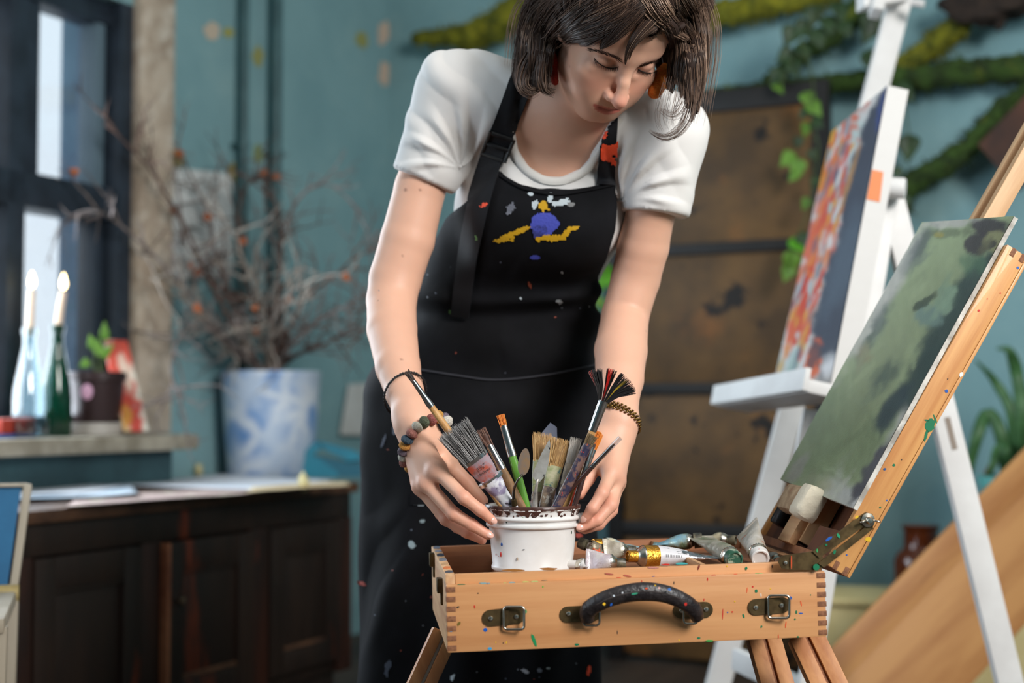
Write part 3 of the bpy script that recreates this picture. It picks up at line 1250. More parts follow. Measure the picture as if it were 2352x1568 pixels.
for mx, my, ms in ((931, 436, 4.5), (965, 436, 3), (925, 587, 2.5), (922, 825, 3), (868, 690, 2), (1484, 760, 2.5), (1400, 940, 4), (1308, 152, 2.0)):
    mp = trace(('body',), mx, my)[0]
    tint(np.exp(-((V - mp) ** 2).sum(1) / ((ms * 0.00055) ** 2)), (110, 62, 50), 0.9)
skin = mat('skin', (226, 181, 160), rough=0.48, vc=True, sss=0.12, bump=0.03, bscale=420, spec=0.42)
obj('body', (V, Fq, cols), skin, person, smooth=180)

cotton = mat('white_cotton', (226, 222, 219), rough=0.9, bump=0.05, bscale=900, sheen=0.15, spec=0.2)
V, Fq = mesh_sdf(shirt, (-0.25, 2.0, 0.80), (0.40, 2.55, 1.48), 0.003)
V = push(V, Fq, shirt_folds(V))
bvh_add('shirt', V, Fq)
tshirt = obj('tshirt', (V, Fq), cotton, person, smooth=180, label='white short-sleeved t-shirt')
blackcloth = mat('black_canvas', (12, 12, 15), rough=0.85, var=(18, 18, 22), vscale=14, bump=0.06, bscale=700, spec=0.22)
V, Fq = mesh_sdf(apron, (-0.36, 2.1, 0.14), (0.36, 2.75, 1.32), 0.004, slack=1.9)
V = push(V, Fq, apron_folds(V))
bvh_add('apron', V, Fq)
apron_o = obj('apron', (V, Fq), blackcloth, person, smooth=180, label='black canvas bib apron spattered with paint')
# hidden under the apron: trousers and shoes
tr = SDF()
tr.ell(PEL, (0.16, 0.11, 0.13), np.stack([[1, 0, 0], [0, -1, 0], [0, 0, 1]]))
for s in (-1, 1):
    hipj = PEL + np.array([s * 0.085, 0.0, -0.04])
    kn = np.array([PEL[0] - 0.02 + s * 0.095, 2.44, 0.46])
    an = np.array([PEL[0] - 0.03 + s * 0.11, 2.50, 0.075])
    tr.cone(hipj, kn, 0.085, 0.06, 0.03)
    tr.cone(kn, an, 0.06, 0.045, 0.02)
V, Fq = mesh_sdf(tr, (-0.4, 2.2, 0.03), (0.35, 2.75, 1.02), 0.009)
obj('trousers', (V, Fq), mat('dark_denim', (34, 38, 50), rough=0.9, bump=0.05, bscale=600), person, smooth=180)
for s in (-1, 1):
    an = np.array([PEL[0] - 0.03 + s * 0.11, 2.50, 0.075])
    sh = SDF()
    sh.cone(an + (0, 0.02, -0.03), an + (0, 0.03, -0.035), 0.042, 0.042, 0.01)
    sh.cone(an + (0, 0.0, -0.035), an + (s * 0.02, -0.15, -0.045), 0.040, 0.032, 0.02)
    V, Fq = mesh_sdf(lambda p, *_: np.maximum(sh(p), -p[..., 2]), an - 0.25, an + 0.25, 0.008)
    obj('shoe', (V, Fq), mat('shoe_leather', (40, 36, 36), rough=0.6), person, smooth=180)


# ------------------------------------------------------------------ thin patches lying on the figure
def paint_patch(bbox, inside, f=FIG, step=3.0, off=0.0012, mb=None, col=None):
    x0, y0, x1, y1 = bbox
    xs, ys = np.arange(x0, x1 + 1, step), np.arange(y0, y1 + 1, step)
    X, Y = np.meshgrid(xs, ys, indexing='ij')
    M = inside(X, Y)
    if not M.any():
        return mb
    idx = -np.ones(X.shape, int)
    cell = M[:-1, :-1]
    need = np.zeros(X.shape, bool)
    ii, jj = np.nonzero(cell)
    for a in (0, 1):
        for b in (0, 1):
            need[ii + a, jj + b] = True
    idx[need] = np.arange(need.sum())
    v = trace(f, X[need], Y[need], off=off)
    ff = [(idx[i, j], idx[i, j + 1], idx[i + 1, j + 1], idx[i + 1, j]) for i, j in zip(ii, jj)]
    mb = mb or MB()
    mb.add(v, ff, col)
    return mb


def blob2(cx, cy, rx, ry, rot=0.0, rag=0.5, sc=14.0, seed=0, thr=1.0):
    c, s = math.cos(rot), math.sin(rot)

    def fn(X, Y):
        dx, dy = X - cx, Y - cy
        u, v = (dx * c + dy * s) / rx, (-dx * s + dy * c) / ry
        n = fbm(np.stack([X / sc, Y / sc, np.zeros_like(X) + seed], -1), 3, seed)
        return np.sqrt(u * u + v * v) + rag * (n - 0.5) * 2 < thr
    return fn


def bb(cx, cy, r):
    return (cx - r, cy - r, cx + r, cy + r)


# ------------------------------------------------------------------ collar, straps, buckle
def surf(pts, off, f=FIG):
    pts = np.asarray(pts, float)
    return trace(f, pts[:, 0], pts[:, 1], off=off)


def ribbon(pts, wid, off, th, f=('shirt', 'apron'), n=40, name_col=None):
    """cloth band laid on the figure: pixel centre line + pixel half-width"""
    c = catmull(np.asarray(pts, float), n)
    tg = np.gradient(c, axis=0)
    tg /= np.linalg.norm(tg, axis=1, keepdims=True)
    nn = np.stack([-tg[:, 1], tg[:, 0]], 1)
    wd = np.interp(np.linspace(0, 1, n), np.linspace(0, 1, len(np.atleast_1d(wid))), np.atleast_1d(wid)) if np.ndim(wid) else np.full(n, wid)
    rows = []
    for s in np.linspace(-1, 1, 7):
        q = c + nn * (wd * s)[:, None]
        rows.append(surf(q, off, f))
    g = np.stack(rows, 1)
    # calm the depth along the band so that it reads as woven webbing
    dist = g[..., 1]
    for _ in range(3):
        dist[1:-1] = 0.25 * dist[:-2] + 0.5 * dist[1:-1] + 0.25 * dist[2:]
    px, py = proj(g)
    g = P(px, py, dist)
    mb = MB()
    mb.sheet(g[:, ::-1], th)
    return mb


webbing = mat('black_webbing', (22, 22, 26), rough=0.7, bump=0.1, bscale=900, spec=0.3)
collar_pts = [(1190, 238), (1181, 285), (1191, 341), (1216, 379), (1252, 401), (1292, 402), (1332, 385), (1367, 347), (1390, 297), (1412, 262)]
nl = catmull(np.array(collar_pts, float), 60)
g = []
tgc = np.gradient(nl, axis=0)
tgc /= np.linalg.norm(tgc, axis=1, keepdims=True)
nnc = np.stack([-tgc[:, 1], tgc[:, 0]], 1)
bodyshirt = ('shirt',)
for s, of in ((0.36, 0.0012), (0.42, 0.0038), (0.9, 0.0046), (1.6, 0.0042), (2.15, 0.0028), (2.25, 0.0006)):
    q = nl + nnc * (s * 10.5)
    g.append(surf(q, of, bodyshirt))
g = np.stack(g, 1)
for _ in range(12):
    g[1:-1] = 0.25 * g[:-2] + 0.5 * g[1:-1] + 0.25 * g[2:]
mb = MB()
mb.sheet(g, 0.002)
obj('collar', mb, mat('ribbed_cotton', (224, 219, 213), rough=0.9, bump=0.1, bscale=500), tshirt, smooth=60)

obj('strap', ribbon([(1205, 165), (1188, 215), (1165, 275), (1143, 330)], 27, 0.004, 0.002, FIG), webbing, apron_o, smooth=60)
obj('strap', ribbon([(1143, 330), (1122, 385), (1104, 440), (1096, 470)], [25, 25, 24, 23], 0.004, 0.002), webbing, apron_o, smooth=60)
obj('strap_tail', ribbon([(1137, 335), (1112, 420), (1092, 500), (1073, 600), (1056, 728)], [25, 25, 24, 22, 21], 0.0075, 0.0018), webbing, apron_o, smooth=60)
obj('strap', ribbon([(1404, 245), (1400, 290), (1396, 350), (1391, 425)], [18, 18, 19, 21], 0.004, 0.002), webbing, apron_o, smooth=60)
bk = MB()
for q in ([(1120, 330), (1168, 346)], [(1130, 306), (1178, 322)], [(1108, 352), (1156, 370)]):
    a = surf(catmull(np.array(q, float), 6), 0.0095)
    bk.tube(a, 0.0035, 8)
for q in ([(1128, 302), (1106, 356)], [(1180, 322), (1158, 374)]):
    a = surf(catmull(np.array(q, float), 6), 0.0095)
    bk.tube(a, 0.0032, 8)
obj('buckle', bk, mat('black_plastic', (18, 18, 20), rough=0.4), apron_o)
# pocket panel lying on the skirt
POCK = [(958, 846), (1140, 872), (1368, 836), (1372, 1150), (940, 1160)]
pkm = paint_patch((935, 830, 1376, 1165), lambda X, Y: poly_sd(X, Y, POCK) < 0, f=('apron',), step=7.0, off=0.003)
obj('pocket', pkm, blackcloth, apron_o, smooth=180)
# hem stitching of the bib
hm = MB()
hm.tube(surf(catmull(np.array([(1150, 404), (1195, 430), (1245, 443), (1290, 446), (1350, 437), (1408, 425)], float), 40), 0.0015, ('apron',)), 0.0022, 6)
obj('bib_hem', hm, blackcloth, apron_o)
hm = MB()
hm.tube(surf(catmull(np.array([(960, 848), (1050, 862), (1140, 872), (1260, 860), (1366, 838)], float), 50), 0.004, ('apron',)), 0.0018, 6)
obj('pocket_hem', hm, mat('charcoal_thread', (48, 48, 54), rough=0.9), apron_o)


# ------------------------------------------------------------------ paint on the apron
PAINT = mat('dried_paint', (200, 200, 200), rough=0.55, vc=True, bump=0.15, bscale=300)
pm = MB()
YEL, BLU, WHT, ORG, GRN = lin((206, 158, 24)), lin((72, 80, 176)), lin((190, 200, 206)), lin((238, 78, 42)), lin((90, 140, 70))
for (cx, cy, rx, ry, rot, rag, sc, c, sd) in [
        (1252, 512, 32, 26, 0.1, 0.35, 18, BLU, 1), (1238, 528, 18, 15, -0.4, 0.5, 10, lin((52, 56, 120)), 2),
        (1175, 538, 34, 8, -0.42, 0.7, 9, YEL, 3), (1205, 524, 10, 6, -0.5, 0.5, 8, YEL, 4), (1160, 551, 20, 5, -0.1, 0.9, 8, YEL, 5),
        (1265, 545, 36, 8, -0.04, 0.6, 9, YEL, 6), (1300, 533, 17, 6, -0.9, 0.5, 9, YEL, 7), (1320, 522, 10, 5, -0.3, 0.6, 7, YEL, 8),
        (1246, 472, 12, 13, 0.2, 0.5, 10, YEL, 9), (1228, 467, 8, 10, 0.3, 0.6, 8, WHT, 10), (1290, 463, 22, 7, -0.15, 0.6, 9, WHT, 11),
        (1262, 452, 6, 12, 0.2, 0.6, 7, WHT, 12), (1218, 444, 5, 4, 0, 0.6, 6, WHT, 13), (1310, 468, 9, 4, 0, 0.8, 6, lin((120, 120, 120)), 14),
        (1170, 477, 11, 9, -0.6, 0.8, 8, lin((100, 102, 112)), 15), (1168, 488, 6, 4, 0, 0.5, 6, lin((110, 112, 122)), 16),
        (1231, 590, 13, 5, 0, 0.6, 8, BLU, 17), (1284, 692, 8, 5, 0, 0.9, 6, WHT, 18), (1216, 654, 3, 9, -0.4, 0.5, 6, lin((130, 60, 40)), 19),
        (1290, 625, 2.5, 2.5, 0, 0.2, 5, WHT, 20), (1195, 684, 2.5, 2.5, 0, 0.2, 5, WHT, 21), (826, 1338, 10, 4, 0.2, 0.8, 6, lin((160, 70, 60)), 22),
        (960, 1092, 10, 8, 0.8, 0.6, 8, lin((110, 120, 135)), 23), (962, 1156, 12, 4, 0, 0.6, 6, WHT, 24), (944, 1248, 7, 10, -0.4, 0.5, 6, lin((150, 165, 170)), 25),
        (970, 1195, 6, 4, -0.4, 0.5, 6, lin((140, 155, 160)), 26), (1205, 1540, 9, 4, 0.4, 0.5, 6, lin((170, 172, 178)), 27), (1238, 1538, 6, 5, 0, 0.4, 6, lin((120, 126, 140)), 28),
        (1258, 1533, 4, 3, 0, 0.3, 6, WHT, 29), (1038, 1555, 4, 8, 0.3, 0.4, 6, WHT, 30), (1352, 1538, 4, 12, 0.2, 0.4, 6, ORG, 31),
        (1340, 1218, 5, 4, 0, 0.5, 6, ORG, 32), (1328, 1228, 8, 5, 0, 0.6, 6, lin((150, 60, 50)), 33), (1336, 930, 5, 9, 0.1, 0.6, 6, lin((96, 106, 130)), 34),
        (1355, 865, 6, 8, 0, 0.6, 6, lin((120, 62, 62)), 35), (1192, 880, 5, 4, 0, 0.5, 6, lin((120, 124, 130)), 36), (1000, 1180, 3, 3, 0, 0.2, 6, WHT, 37),
        (905, 985, 6, 10, 0.2, 0.6, 7, lin((80, 84, 96)), 38), (880, 1010, 3, 14, 0.3, 0.6, 7, lin((70, 74, 88)), 39), (890, 1530, 6, 16, 0.2, 0.8, 8, lin((70, 76, 90)), 40)]:
    paint_patch(bb(cx, cy, max(rx, ry) * 1.7), blob2(cx, cy, rx, ry, rot, rag, sc, sd), step=2.0 if min(rx, ry) < 6 else 2.6, mb=pm, col=c, off=0.0016, f=('apron',))
rngs = np.random.RandomState(5)
for k in range(70):
    cx, cy = rngs.uniform(860, 1360), rngs.uniform(600, 1560)
    paint_patch(bb(cx, cy, 5), blob2(cx, cy, rngs.uniform(1.2, 2.8), rngs.uniform(1.0, 2.4), rngs.uniform(0, 3), 0.3, 6, k),
                f=('apron',), step=1.3, mb=pm, col=np.array([lin((120, 124, 132)), lin((90, 96, 110)), lin((140, 70, 56))][k % 3]), off=0.0012)
obj('paint_stains', pm, PAINT, apron_o, kind='stuff')
sp = MB()


def strap_paint(X, Y):
    n = fbm(np.stack([X / 22, Y / 17, X * 0], -1), 3, 4)
    return (np.abs(X - (1406 - (Y - 245) * 0.075)) < 19) & (n > 0.51 - 0.09 * np.exp(-((Y - 355) / 22.0) ** 2)) & (Y > 300) & (Y < 389)


paint_patch((1370, 296, 1425, 392), strap_paint, step=2.0, off=0.0085, mb=sp, col=np.array(ORG), f=('shirt', 'apron'))
for (cx, cy, rx, ry, c, sd) in [(1109, 469, 10, 5, ORG, 1), (1064, 627, 16, 9, BLU, 2), (1075, 494, 4, 7, BLU, 3), (1091, 546, 5, 6, GRN, 4), (1037, 718, 7, 6, GRN, 5), (1056, 579, 3, 5, GRN, 6),
                                (1135, 376, 3, 3, BLU, 7)]:
    paint_patch(bb(cx, cy, 24), blob2(cx, cy, rx, ry, 0, 0.6, 8, sd), step=2.0, off=0.0095, mb=sp, col=np.array(c))
obj('paint_stains', sp, PAINT, apron_o, kind='stuff')
# ------------------------------------------------------------------ face details
fc = ('body',)


def head_px(x, u, f):
    return proj(HW(x, u, f))


hb = MB()
rg = np.random.RandomState(3)
# eyebrows: short overlapping hairs
for pts, n in (([(1357, 116), (1380, 120), (1405, 129), (1428, 142)], 90), ([(1468, 153), (1488, 147), (1506, 144), (1520, 145)], 70)):
    c = catmull(np.array(pts, float), n)
    tg = np.gradient(c, axis=0)
    tg /= np.linalg.norm(tg, axis=1, keepdims=True)
    for i in range(n):
        a = c[i] + rg.uniform(-3.4, 3.4, 2)
        b = a + tg[i] * rg.uniform(8, 14) * (1 if pts[0][0] > 1450 else -1) + np.array([0, -2.5])
        q = trace(fc, [a[0], (a[0] + b[0]) / 2, b[0]], [a[1], (a[1] + b[1]) / 2, b[1]], off=0.0007)
        hb.tube(q, [0.00032, 0.00028, 0.0001], 3)
obj('eyebrows', hb, mat('brow_hair', (62, 42, 34), rough=0.6), person, kind='stuff')
# lash lines along the lowered lids, with lashes
ls = MB()
for pts, sx in (([(1364, 133), (1374, 144), (1390, 154), (1406, 157), (1421, 153)], -1), ([(1465, 158), (1478, 165), (1494, 168), (1511, 163)], 1)):
    c = catmull(np.array(pts, float), 17)
    q = trace(fc, c[:, 0], c[:, 1], off=0.0006)
    for _ in range(2):
        q[1:-1] = 0.25 * q[:-2] + 0.5 * q[1:-1] + 0.25 * q[2:]
    ls.tube(q, 0.0010 * np.sin(np.linspace(0.3, np.pi - 0.3, 17)), 5)
    for k in range(1, 16):
        for j in range(3):
            a = q[k] + rg.uniform(-0.0005, 0.0005, 3)
            t = (k - 8) / 8.0
            b = a + HR @ np.array([0.0022 * t - 0.001 * sx, -0.0045, 0.0035]) * rg.uniform(0.8, 1.1)
            ls.tube([a, (a + b) / 2 + HR @ np.array([0, -0.0006, 0]), b], [0.0003, 0.00022, 0.0001], 3)
obj('eyelashes', ls, mat('lash_hair', (34, 22, 18), rough=0.6), person, kind='stuff')

# ------------------------------------------------------------------ hair
hm_ = MB()
hm_.ellipsoid(HW(0, 0.042, -0.090), (0.090, 0.104, 0.113), HAX, 48, 32)
hv, hf = hm_.arrays()
BVH['hairball'] = BVHTree.FromPolygons(hv.tolist(), [list(f) for f in hf])


def hp_(px, py, d=None):
    if d is None:
        return trace(('hairball',), px, py)[0]
    return P(px, py, d)


HAIR = []         # (S, M, 3) strand bundles
HCOL = []
cores = MB()
rg = np.random.RandomState(11)
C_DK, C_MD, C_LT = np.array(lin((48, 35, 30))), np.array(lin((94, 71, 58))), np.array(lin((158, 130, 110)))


def lock(path, w, n, core=0.75, curl=0.0, lite=0.4, m=16, spread=1.0, dep=0.6, rad=1.0, tip=0.35):
    """a lock of hair: path of (px, py[, depth]) with half-width w (pixels: one number or a list)"""
    pts = np.array([hp_(*q) for q in path])
    c = catmull(pts, m)
    wv = np.interp(np.linspace(0, 1, m), np.linspace(0, 1, len(np.atleast_1d(w))), np.atleast_1d(w)) * c[:, 1] / F_PX if np.ndim(w) else np.full(m, w) * c[:, 1] / F_PX
    tg = np.gradient(c, axis=0)
    tg /= np.linalg.norm(tg, axis=1, keepdims=True)
    view = c - CAM
    view /= np.linalg.norm(view, axis=1, keepdims=True)
    sd = np.cross(tg, view)
    sd /= np.maximum(np.linalg.norm(sd, axis=1, keepdims=True), 1e-9)
    dp = np.cross(sd, tg)
    if core:
        prof = np.sin(np.linspace(0.35, np.pi - 0.12, m)) ** 0.5
        cores.tube(c + dp * 0.0, np.maximum(wv * core * prof, 0.0008), 10, flat=dep, ref=None if False else dp.mean(0), col=C_DK)
    a = rg.uniform(0, 2 * np.pi, n)
    r = np.sqrt(rg.uniform(0, 1, n))
    u, v = r * np.cos(a), r * np.sin(a)
    t = np.linspace(0, 1, m)
    conv = 1 - (1 - tip) * t[None, :] ** 2
    jit = np.cumsum(rg.normal(0, 1, (n, m, 2)), 1) * 0.035
    U = (u[:, None] * conv * spread + jit[..., 0]) * wv
    W = (v[:, None] * conv * spread + jit[..., 1]) * wv * dep
    if curl:
        ph = rg.uniform(0, 6.28, n)[:, None]
        U = U + curl * 0.001 * t ** 2 * np.sin(t * 6 + ph)
        W = W + curl * 0.001 * t ** 2 * np.cos(t * 6 + ph)
    S = c[None] + U[..., None] * sd[None] + W[..., None] * dp[None]
    end = rg.uniform(0.82, 1.0, n)
    # shorten strands by resampling
    for i in range(n):
        k = np.linspace(0, (m - 1) * end[i], m)
        S[i] = np.stack([np.interp(k, np.arange(m), S[i][:, x]) for x in range(3)], 1)
    HAIR.append((S, rad))
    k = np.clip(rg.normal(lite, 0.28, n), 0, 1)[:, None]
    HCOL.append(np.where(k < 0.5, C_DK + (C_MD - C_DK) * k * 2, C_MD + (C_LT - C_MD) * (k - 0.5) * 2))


# back and crown, mostly above the frame
for x0 in np.linspace(1300, 1590, 9):
    lock([(x0 * 0.5 + 725, -118), (x0, -70), (x0 + (x0 - 1450) * 0.15, -25), (x0 + (x0 - 1450) * 0.3, 25)], 34, 80, lite=0.45, tip=0.9)
# left side: from the crown down past the ear, curling at the ends
lock([(1360, -95), (1290, -40), (1245, 20), (1222, 80, 2.05), (1212, 140, 2.06), (1208, 190, 2.07)], [34, 36, 34, 30, 26, 16], 260, curl=5, lite=0.5)
lock([(1340, -60), (1275, -10), (1240, 45), (1236, 100, 2.035), (1232, 160, 2.045), (1236, 205, 2.05)], [34, 36, 34, 28, 24, 12], 240, curl=6, lite=0.35)
lock([(1330, -30), (1275, 20), (1252, 65), (1252, 115, 2.035), (1250, 160, 2.04), (1256, 212, 2.045)], [30, 32, 28, 20, 20, 10], 180, curl=6, lite=0.3)
lock([(1290, -60), (1232, -5, 2.07), (1206, 70, 2.08), (1194, 130, 2.09), (1192, 175, 2.09), (1206, 200, 2.085)], [22, 24, 22, 18, 14, 8], 160, curl=8, lite=0.6)
lock([(1225, 120, 2.04), (1205, 160, 2.05), (1200, 195, 2.05), (1220, 212, 2.045), (1240, 200, 2.045)], [16, 18, 17, 14, 8], 130, curl=4, lite=0.4, core=0.6)
lock([(1245, 130, 2.03), (1240, 175, 2.035), (1250, 205, 2.04), (1275, 214, 2.04)], [12, 14, 12, 5], 90, curl=6, lite=0.35, core=0.4)
# the dark fringe swept to the left across the brow
for k, (dx, dy) in enumerate([(0, 0), (-14, -22), (8, -44), (20, -66), (-30, -50)]):
    lock([(1500 + dx, 2 + dy), (1440 + dx, 34 + dy * 0.9), (1380 + dx, 62 + dy * 0.8), (1320 + dx * 0.6, 82 + dy * 0.6), (1268, 92 + dy * 0.3)], [16, 24, 26, 20, 11], 190, lite=0.2 + 0.05 * k, tip=0.7)
lock([(1505, -20), (1460, 24), (1422, 62), (1396, 92), (1378, 112)], [16, 24, 26, 20, 8], 240, lite=0.12, tip=0.4)
lock([(1480, -30), (1425, 22), (1385, 62), (1352, 90), (1330, 101)], [16, 26, 28, 20, 8], 240, lite=0.15, tip=0.5)
lock([(1440, -40), (1380, 10), (1335, 50), (1300, 78), (1276, 90)], [20, 30, 30, 20, 9], 240, lite=0.25, tip=0.5)
lock([(1530, 8), (1490, 50), (1462, 84), (1444, 116), (1436, 148)], [12, 15, 12, 9, 5], 150, lite=0.2, tip=0.4)
lock([(1540, 20), (1505, 60), (1476, 84), (1455, 110), (1444, 140)], [6, 8, 7, 5, 3], 50, core=0, lite=0.4, tip=0.4)
# the right-hand side, its light painted as paler strands, swept over the temple and falling straight
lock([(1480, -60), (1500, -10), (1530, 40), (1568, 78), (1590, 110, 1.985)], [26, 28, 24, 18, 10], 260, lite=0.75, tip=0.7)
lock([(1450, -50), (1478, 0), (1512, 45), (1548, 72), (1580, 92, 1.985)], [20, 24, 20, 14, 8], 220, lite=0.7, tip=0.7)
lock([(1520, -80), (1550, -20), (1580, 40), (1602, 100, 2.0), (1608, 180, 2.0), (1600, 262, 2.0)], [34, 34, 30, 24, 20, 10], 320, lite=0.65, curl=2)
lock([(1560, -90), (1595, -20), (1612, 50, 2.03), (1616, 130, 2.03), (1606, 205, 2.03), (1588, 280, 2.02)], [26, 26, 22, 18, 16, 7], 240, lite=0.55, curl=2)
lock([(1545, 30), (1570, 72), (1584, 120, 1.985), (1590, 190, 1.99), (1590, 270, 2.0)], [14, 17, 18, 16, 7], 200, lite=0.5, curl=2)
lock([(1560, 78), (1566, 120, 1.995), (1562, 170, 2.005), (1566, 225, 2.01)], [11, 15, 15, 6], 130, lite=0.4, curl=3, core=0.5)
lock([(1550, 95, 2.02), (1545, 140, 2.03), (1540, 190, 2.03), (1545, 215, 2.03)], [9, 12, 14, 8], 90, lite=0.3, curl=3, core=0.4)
lock([(1520, 40), (1545, 70), (1552, 110, 2.03), (1550, 160, 2.04)], [18, 20, 18, 10], 140, lite=0.3, core=0.9)
lock([(1300, 20), (1268, 60), (1264, 100, 2.045), (1262, 150, 2.05)], [22, 22, 16, 10], 150, lite=0.25, core=0.9)
lock([(1515, 50), (1540, 90, 2.05), (1546, 140, 2.075), (1545, 200, 2.08)], [26, 30, 28, 16], 260, lite=0.25, core=1.0)
lock([(1560, 60), (1580, 110, 2.03), (1586, 180, 2.04), (1580, 250, 2.04)], [26, 28, 28, 12], 280, lite=0.4, core=1.0, curl=2)
lock([(1290, 40), (1272, 80, 2.06), (1266, 130, 2.07), (1262, 190, 2.075)], [22, 24, 22, 12], 200, lite=0.2, core=1.0)
lock([(1240, 20), (1222, 90, 2.08), (1218, 150, 2.09), (1226, 205, 2.09)], [26, 30, 28, 14], 220, lite=0.35, core=1.0, curl=4)
lock([(1300, 62), (1280, 84), (1268, 104, 2.03), (1262, 140, 2.035), (1264, 176, 2.04)], [12, 12, 10, 9, 5], 90, lite=0.3, core=0.7, curl=3)
lock([(1500, 70), (1518, 100, 2.085), (1526, 150, 2.095), (1535, 205, 2.095)], [22, 24, 24, 14], 160, lite=0.2, core=1.0)
# loose wisps over the shoulder and stray hairs
lock([(1590, 215, 2.0), (1582, 262, 1.99), (1560, 300, 1.985), (1525, 316, 1.98), (1488, 300, 1.98)], [14, 14, 12, 9, 4], 46, core=0, lite=0.3, spread=1.2, rad=0.55, tip=0.8)
lock([(1570, 190, 2.0), (1568, 235, 1.99), (1545, 262, 1.985), (1512, 248, 1.98)], [14, 16, 14, 6], 26, core=0, lite=0.35, rad=0.5, tip=0.8)
lock([(1545, 180, 2.0), (1535, 230, 1.99), (1528, 270, 1.985), (1535, 300, 1.98)], [20, 26, 26, 20], 30, core=0, lite=0.35, rad=0.45, tip=1.0)
lock([(1590, -20), (1625, 40, 2.02), (1632, 120, 2.02), (1622, 200, 2.02), (1608, 290, 2.02)], [22, 20, 18, 16, 14], 60, core=0, lite=0.6, rad=0.5, spread=1.4, tip=1)
lock([(1290, -40), (1215, 20, 2.06), (1190, 90, 2.07), (1180, 160, 2.07)], [24, 24, 20, 16], 70, core=0, lite=0.6, rad=0.5, spread=1.4, tip=1)
lock([(1420, -60), (1360, -10), (1300, 40), (1255, 90, 2.04)], [60, 60, 60, 40], 110, core=0, lite=0.6, rad=0.7, spread=1.2, tip=1)
lock([(1540, -60), (1560, -10), (1590, 40), (1610, 90, 2.01)], [60, 50, 40, 22], 110, core=0, lite=0.8, rad=0.7, spread=1.2, tip=1)

M = HAIR[0][0].shape[1]
mbh = MB()
Vs, Fs, Cs, base_i = [], [], [], 0
for (S, rad), col in zip(HAIR, HCOL):
    n = len(S)
    tg = np.gradient(S, axis=1)
    tg /= np.maximum(np.linalg.norm(tg, axis=2, keepdims=True), 1e-9)
    a1 = np.cross(tg, np.array([0.3, 0.8, 0.52]))
    a1 /= np.maximum(np.linalg.norm(a1, axis=2, keepdims=True), 1e-9)
    a2 = np.cross(tg, a1)
    rr = 0.00052 * rad * np.interp(np.linspace(0, 1, M), [0, 0.6, 1], [1, 0.95, 0.35])
    ring = np.stack([S + rr[None, :, None] * (a1 * math.cos(q) + a2 * math.sin(q)) for q in (0, 2.094, 4.189)], 2)
    Vs.append(ring.reshape(-1, 3))
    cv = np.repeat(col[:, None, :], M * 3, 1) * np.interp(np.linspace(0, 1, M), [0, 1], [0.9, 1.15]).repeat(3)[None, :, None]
    Cs.append(cv.reshape(-1, 3))
    ii = np.arange(n)[:, None, None] * (M * 3) + np.arange(M - 1)[None, :, None] * 3 + np.arange(3)[None, None, :]
    jj = np.arange(n)[:, None, None] * (M * 3) + np.arange(M - 1)[None, :, None] * 3 + (np.arange(3)[None, None, :] + 1) % 3
    Fs.append(np.stack([ii, jj, jj + 3, ii + 3], -1).reshape(-1, 4) + base_i)
    base_i += n * M * 3
hair_m = mat('brown_hair', (80, 60, 50), rough=0.36, vc=True, spec=0.6, aniso=0.4)
hair_o = obj('hair', (np.vstack(Vs), np.vstack(Fs), np.vstack(Cs)), hair_m, person, smooth=180, kind='stuff', label='shoulder-length brown hair with a swept fringe')
# scalp cap and the inner body of the locks
cap = SDF()
cap.ell(HW(0, 0.046, -0.093), (0.083, 0.097, 0.105), HAX)
cap.ell(HW(0, -0.02, -0.125), (0.07, 0.07, 0.06), HAX, 0.03)
cap.ell(HW(0, -0.005, 0.008), (0.066, 0.078, 0.062), HAX, 0.012, 's')
V, Fq = mesh_sdf(cap, HW(0, 0.02, -0.09) - 0.17, HW(0, 0.02, -0.09) + 0.17, 0.004)
under_m = mat('hair_underlayer_brown', (48, 35, 30), rough=0.7, vc=True, spec=0.2)
obj('scalp_hair', (V, Fq, np.tile(C_DK, (len(V), 1))), under_m, person, smooth=180)
obj('hair_underlayer', cores, under_m, person, smooth=180, kind='stuff')

# ------------------------------------------------------------------ jewellery
felt = mat('orange_felt', (238, 112, 32), rough=0.85, var=(246, 150, 60), vscale=300, bump=0.5, bscale=500)
felt2 = mat('shaded_felt', (140, 28, 14), rough=0.9, var=(165, 40, 20), vscale=300, bump=0.5, bscale=500)  # darker copy of the orange felt, shade under the hair put into its colour
e = SDF()
e.cone(P(1530, 150, 2.075), P(1522, 178, 2.07), 0.006, 0.0125, 0.01)
e.cone(P(1522, 178, 2.07), P(1504, 211, 2.06), 0.0125, 0.0105, 0.01)
V, Fq = mesh_sdf(e, P(1515, 185, 2.07) - 0.06, P(1515, 185, 2.07) + 0.06, 0.0022)
V = push(V, Fq, 0.0016 * (fbm(V * 420, 2, 1) - 0.5))
obj('earring', (V, Fq), felt, person, smooth=180, label='chunky orange felt drop earring')
e = SDF()
e.cone(P(1266, 95, 2.065), P(1269, 140, 2.06), 0.004, 0.0068, 0.01)
e.cone(P(1269, 140, 2.06), P(1275, 188, 2.055), 0.0068, 0.0055, 0.01)
V, Fq = mesh_sdf(e, P(1268, 140, 2.055) - 0.07, P(1268, 140, 2.055) + 0.07, 0.0022)
V = push(V, Fq, 0.0016 * (fbm(V * 420, 2, 2) - 0.5))
obj('earring', (V, Fq), felt2, person, smooth=180, label='orange-red felt drop earring half hidden in the hair')

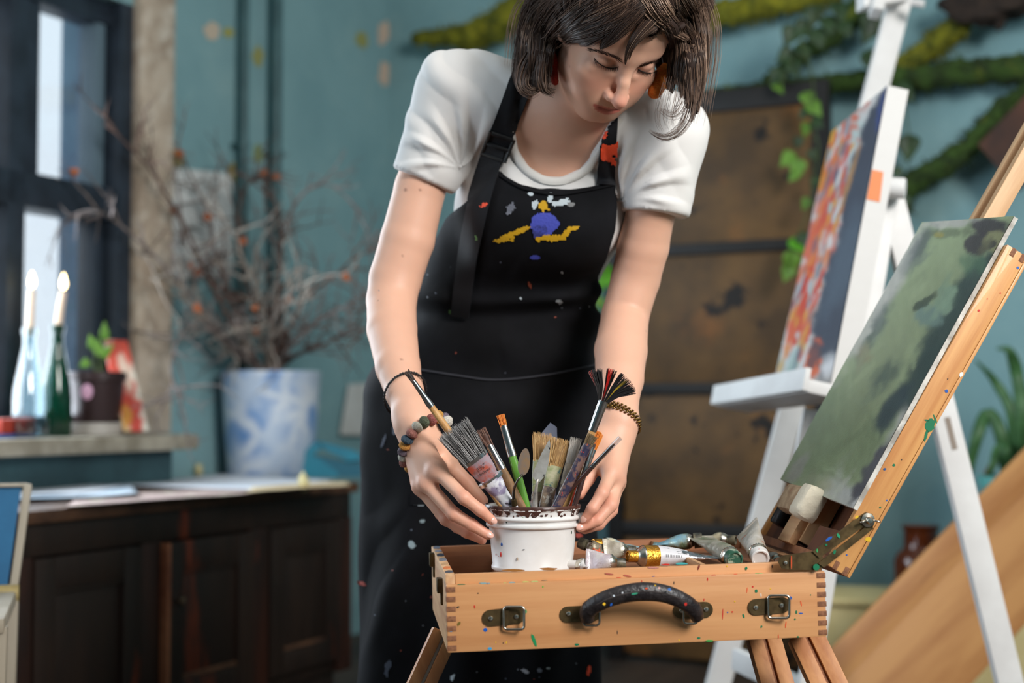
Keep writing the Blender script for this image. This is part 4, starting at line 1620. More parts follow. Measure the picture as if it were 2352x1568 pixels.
# black cord bracelet: ring round the forearm
cA = P(931, 905, 2.077)
axA = nrm(P(952, 968, 2.04) - P(914, 842, 2.12))
e1 = nrm(np.array([0.93, 0, 0.34]) - axA * np.dot([0.93, 0, 0.34], axA))
e2 = np.cross(axA, e1)
t = np.linspace(0, 2 * np.pi, 48, endpoint=False)
ringp = cA + 0.0325 * np.cos(t)[:, None] * e1 + 0.0325 * np.sin(t)[:, None] * e2 + (0.012 * np.cos(t + 2.4))[:, None] * axA
mb = MB()
for ph in (0, 2.094, 4.189):
    tw = t * 26 + ph
    rp = ringp + 0.0011 * np.cos(tw)[:, None] * axA + 0.0011 * np.sin(tw)[:, None] * (ringp - cA) / 0.0325
    mb.tube(rp, 0.0012, 6, close=True)
obj('cord_bracelet', mb, mat('black_cord', (20, 18, 20), rough=0.7), person, label='thin black braided cord round the forearm')
# felt bead bracelet
BEADS = [(1027, 968, 2.02, (198, 190, 178)), (1020, 961, 2.03, (104, 92, 104)), (1008, 957, 2.028, (186, 132, 58)), (992, 964, 2.012, (138, 72, 66)),
         (975, 969, 2.002, (72, 78, 58)), (958, 980, 1.996, (186, 180, 164)), (946, 996, 1.992, (138, 84, 74)), (936, 1009, 1.995, (40, 56, 70)),
         (931, 1023, 2.002, (176, 118, 50)), (927, 1036, 2.010, (92, 78, 88)), (928, 1048, 2.02, (176, 168, 154)), (931, 1060, 2.032, (128, 76, 66)), (942, 1071, 2.045, (184, 126, 56))]
cB = P(977, 1015, 2.035)
brl = MB()
bp = np.array([P(b[0], b[1], b[2]) for b in BEADS])
back = np.array([P(1025, 985, 2.055), P(1010, 1010, 2.07), P(985, 1040, 2.075), P(960, 1062, 2.065)])
loop = catmull(np.vstack([bp, back[::-1], bp[:1]]), 80)
brl.tube(loop[:-1], 0.001, 5, close=True)
bcord = obj('bead_bracelet', brl, mat('bead_thread', (60, 50, 44), rough=0.9), person, label='bracelet of muted felt beads')
for i, b in enumerate(BEADS):
    tgv = nrm(bp[min(i + 1, len(bp) - 1)] - bp[max(i - 1, 0)])
    outv = nrm(bp[i] - cB)
    outv = nrm(outv - tgv * (outv @ tgv))
    mb = MB()
    mb.ellipsoid(bp[i], (0.0062, 0.0095, 0.0085), np.stack([tgv, outv, np.cross(tgv, outv)]), 18, 12, jit=0.12, seed=i)
    obj('bead', mb, mat('felt_bead_%d' % i, b[3], rough=0.95, var=tuple(min(255, c + 26) for c in b[3]), vscale=500, bump=0.5, bscale=700), bcord, smooth=180)
# brass link bracelet on the other wrist
brass = mat('antique_brass', (150, 118, 66), rough=0.35, metal=1.0, var=(90, 68, 38), vscale=300)
axW = nrm(P(1417, 1000, 2.06) - P(1423, 925, 2.09))
cW = P(1420, 966, 2.066)
f1 = nrm(np.array([1.0, 0, 0]) - axW * axW[0])
f2 = np.cross(axW, f1)
band = MB()
tb = np.linspace(0, 2 * np.pi, 60, endpoint=False)


def wrist(t, h):
    w = 0.0305 + 0.0010 * math.cos(2 * t)
    return cW + w * math.cos(t) * f1 + 0.0310 * math.sin(t) * f2 + axW * (h + 0.010 * math.cos(t) - 0.004)


band.tube(np.array([wrist(q, 0) for q in tb]), 0.0016, 6, close=True, flat=1.0)
wb = obj('link_bracelet', band, brass, person, label='brass beaded link bracelet')
for row, h in enumerate((-0.0052, -0.0026, 0.0, 0.0026, 0.0052)):
    mb = MB()
    for k in range(34):
        q = 2 * np.pi * (k + 0.5 * (row % 2)) / 34
        p = wrist(q, h)
        o = nrm(p - cW - axW * ((p - cW) @ axW))
        mb.ellipsoid(p + o * 0.0012, (0.0022, 0.0019, 0.0016), np.stack([np.cross(axW, o), o, axW]), 8, 6)
    obj('link_row', mb, brass, wb, smooth=180, kind='stuff')

# finger nails
nailm = mat('nail', (226, 176, 160), rough=0.25, coat=0.3)
for nm, i, a, b, r in NAILS:
    if (nm, i) not in (('L', 0), ('L', 1), ('R', 0), ('R', 1), ('R', 4)):
        continue
    ax = nrm(b - a)
    out = nrm(CAM - b)
    if nm == 'L':
        out = nrm(out + np.array([0.35, 0, 0.15]))
    else:
        out = nrm(out + np.array([-0.55, 0, -0.1]))
    out = nrm(out - ax * (out @ ax))
    mb = MB()
    mb.ellipsoid(b + out * r * 0.72 + ax * r * 0.15, (r * 0.95, r * 0.70, r * 0.34), np.stack([ax, np.cross(out, ax), out]), 14, 8)
    obj('nail', mb, nailm, person, smooth=180)
# ================================================================== the box easel
YAW, ROLL = math.radians(6.0), math.radians(1.4)
bex = nrm((math.cos(YAW) * math.cos(ROLL), math.sin(YAW) * math.cos(ROLL), math.sin(ROLL)))
bey = np.array([-math.sin(YAW), math.cos(YAW), 0.0])
bez = np.cross(bex, bey)
BO = P(1025, 1344, 1.792)
BF = Frame(BO, bex, bey, bez)
BW = 0.40
while proj(BO + bex * BW)[0] < 1894:
    BW += 0.0005
BH, BD, LIP = 0.0837, 0.375, 0.012


def fp(px, py, out=0.0):
    """pixel -> point on the front face of the box, 'out' metres proud of it"""
    return on_plane(px, py, BO - bey * out, bey)


wood_f = mat('beech_front', (206, 150, 100), rough=0.5, var=(190, 130, 82), vscale=55, vpos=(0.35, 0.7), grain=bex, gstretch=16, bump=0.04, bscale=120, coat=0.15)
wood_s = mat('beech_side', (200, 158, 116), rough=0.6, var=(176, 128, 90), vscale=50, grain=bey, gstretch=14, bump=0.04, bscale=120, layers=(((120, 110, 100), 30, (0.62, 0.75)),))
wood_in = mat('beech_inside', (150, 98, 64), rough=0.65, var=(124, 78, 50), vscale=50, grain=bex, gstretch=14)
endgrain = mat('end_grain', (140, 92, 62), rough=0.7, var=(112, 70, 46), vscale=260)
brass_m = mat('aged_brass', (112, 92, 62), rough=0.4, metal=0.85, var=(84, 68, 46), vscale=60)
steel = mat('bright_steel', (190, 184, 172), rough=0.25, metal=1.0)
easel = thing('box_easel', (BO[0] + 0.22, BO[1] + 0.19, 0.0), 'paint-spattered wooden box easel with leather handle standing open', 'easel')


def bpart(name, x0, x1, y0, y1, z0, z1, m, bev=0.0015, parent=None):
    mb = MB()
    mb.box(BF, x0, x1, y0, y1, z0, z1, bev)
    return obj(name, mb, m, parent or easel)


T = 0.012
front = bpart('front_panel', 0, BW, 0, T, -BH, 0, wood_f)
bpart('front_lip', T, BW - T, T, T + 0.009, -BH + 0.01, LIP, wood_f)
left_p = bpart('side_panel', -0.0002, T, T, BD, -BH, LIP, wood_s)
right_p = bpart('side_panel', BW - T, BW + 0.0002, T, BD, -BH, LIP - 0.006, wood_s)
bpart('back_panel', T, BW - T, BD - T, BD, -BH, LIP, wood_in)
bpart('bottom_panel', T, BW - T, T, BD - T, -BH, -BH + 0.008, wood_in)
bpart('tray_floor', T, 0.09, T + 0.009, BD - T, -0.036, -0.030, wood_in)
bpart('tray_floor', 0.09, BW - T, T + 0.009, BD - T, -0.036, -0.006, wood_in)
bpart('tray_divider', 0.335, 0.341, T + 0.009, BD - T, -0.006, LIP - 0.002, wood_s, 0.0008)
for k in range(7):
    zc = -0.0055 - k * (BH - 0.011) / 6.0
    for x0, x1 in ((-0.0006, 0.0112), (BW - 0.0112, BW + 0.0006)):
        bpart('finger_joint', x0, x1, -0.0005, T - 0.001, zc - 0.0033, zc + 0.0033, endgrain, 0.0002)


def stadium(pa, pb, hw, out, th, n=10):
    """rounded plate between two front-face pixels"""
    a, b = fp(*pa, out), fp(*pb, out)
    ex = nrm(b - a)
    ey_ = np.cross(bey, ex)
    r = hw
    q = []
    for k in range(n + 1):
        t = math.pi / 2 + math.pi * k / n
        q.append(a + r * (math.cos(t) * ex + math.sin(t) * ey_))
    for k in range(n + 1):
        t = -math.pi / 2 + math.pi * k / n
        q.append(b + r * (math.cos(t) * ex + math.sin(t) * ey_))
    mb = MB()
    mb.prism(q, bey * th)
    return mb


def screw(px, py, out, parent, r=0.0034):
    c = fp(px, py, out)
    mb = MB()
    mb.lathe([(r, 0.0), (r, 0.0008), (r * 0.8, 0.0016), (0.0012, 0.0018), (0.0005, 0.0010), (0.0, 0.0010)], c, -bey, 14)
    o = obj('screw', mb, steel, parent)
    return o


def wire_loop(pts, r, closed=True, n=8):
    mb = MB()
    mb.tube(np.array(pts), r, n, close=closed)
    return mb


def round_rect(px0, py0, px1, py1, out, rad=7, n=5, tilt=0.0):
    q = []
    for cx, cy, a0 in ((px1 - rad, py0 + rad, -90), (px1 - rad, py1 - rad, 0), (px0 + rad, py1 - rad, 90), (px0 + rad, py0 + rad, 180)):
        for k in range(n):
            a = math.radians(a0 + 90 * k / (n - 1))
            x, y = cx + rad * math.cos(a), cy + rad * math.sin(a)
            q.append(fp(x, y, out + tilt * (x - px0) / (px1 - px0)))
    return q


# two latches
for (pa, pb, rr, scr, lab) in [((1126, 1419), (1188, 1413), (1157, 1393, 1204, 1445), [(1127, 1420), (1186, 1416)], 0),
                               ((1736, 1394), (1797, 1389), (1764, 1367, 1813, 1419), [(1736, 1395), (1795, 1390)], 1)]:
    pl = obj('latch', stadium(pa, pb, 0.0102, 0.0018, 0.0018), brass_m, easel)
    st = MB()
    a = (pa[0] + pb[0]) / 2
    st.prism([fp(a - 1, rr[1] + 9, 0.0042), fp(a + 11, rr[1] + 9, 0.0042), fp(a + 11, rr[3] - 9, 0.0042), fp(a - 1, rr[3] - 9, 0.0042)], bey * 0.0026)
    obj('latch_loop', st, brass_m, pl)
    obj('latch_ring', wire_loop(round_rect(*rr, 0.005, 8, tilt=0.006), 0.0017), steel, pl, 180)
    for s_ in scr:
        screw(s_[0], s_[1], 0.0018, pl)
# handle brackets, rings and the leather grip
for (pa, pb, rr, scr) in [((1304, 1411), (1362, 1408), (1339, 1393, 1377, 1436), [(1306, 1409)]), ((1564, 1402), (1620, 1400), (1570, 1386, 1602, 1432), [(1566, 1402), (1622, 1399)])]:
    pl = obj('handle_bracket', stadium(pa, pb, 0.0100, 0.0018, 0.0018), brass_m, easel)
    obj('handle_ring', wire_loop(round_rect(*rr, 0.006, 8, tilt=0.008), 0.0015), steel, pl, 180)
    for s_ in scr:
        screw(s_[0], s_[1], 0.0018, pl)
hp = [(1349, 1424, 0.012), (1352, 1400, 0.022), (1385, 1379, 0.030), (1430, 1364, 0.034), (1480, 1358, 0.036), (1530, 1364, 0.036), (1572, 1382, 0.031), (1594, 1400, 0.024), (1603, 1420, 0.016)]
c = catmull(np.array([fp(*q) for q in hp]), 40)
u = np.linspace(0, 1, 40)
rad = np.interp(u, [0, 0.08, 0.2, 0.5, 0.8, 0.92, 1], [0.0085, 0.0100, 0.0108, 0.0118, 0.0104, 0.0098, 0.0080])
leather = mat('dark_leather', (30, 25, 27), rough=0.38, var=(46, 40, 40), vscale=60, bump=0.25, bscale=160, spec=0.6)
mb = MB()
mb.tube(c, rad, 18, flat=0.8, ref=-bey)
grip = obj('handle_grip', mb, leather, easel, 60, label='curved dark leather carrying handle')
mb = MB()
mb.tube(c[7:-6] + (bez * 0.6 - bey * 0.8) * 0.0 + np.array([-bey * r_ * 0.80 + bez * r_ * 0.1 for r_ in rad[7:-6]]), 0.0008, 5)
obj('seam', mb, mat('leather_seam', (64, 56, 54), rough=0.6), grip)
for i in (5, -7):
    mb = MB()
    mb.tube(c[i:i + 2] if i > 0 else c[i:i + 2], rad[i] * 1.05, 18, flat=0.8, ref=-bey)
    obj('leather_end', mb, leather, grip)

# clips on the left side
for (px0, py0, px1, py1, d) in ((987, 1268, 997, 1312, 2.08), (1005, 1326, 1019, 1373, 1.88)):
    o = P((px0 + px1) / 2, (py0 + py1) / 2, d)
    yl = (o - BO) @ bey
    zl = (o - BO) @ bez
    mb = MB()
    mb.box(BF, -0.0075, 0.0, yl - 0.010, yl + 0.010, zl - 0.006, zl + 0.013, 0.001)
    mb.box(BF, -0.0030, 0.0, yl - 0.006, yl + 0.006, zl - 0.022, zl - 0.005, 0.001)
    obj('side_clip', mb, brass_m, easel)

# spatters of dried paint on the front, grip and lip
spots = MB()


def spot(px, py, rx, ry, rot, col, out=0.0004, seed=0, fn=None, th=0.0006):
    rg = np.random.RandomState(seed + int(px))
    n = 12
    q = []
    for k in range(n):
        a = 2 * math.pi * k / n
        r = 1 + rg.uniform(-0.16, 0.16)
        x, y = rx * r * math.cos(a), ry * r * math.sin(a)
        xx, yy = px + x * math.cos(rot) - y * math.sin(rot), py + x * math.sin(rot) + y * math.cos(rot)
        q.append(fn(xx, yy) if fn else fp(xx, yy, out))
    spots.prism(q, bey * th, lin(col))


G, BL, Y_, RD, LB, OR = (22, 110, 74), (24, 86, 170), (222, 178, 40), (196, 44, 34), (60, 150, 196), (224, 84, 44)
for a in [(1115, 1446, 4.6, 4.4, 0, BL), (1226, 1469, 4.0, 16, -0.35, (30, 132, 78)), (1125, 1489, 4.5, 3.5, 0, LB), (1090, 1393, 1.6, 4.2, -0.2, RD), (1054, 1432, 3, 6, 0.6, (110, 92, 40)),
          (1325, 1480, 5, 3, 0, G), (1052, 1394, 3.5, 2, -0.4, (70, 60, 50)), (1034, 1448, 5, 2.4, 0.3, LB), (1207, 1404, 3.2, 5, 0, (40, 150, 100)), (1139, 1475, 1.2, 1.6, 0, Y_), (1163, 1475, 1, 3, 0.2, Y_),
          (1156, 1476, 1, 2, 0, (50, 46, 44)), (1098, 1362, 1.6, 1.4, 0, (50, 46, 44)), (1247, 1347, 1.4, 2, 0, (60, 180, 60)), (1120, 1340, 1, 1, 0, BL),
          (1625, 1330, 1.6, 4, 0, RD), (1660, 1410, 1, 13, 0.05, RD), (1682, 1405, 2, 1.8, 0, RD), (1671, 1406, 1.6, 1.6, 0, BL), (1708, 1414, 2.2, 5.5, -0.3, G), (1737, 1357, 3.4, 3.6, 0, G),
          (1729, 1347, 2, 2, 0, RD), (1748, 1366, 1.4, 4.5, 0, (226, 214, 200)), (1816, 1373, 3.6, 4, 0, BL), (1840, 1385, 1.4, 6.5, -0.2, OR), (1829, 1405, 1.8, 4.5, 0, G), (1840, 1408, 5, 1.4, 0, BL),
          (1826, 1422, 2, 2.2, 0, G), (1749, 1439, 2, 3.4, 0.2, G), (1805, 1434, 1.4, 8, 0.12, OR), (1833, 1462, 2.4, 2.2, 0, G), (1688, 1381, 1.8, 1.8, 0, Y_), (1770, 1352, 1.6, 1.4, 0, Y_),
          (1716, 1355, 0.9, 6, 0.1, OR), (1617, 1377, 1, 3.2, 0, RD), (1894, 1405, 1.6, 2, 0, Y_), (1788, 1461, 0.9, 5, 0, RD), (1474, 1336, 0.9, 5, 0, RD), (1548, 1338, 0.8, 4, 0, (60, 50, 46)), (1418, 1452, 0.7, 5, 0, (70, 60, 54)),
          (1862, 1366, 1.2, 1.6, 0, G), (1605, 1465, 4, 2, 0, G), (1630, 1471, 9, 2.2, 0, (60, 150, 70)), (1560, 1470, 2, 1.5, 0, Y_)]:
    spot(*a[:5], a[5])
lipf = lambda x, y: on_plane(x, y, BO + bey * (T - 0.0007), bey)
for a in [(1530, 1296, 10, 2, 0, RD), (1565, 1294, 14, 2.5, 0, (70, 160, 160)), (1714, 1305, 3, 4, 0, G), (1605, 1302, 2, 6, 0.3, (120, 50, 40)), (1670, 1300, 1.4, 1.6, 0, Y_), (1500, 1303, 12, 2.2, 0.05, (190, 130, 120)),
          (1180, 1309, 26, 3, 0, (150, 96, 40)), (1260, 1306, 20, 3, 0, (156, 100, 44)), (1400, 1318, 11, 1.8, 0.1, (160, 84, 70)), (1440, 1322, 10, 2, 0.2, (170, 90, 74)), (1774, 1300, 1.4, 4, 0, (80, 60, 50))]:
    spot(*a[:5], a[5], fn=lipf)
def topf(x, y):
    p = on_plane(x, y, BO + bez * 0.0006, bez)
    yl = (p - BO) @ bey
    return p + bey * (min(max(yl, 0.0008), T - 0.0008) - yl)
tops = MB()
for a in [(1060, 1342, 9, 3, 0, G), (1110, 1338, 8, 3.2, 0, (110, 160, 170)), (1122, 1340, 4, 4, 0, (110, 160, 170)), (1176, 1337, 7, 3, 0, (120, 170, 180)), (1208, 1336, 8, 3.6, 0, (186, 190, 110)), (1228, 1335, 9, 3.4, 0, (176, 190, 120)),
          (1250, 1331, 7, 2.4, 0, (120, 110, 90)), (1748, 1318, 7, 4.5, 0, (90, 210, 120)), (1160, 1338, 4, 2.4, 0, (196, 180, 110)), (1420, 1325, 5, 1.6, 0, RD), (1500, 1322, 3, 1.4, 0, BL), (1640, 1320, 5, 1.6, 0, RD), (1690, 1318, 4, 1.6, 0, OR)]:
    rg = np.random.RandomState(int(a[0]))
    n = 12
    q = [topf(a[0] + a[2] * (1 + rg.uniform(-.2, .2)) * math.cos(2 * math.pi * k / n), a[1] + a[3] * 0.6 * (1 + rg.uniform(-.2, .2)) * math.sin(2 * math.pi * k / n)) for k in range(n)]
    spots.prism(q, -bez * 0.0006, lin(a[5]))
# smears along the left rim
for k, (yy, cc, ln) in enumerate([(0.03, (70, 76, 84), 0.02), (0.075, (210, 120, 70), 0.02), (0.12, (190, 150, 110), 0.02), (0.17, (120, 122, 130), 0.03), (0.23, (60, 66, 80), 0.03), (0.29, (150, 150, 160), 0.02), (0.335, (110, 116, 130), 0.03)]):
    q = [BF.w(np.array([x, yy + dy, LIP + 0.0006])) for x, dy in ((0.001, 0), (0.006, -0.004), (0.011, 0.002), (0.0115, ln), (0.006, ln + 0.005), (0.0015, ln * 0.8))]
    spots.prism(q, -bez * 0.0006, lin(cc))
for a in [(1388, 1387, 3.4, 3.2, 0, Y_), (1404, 1388, 2, 4, 0.5, BL), (1410, 1368, 2.2, 2, 0, (210, 220, 230)), (1430, 1361, 2, 2, 0, (220, 224, 230)), (1458, 1363, 8, 2, -0.2, (50, 140, 110)), (1485, 1351, 3, 2, 0, OR), (1514, 1350, 2.6, 2.6, 0, (226, 180, 170)),
          (1538, 1353, 4.4, 3, 0.2, (70, 120, 190)), (1505, 1344, 2, 1.6, 0, Y_), (1575, 1387, 3, 3.4, 0, RD)]:
    spot(*a[:5], a[5], out=0.0515)
obj('paint_spots', spots, mat('dried_paint_drops', (200, 200, 200), rough=0.4, vc=True), easel, 30, kind='stuff')

# ---------------- the raised lid
LA = math.radians(57.6)
les = nrm(math.cos(LA) * bex + math.sin(LA) * bez)
len_ = nrm(-math.sin(LA) * bex + math.cos(LA) * bez)
LO = fp(1952, 1328, 0.0)
LF = Frame(LO, les, bey, len_)          # x up the slope, y away, z out of the lid towards the canvas side
wood_l = mat('oak_lid', (214, 158, 96), rough=0.5, var=(190, 128, 72), vscale=48, grain=les, gstretch=18, coat=0.15, bump=0.04, bscale=100)
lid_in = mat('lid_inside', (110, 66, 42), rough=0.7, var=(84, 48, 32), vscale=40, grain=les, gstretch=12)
LL, LT = 0.486, 0.036


def lpart(name, x0, x1, y0, y1, z0, z1, m, bev=0.0012, parent=None):
    mb = MB()
    mb.box(LF, x0, x1, y0, y1, z0, z1, bev)
    return obj(name, mb, m, parent or easel)


lpart('lid_rail', 0, LL, 0.0, 0.012, 0.005, LT, wood_l)
lpart('lid_rail_edge', 0, LL, 0.0, 0.012, 0.0, 0.0046, wood_l)
LD = 0.335
lpart('lid_rail', 0, LL, LD - 0.012, LD, 0.0, LT, wood_l)
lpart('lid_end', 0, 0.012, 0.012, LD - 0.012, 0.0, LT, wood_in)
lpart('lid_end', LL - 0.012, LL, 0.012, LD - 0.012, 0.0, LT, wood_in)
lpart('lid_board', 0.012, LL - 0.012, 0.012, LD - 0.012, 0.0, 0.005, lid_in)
for z in (0.006, 0.021):
    lpart('finger_joint', -0.0004, 0.011, -0.0005, 0.011, z, z + 0.0065, endgrain, 0.0002)
    lpart('finger_joint', LL - 0.011, LL + 0.0004, -0.0005, 0.011, z, z + 0.0065, endgrain, 0.0002)
# mast that carries the canvas
for y0, y1 in ((0.150, 0.166), (0.192, 0.208)):
    lpart('mast_rail', 0.02, 0.78, y0, y1, 0.008, 0.034, mat('pale_mast_wood', (206, 166, 124), rough=0.55, var=(186, 142, 100), vscale=50, grain=les, gstretch=16))
lpart('mast_core', 0.02, 0.78, 0.166, 0.192, 0.006, 0.022, wood_in)
lpart('mast_slider', 0.010, 0.085, 0.155, 0.205, 0.034, 0.046, wood_s)
lpart('lid_block', 0.012, 0.05, 0.03, 0.12, 0.006, 0.030, lid_in)
lpart('lid_block', 0.012, 0.05, 0.25, 0.32, 0.006, 0.030, lid_in)
clampw = mat('taped_clamp', (186, 160, 128), rough=0.8, var=(150, 120, 92), vscale=40, layers=(((190, 70, 50), 70, (0.66, 0.72)),))
clamp = lpart('canvas_clamp', 0.050, 0.092, 0.150, 0.245, 0.034, 0.064, clampw, 0.010)
mb = MB()
mb.box(LF, 0.046, 0.096, 0.128, 0.172, 0.032, 0.067, 0.011)
vv = mb.v[0]
vv += 0.003 * (fbm(vv * 90, 2, 6)[:, None] - 0.5)
obj('masking_tape', mb, mat('cream_tape', (224, 214, 192), rough=0.75, bump=0.3, bscale=60), clamp, 60)
mb = MB()
mb.lathe([(0.0, 0), (0.011, 0.001), (0.0125, 0.004), (0.0125, 0.040), (0.010, 0.044), (0.0, 0.045)], LF.w(np.array([0.030, 0.262, 0.040])), les + 0.0 * bey, 18)
obj('clamp_knob', mb, mat('black_knob', (26, 22, 24), rough=0.35, layers=(((190, 50, 30), 60, (0.62, 0.66)),)), easel)
# paint on the lid rail
lf = lambda x, y: on_plane(x, y, BO - bey * 0.0004, bey)
lsp = MB()
for a in [(2137, 975, 11, 16, 0.2, G), (2127, 1000, 3.5, 14, 0.25, G), (2174, 898, 4.2, 4, 0, BL), (2053, 1068, 3.2, 3, 0, G), (2032, 1077, 3.6, 2.8, 0, (40, 80, 130)), (2037, 1149, 2, 2, 0, BL), (2022, 1165, 2.4, 2.2, 0, G),
          (1994, 1238, 7, 5, 0, Y_), (2338, 615, 3, 3, 0, BL), (2248, 713, 2.6, 2.8, 0, RD), (2298, 673, 1.8, 1.8, 0, RD), (2268, 686, 1.4, 1.4, 0, RD), (2177, 870, 1.6, 1.4, 0, (50, 46, 44)), (2071, 1055, 1.5, 1.5, 0, (60, 50, 46)),
          (1945, 1274, 2, 2, 0, BL), (2208, 860, 4, 6, 0.4, (226, 222, 214)), (2148, 962, 2, 11, -0.4, G), (2129, 965, 6, 2, 0.2, G)]:
    rg = np.random.RandomState(int(a[0]))
    n = 12
    q = [lf(a[0] + a[2] * (1 + rg.uniform(-.2, .2)) * math.cos(2 * math.pi * k / n) * math.cos(a[4]) - a[3] * math.sin(2 * math.pi * k / n) * math.sin(a[4]),
            a[1] + a[2] * math.cos(2 * math.pi * k / n) * math.sin(a[4]) + a[3] * (1 + rg.uniform(-.2, .2)) * math.sin(2 * math.pi * k / n) * math.cos(a[4])) for k in range(n)]
    lsp.prism(q, bey * 0.0006, lin(a[5]))
# brass lid stay with a slotted arm and wing nut
stay = MB()
stay.prism([fp(*q, 0.0042) for q in [(1788, 1291), (1791, 1281), (1800, 1275), (1866, 1266), (1886, 1272), (1896, 1290), (1891, 1303), (1878, 1309), (1812, 1308), (1796, 1305)]], bey * 0.0018)
so = obj('lid_stay', stay, brass_m, easel, 20, label='brass lid stay')
for k, q in enumerate([[(1866, 1266), (1976, 1184), (1992, 1186), (1996, 1200), (1882, 1281)], [(1893, 1303), (1879, 1293), (1990, 1208), (2004, 1206), (2006, 1214)]]):
    mb = MB()
    mb.prism([fp(*p, 0.0066) for p in q], bey * 0.0016)
    obj('stay_arm', mb, brass_m, so, 20)
mb = MB()
mb.prism([fp(*p, 0.0066) for p in [(1976, 1184), (1988, 1176), (2004, 1180), (2010, 1196), (2004, 1212), (1990, 1212), (1978, 1202)]], bey * 0.0016)
obj('stay_eye', mb, brass_m, so, 20)
wc = fp(1993, 1194, 0.0075)
mb = MB()
mb.lathe([(0.0, 0), (0.0090, 0), (0.0090, 0.0016), (0.0052, 0.0022), (0.0050, 0.008), (0.0034, 0.010), (0.0, 0.0102)], wc, -bey, 20)
wn = obj('wing_nut', mb, steel, so)
for s_ in (-1, 1):
    mb = MB()
    mb.tube([wc - bey * 0.006 + bex * 0.004 * s_, wc - bey * 0.009 + bex * 0.010 * s_ - bez * 0.001, wc - bey * 0.010 + bex * 0.0135 * s_ - bez * 0.002], [0.0022, 0.0026, 0.0020], 10, flat=0.6)
    obj('wing', mb, steel, so, 180)
screw(1804, 1292, 0.0045, so, 0.0028)
# far stay
mb = MB()
farp = lambda px, py: on_plane(px, py, BO + bey * (BD - 0.002), bey)
mb.prism([farp(*q) for q in [(1742, 1225), (1752, 1232), (1832, 1145), (1828, 1132), (1800, 1160)]], bey * 0.002)
obj('stay_arm', mb, brass_m, so, 20)
for a in [(1836, 1297 + 5, 7.5, 7.5, 0, G), (1818, 1291, 1.2, 16, 0, OR), (1904, 1237, 9, 3, -0.6, BL), (1926, 1230, 3, 6, -0.5, (40, 140, 100)), (1898, 1251, 2.6, 2.4, 0, G), (1917, 1267, 3, 5.5, 0.3, G), (1877, 1264, 1.6, 4.5, 0, (60, 150, 90)), (1968, 1187, 5, 3, -0.7, Y_), (1875, 1302, 7.5, 7.5, 0, G)]:
    if a[0] == 1836:
        continue
    rg = np.random.RandomState(int(a[0]))
    n = 12
    q = []
    for k in range(n):
        t = 2 * math.pi * k / n
        x, y = a[2] * math.cos(t), a[3] * math.sin(t)
        q.append(fp(a[0] + x * math.cos(a[4]) - y * math.sin(a[4]), a[1] + x * math.sin(a[4]) + y * math.cos(a[4]), 0.0074))
    lsp.prism(q, bey * 0.0006, lin(a[5]))
obj('paint_spots', lsp, MATS['dried_paint_drops'], easel, 30, kind='stuff')
# legs
leg_w = mat('leg_wood', (198, 138, 88), rough=0.5, var=(170, 108, 64), vscale=40, grain=(0.3, 0, -1), gstretch=14, coat=0.1)
for (pa, da, pb, db, w, grv) in [((1022, 1452), 1.98, (969, 1568), 1.965, 0.037, 'strip'), ((1752, 1462), 2.06, (1782, 1568), 2.03, 0.047, 'slot'), ((1848, 1458), 1.93, (1900, 1568), 1.90, 0.047, 'slot')]:
    a = P(*pa, da)
    b0 = P(*pb, db)
    b = a + (b0 - a) * (a[2] / (a[2] - b0[2]))
    dr = nrm(b - a)
    side = nrm(np.cross(dr, bey))
    mb = MB()
    mb.bar(a, b, w * 0.44, 0.022, side, 0.0015)
    lg = None
    off = side * w * 0.28
    mb2 = MB()
    mb2.bar(a - off, b - off, w * 0.44, 0.022, side, 0.0015)
    mb3 = MB()
    mb3.bar(a + off, b + off, w * 0.44, 0.022, side, 0.0015)
    core = MB()
    core.bar(a, b, w * 0.5, 0.012, side, 0.001)
    lg = obj('leg', core, wood_in, easel)
    obj('leg_rail', mb2, leg_w, lg)
    obj('leg_rail', mb3, leg_w, lg)
    if grv == 'strip':
        mb = MB()
        mb.bar(a - bey * 0.0062, b - bey * 0.0062, 0.0038, 0.001, side, 0.0)
        obj('metal_strip', mb, mat('pale_aluminium', (214, 208, 198), rough=0.5), lg)


# ================================================================== canvas painted in sage green
def bl(x, y, cx, cy, rx, ry, rot=0.0, soft=0.25, rag=0.35, sc=40.0, seed=0):
    c, s = math.cos(rot), math.sin(rot)
    dx, dy = x - cx, y - cy
    u, v = (dx * c + dy * s) / rx, (-dx * s + dy * c) / ry
    n = fbm(np.stack([x / sc, y / sc, np.zeros_like(x) + seed * 1.7], -1), 4, seed)
    return sstep(1 + soft, 1 - soft, np.sqrt(u * u + v * v) + rag * (n - 0.5) * 2)


def paint_layers(x, y, base, layers):
    col = np.tile(np.array(lin(base)), x.shape + (1,))
    for k, (c, a, args) in enumerate(layers):
        m = (bl(x, y, *args, seed=k + 3) * a)[..., None]
        col = col * (1 - m) + np.array(lin(c)) * m
    return col


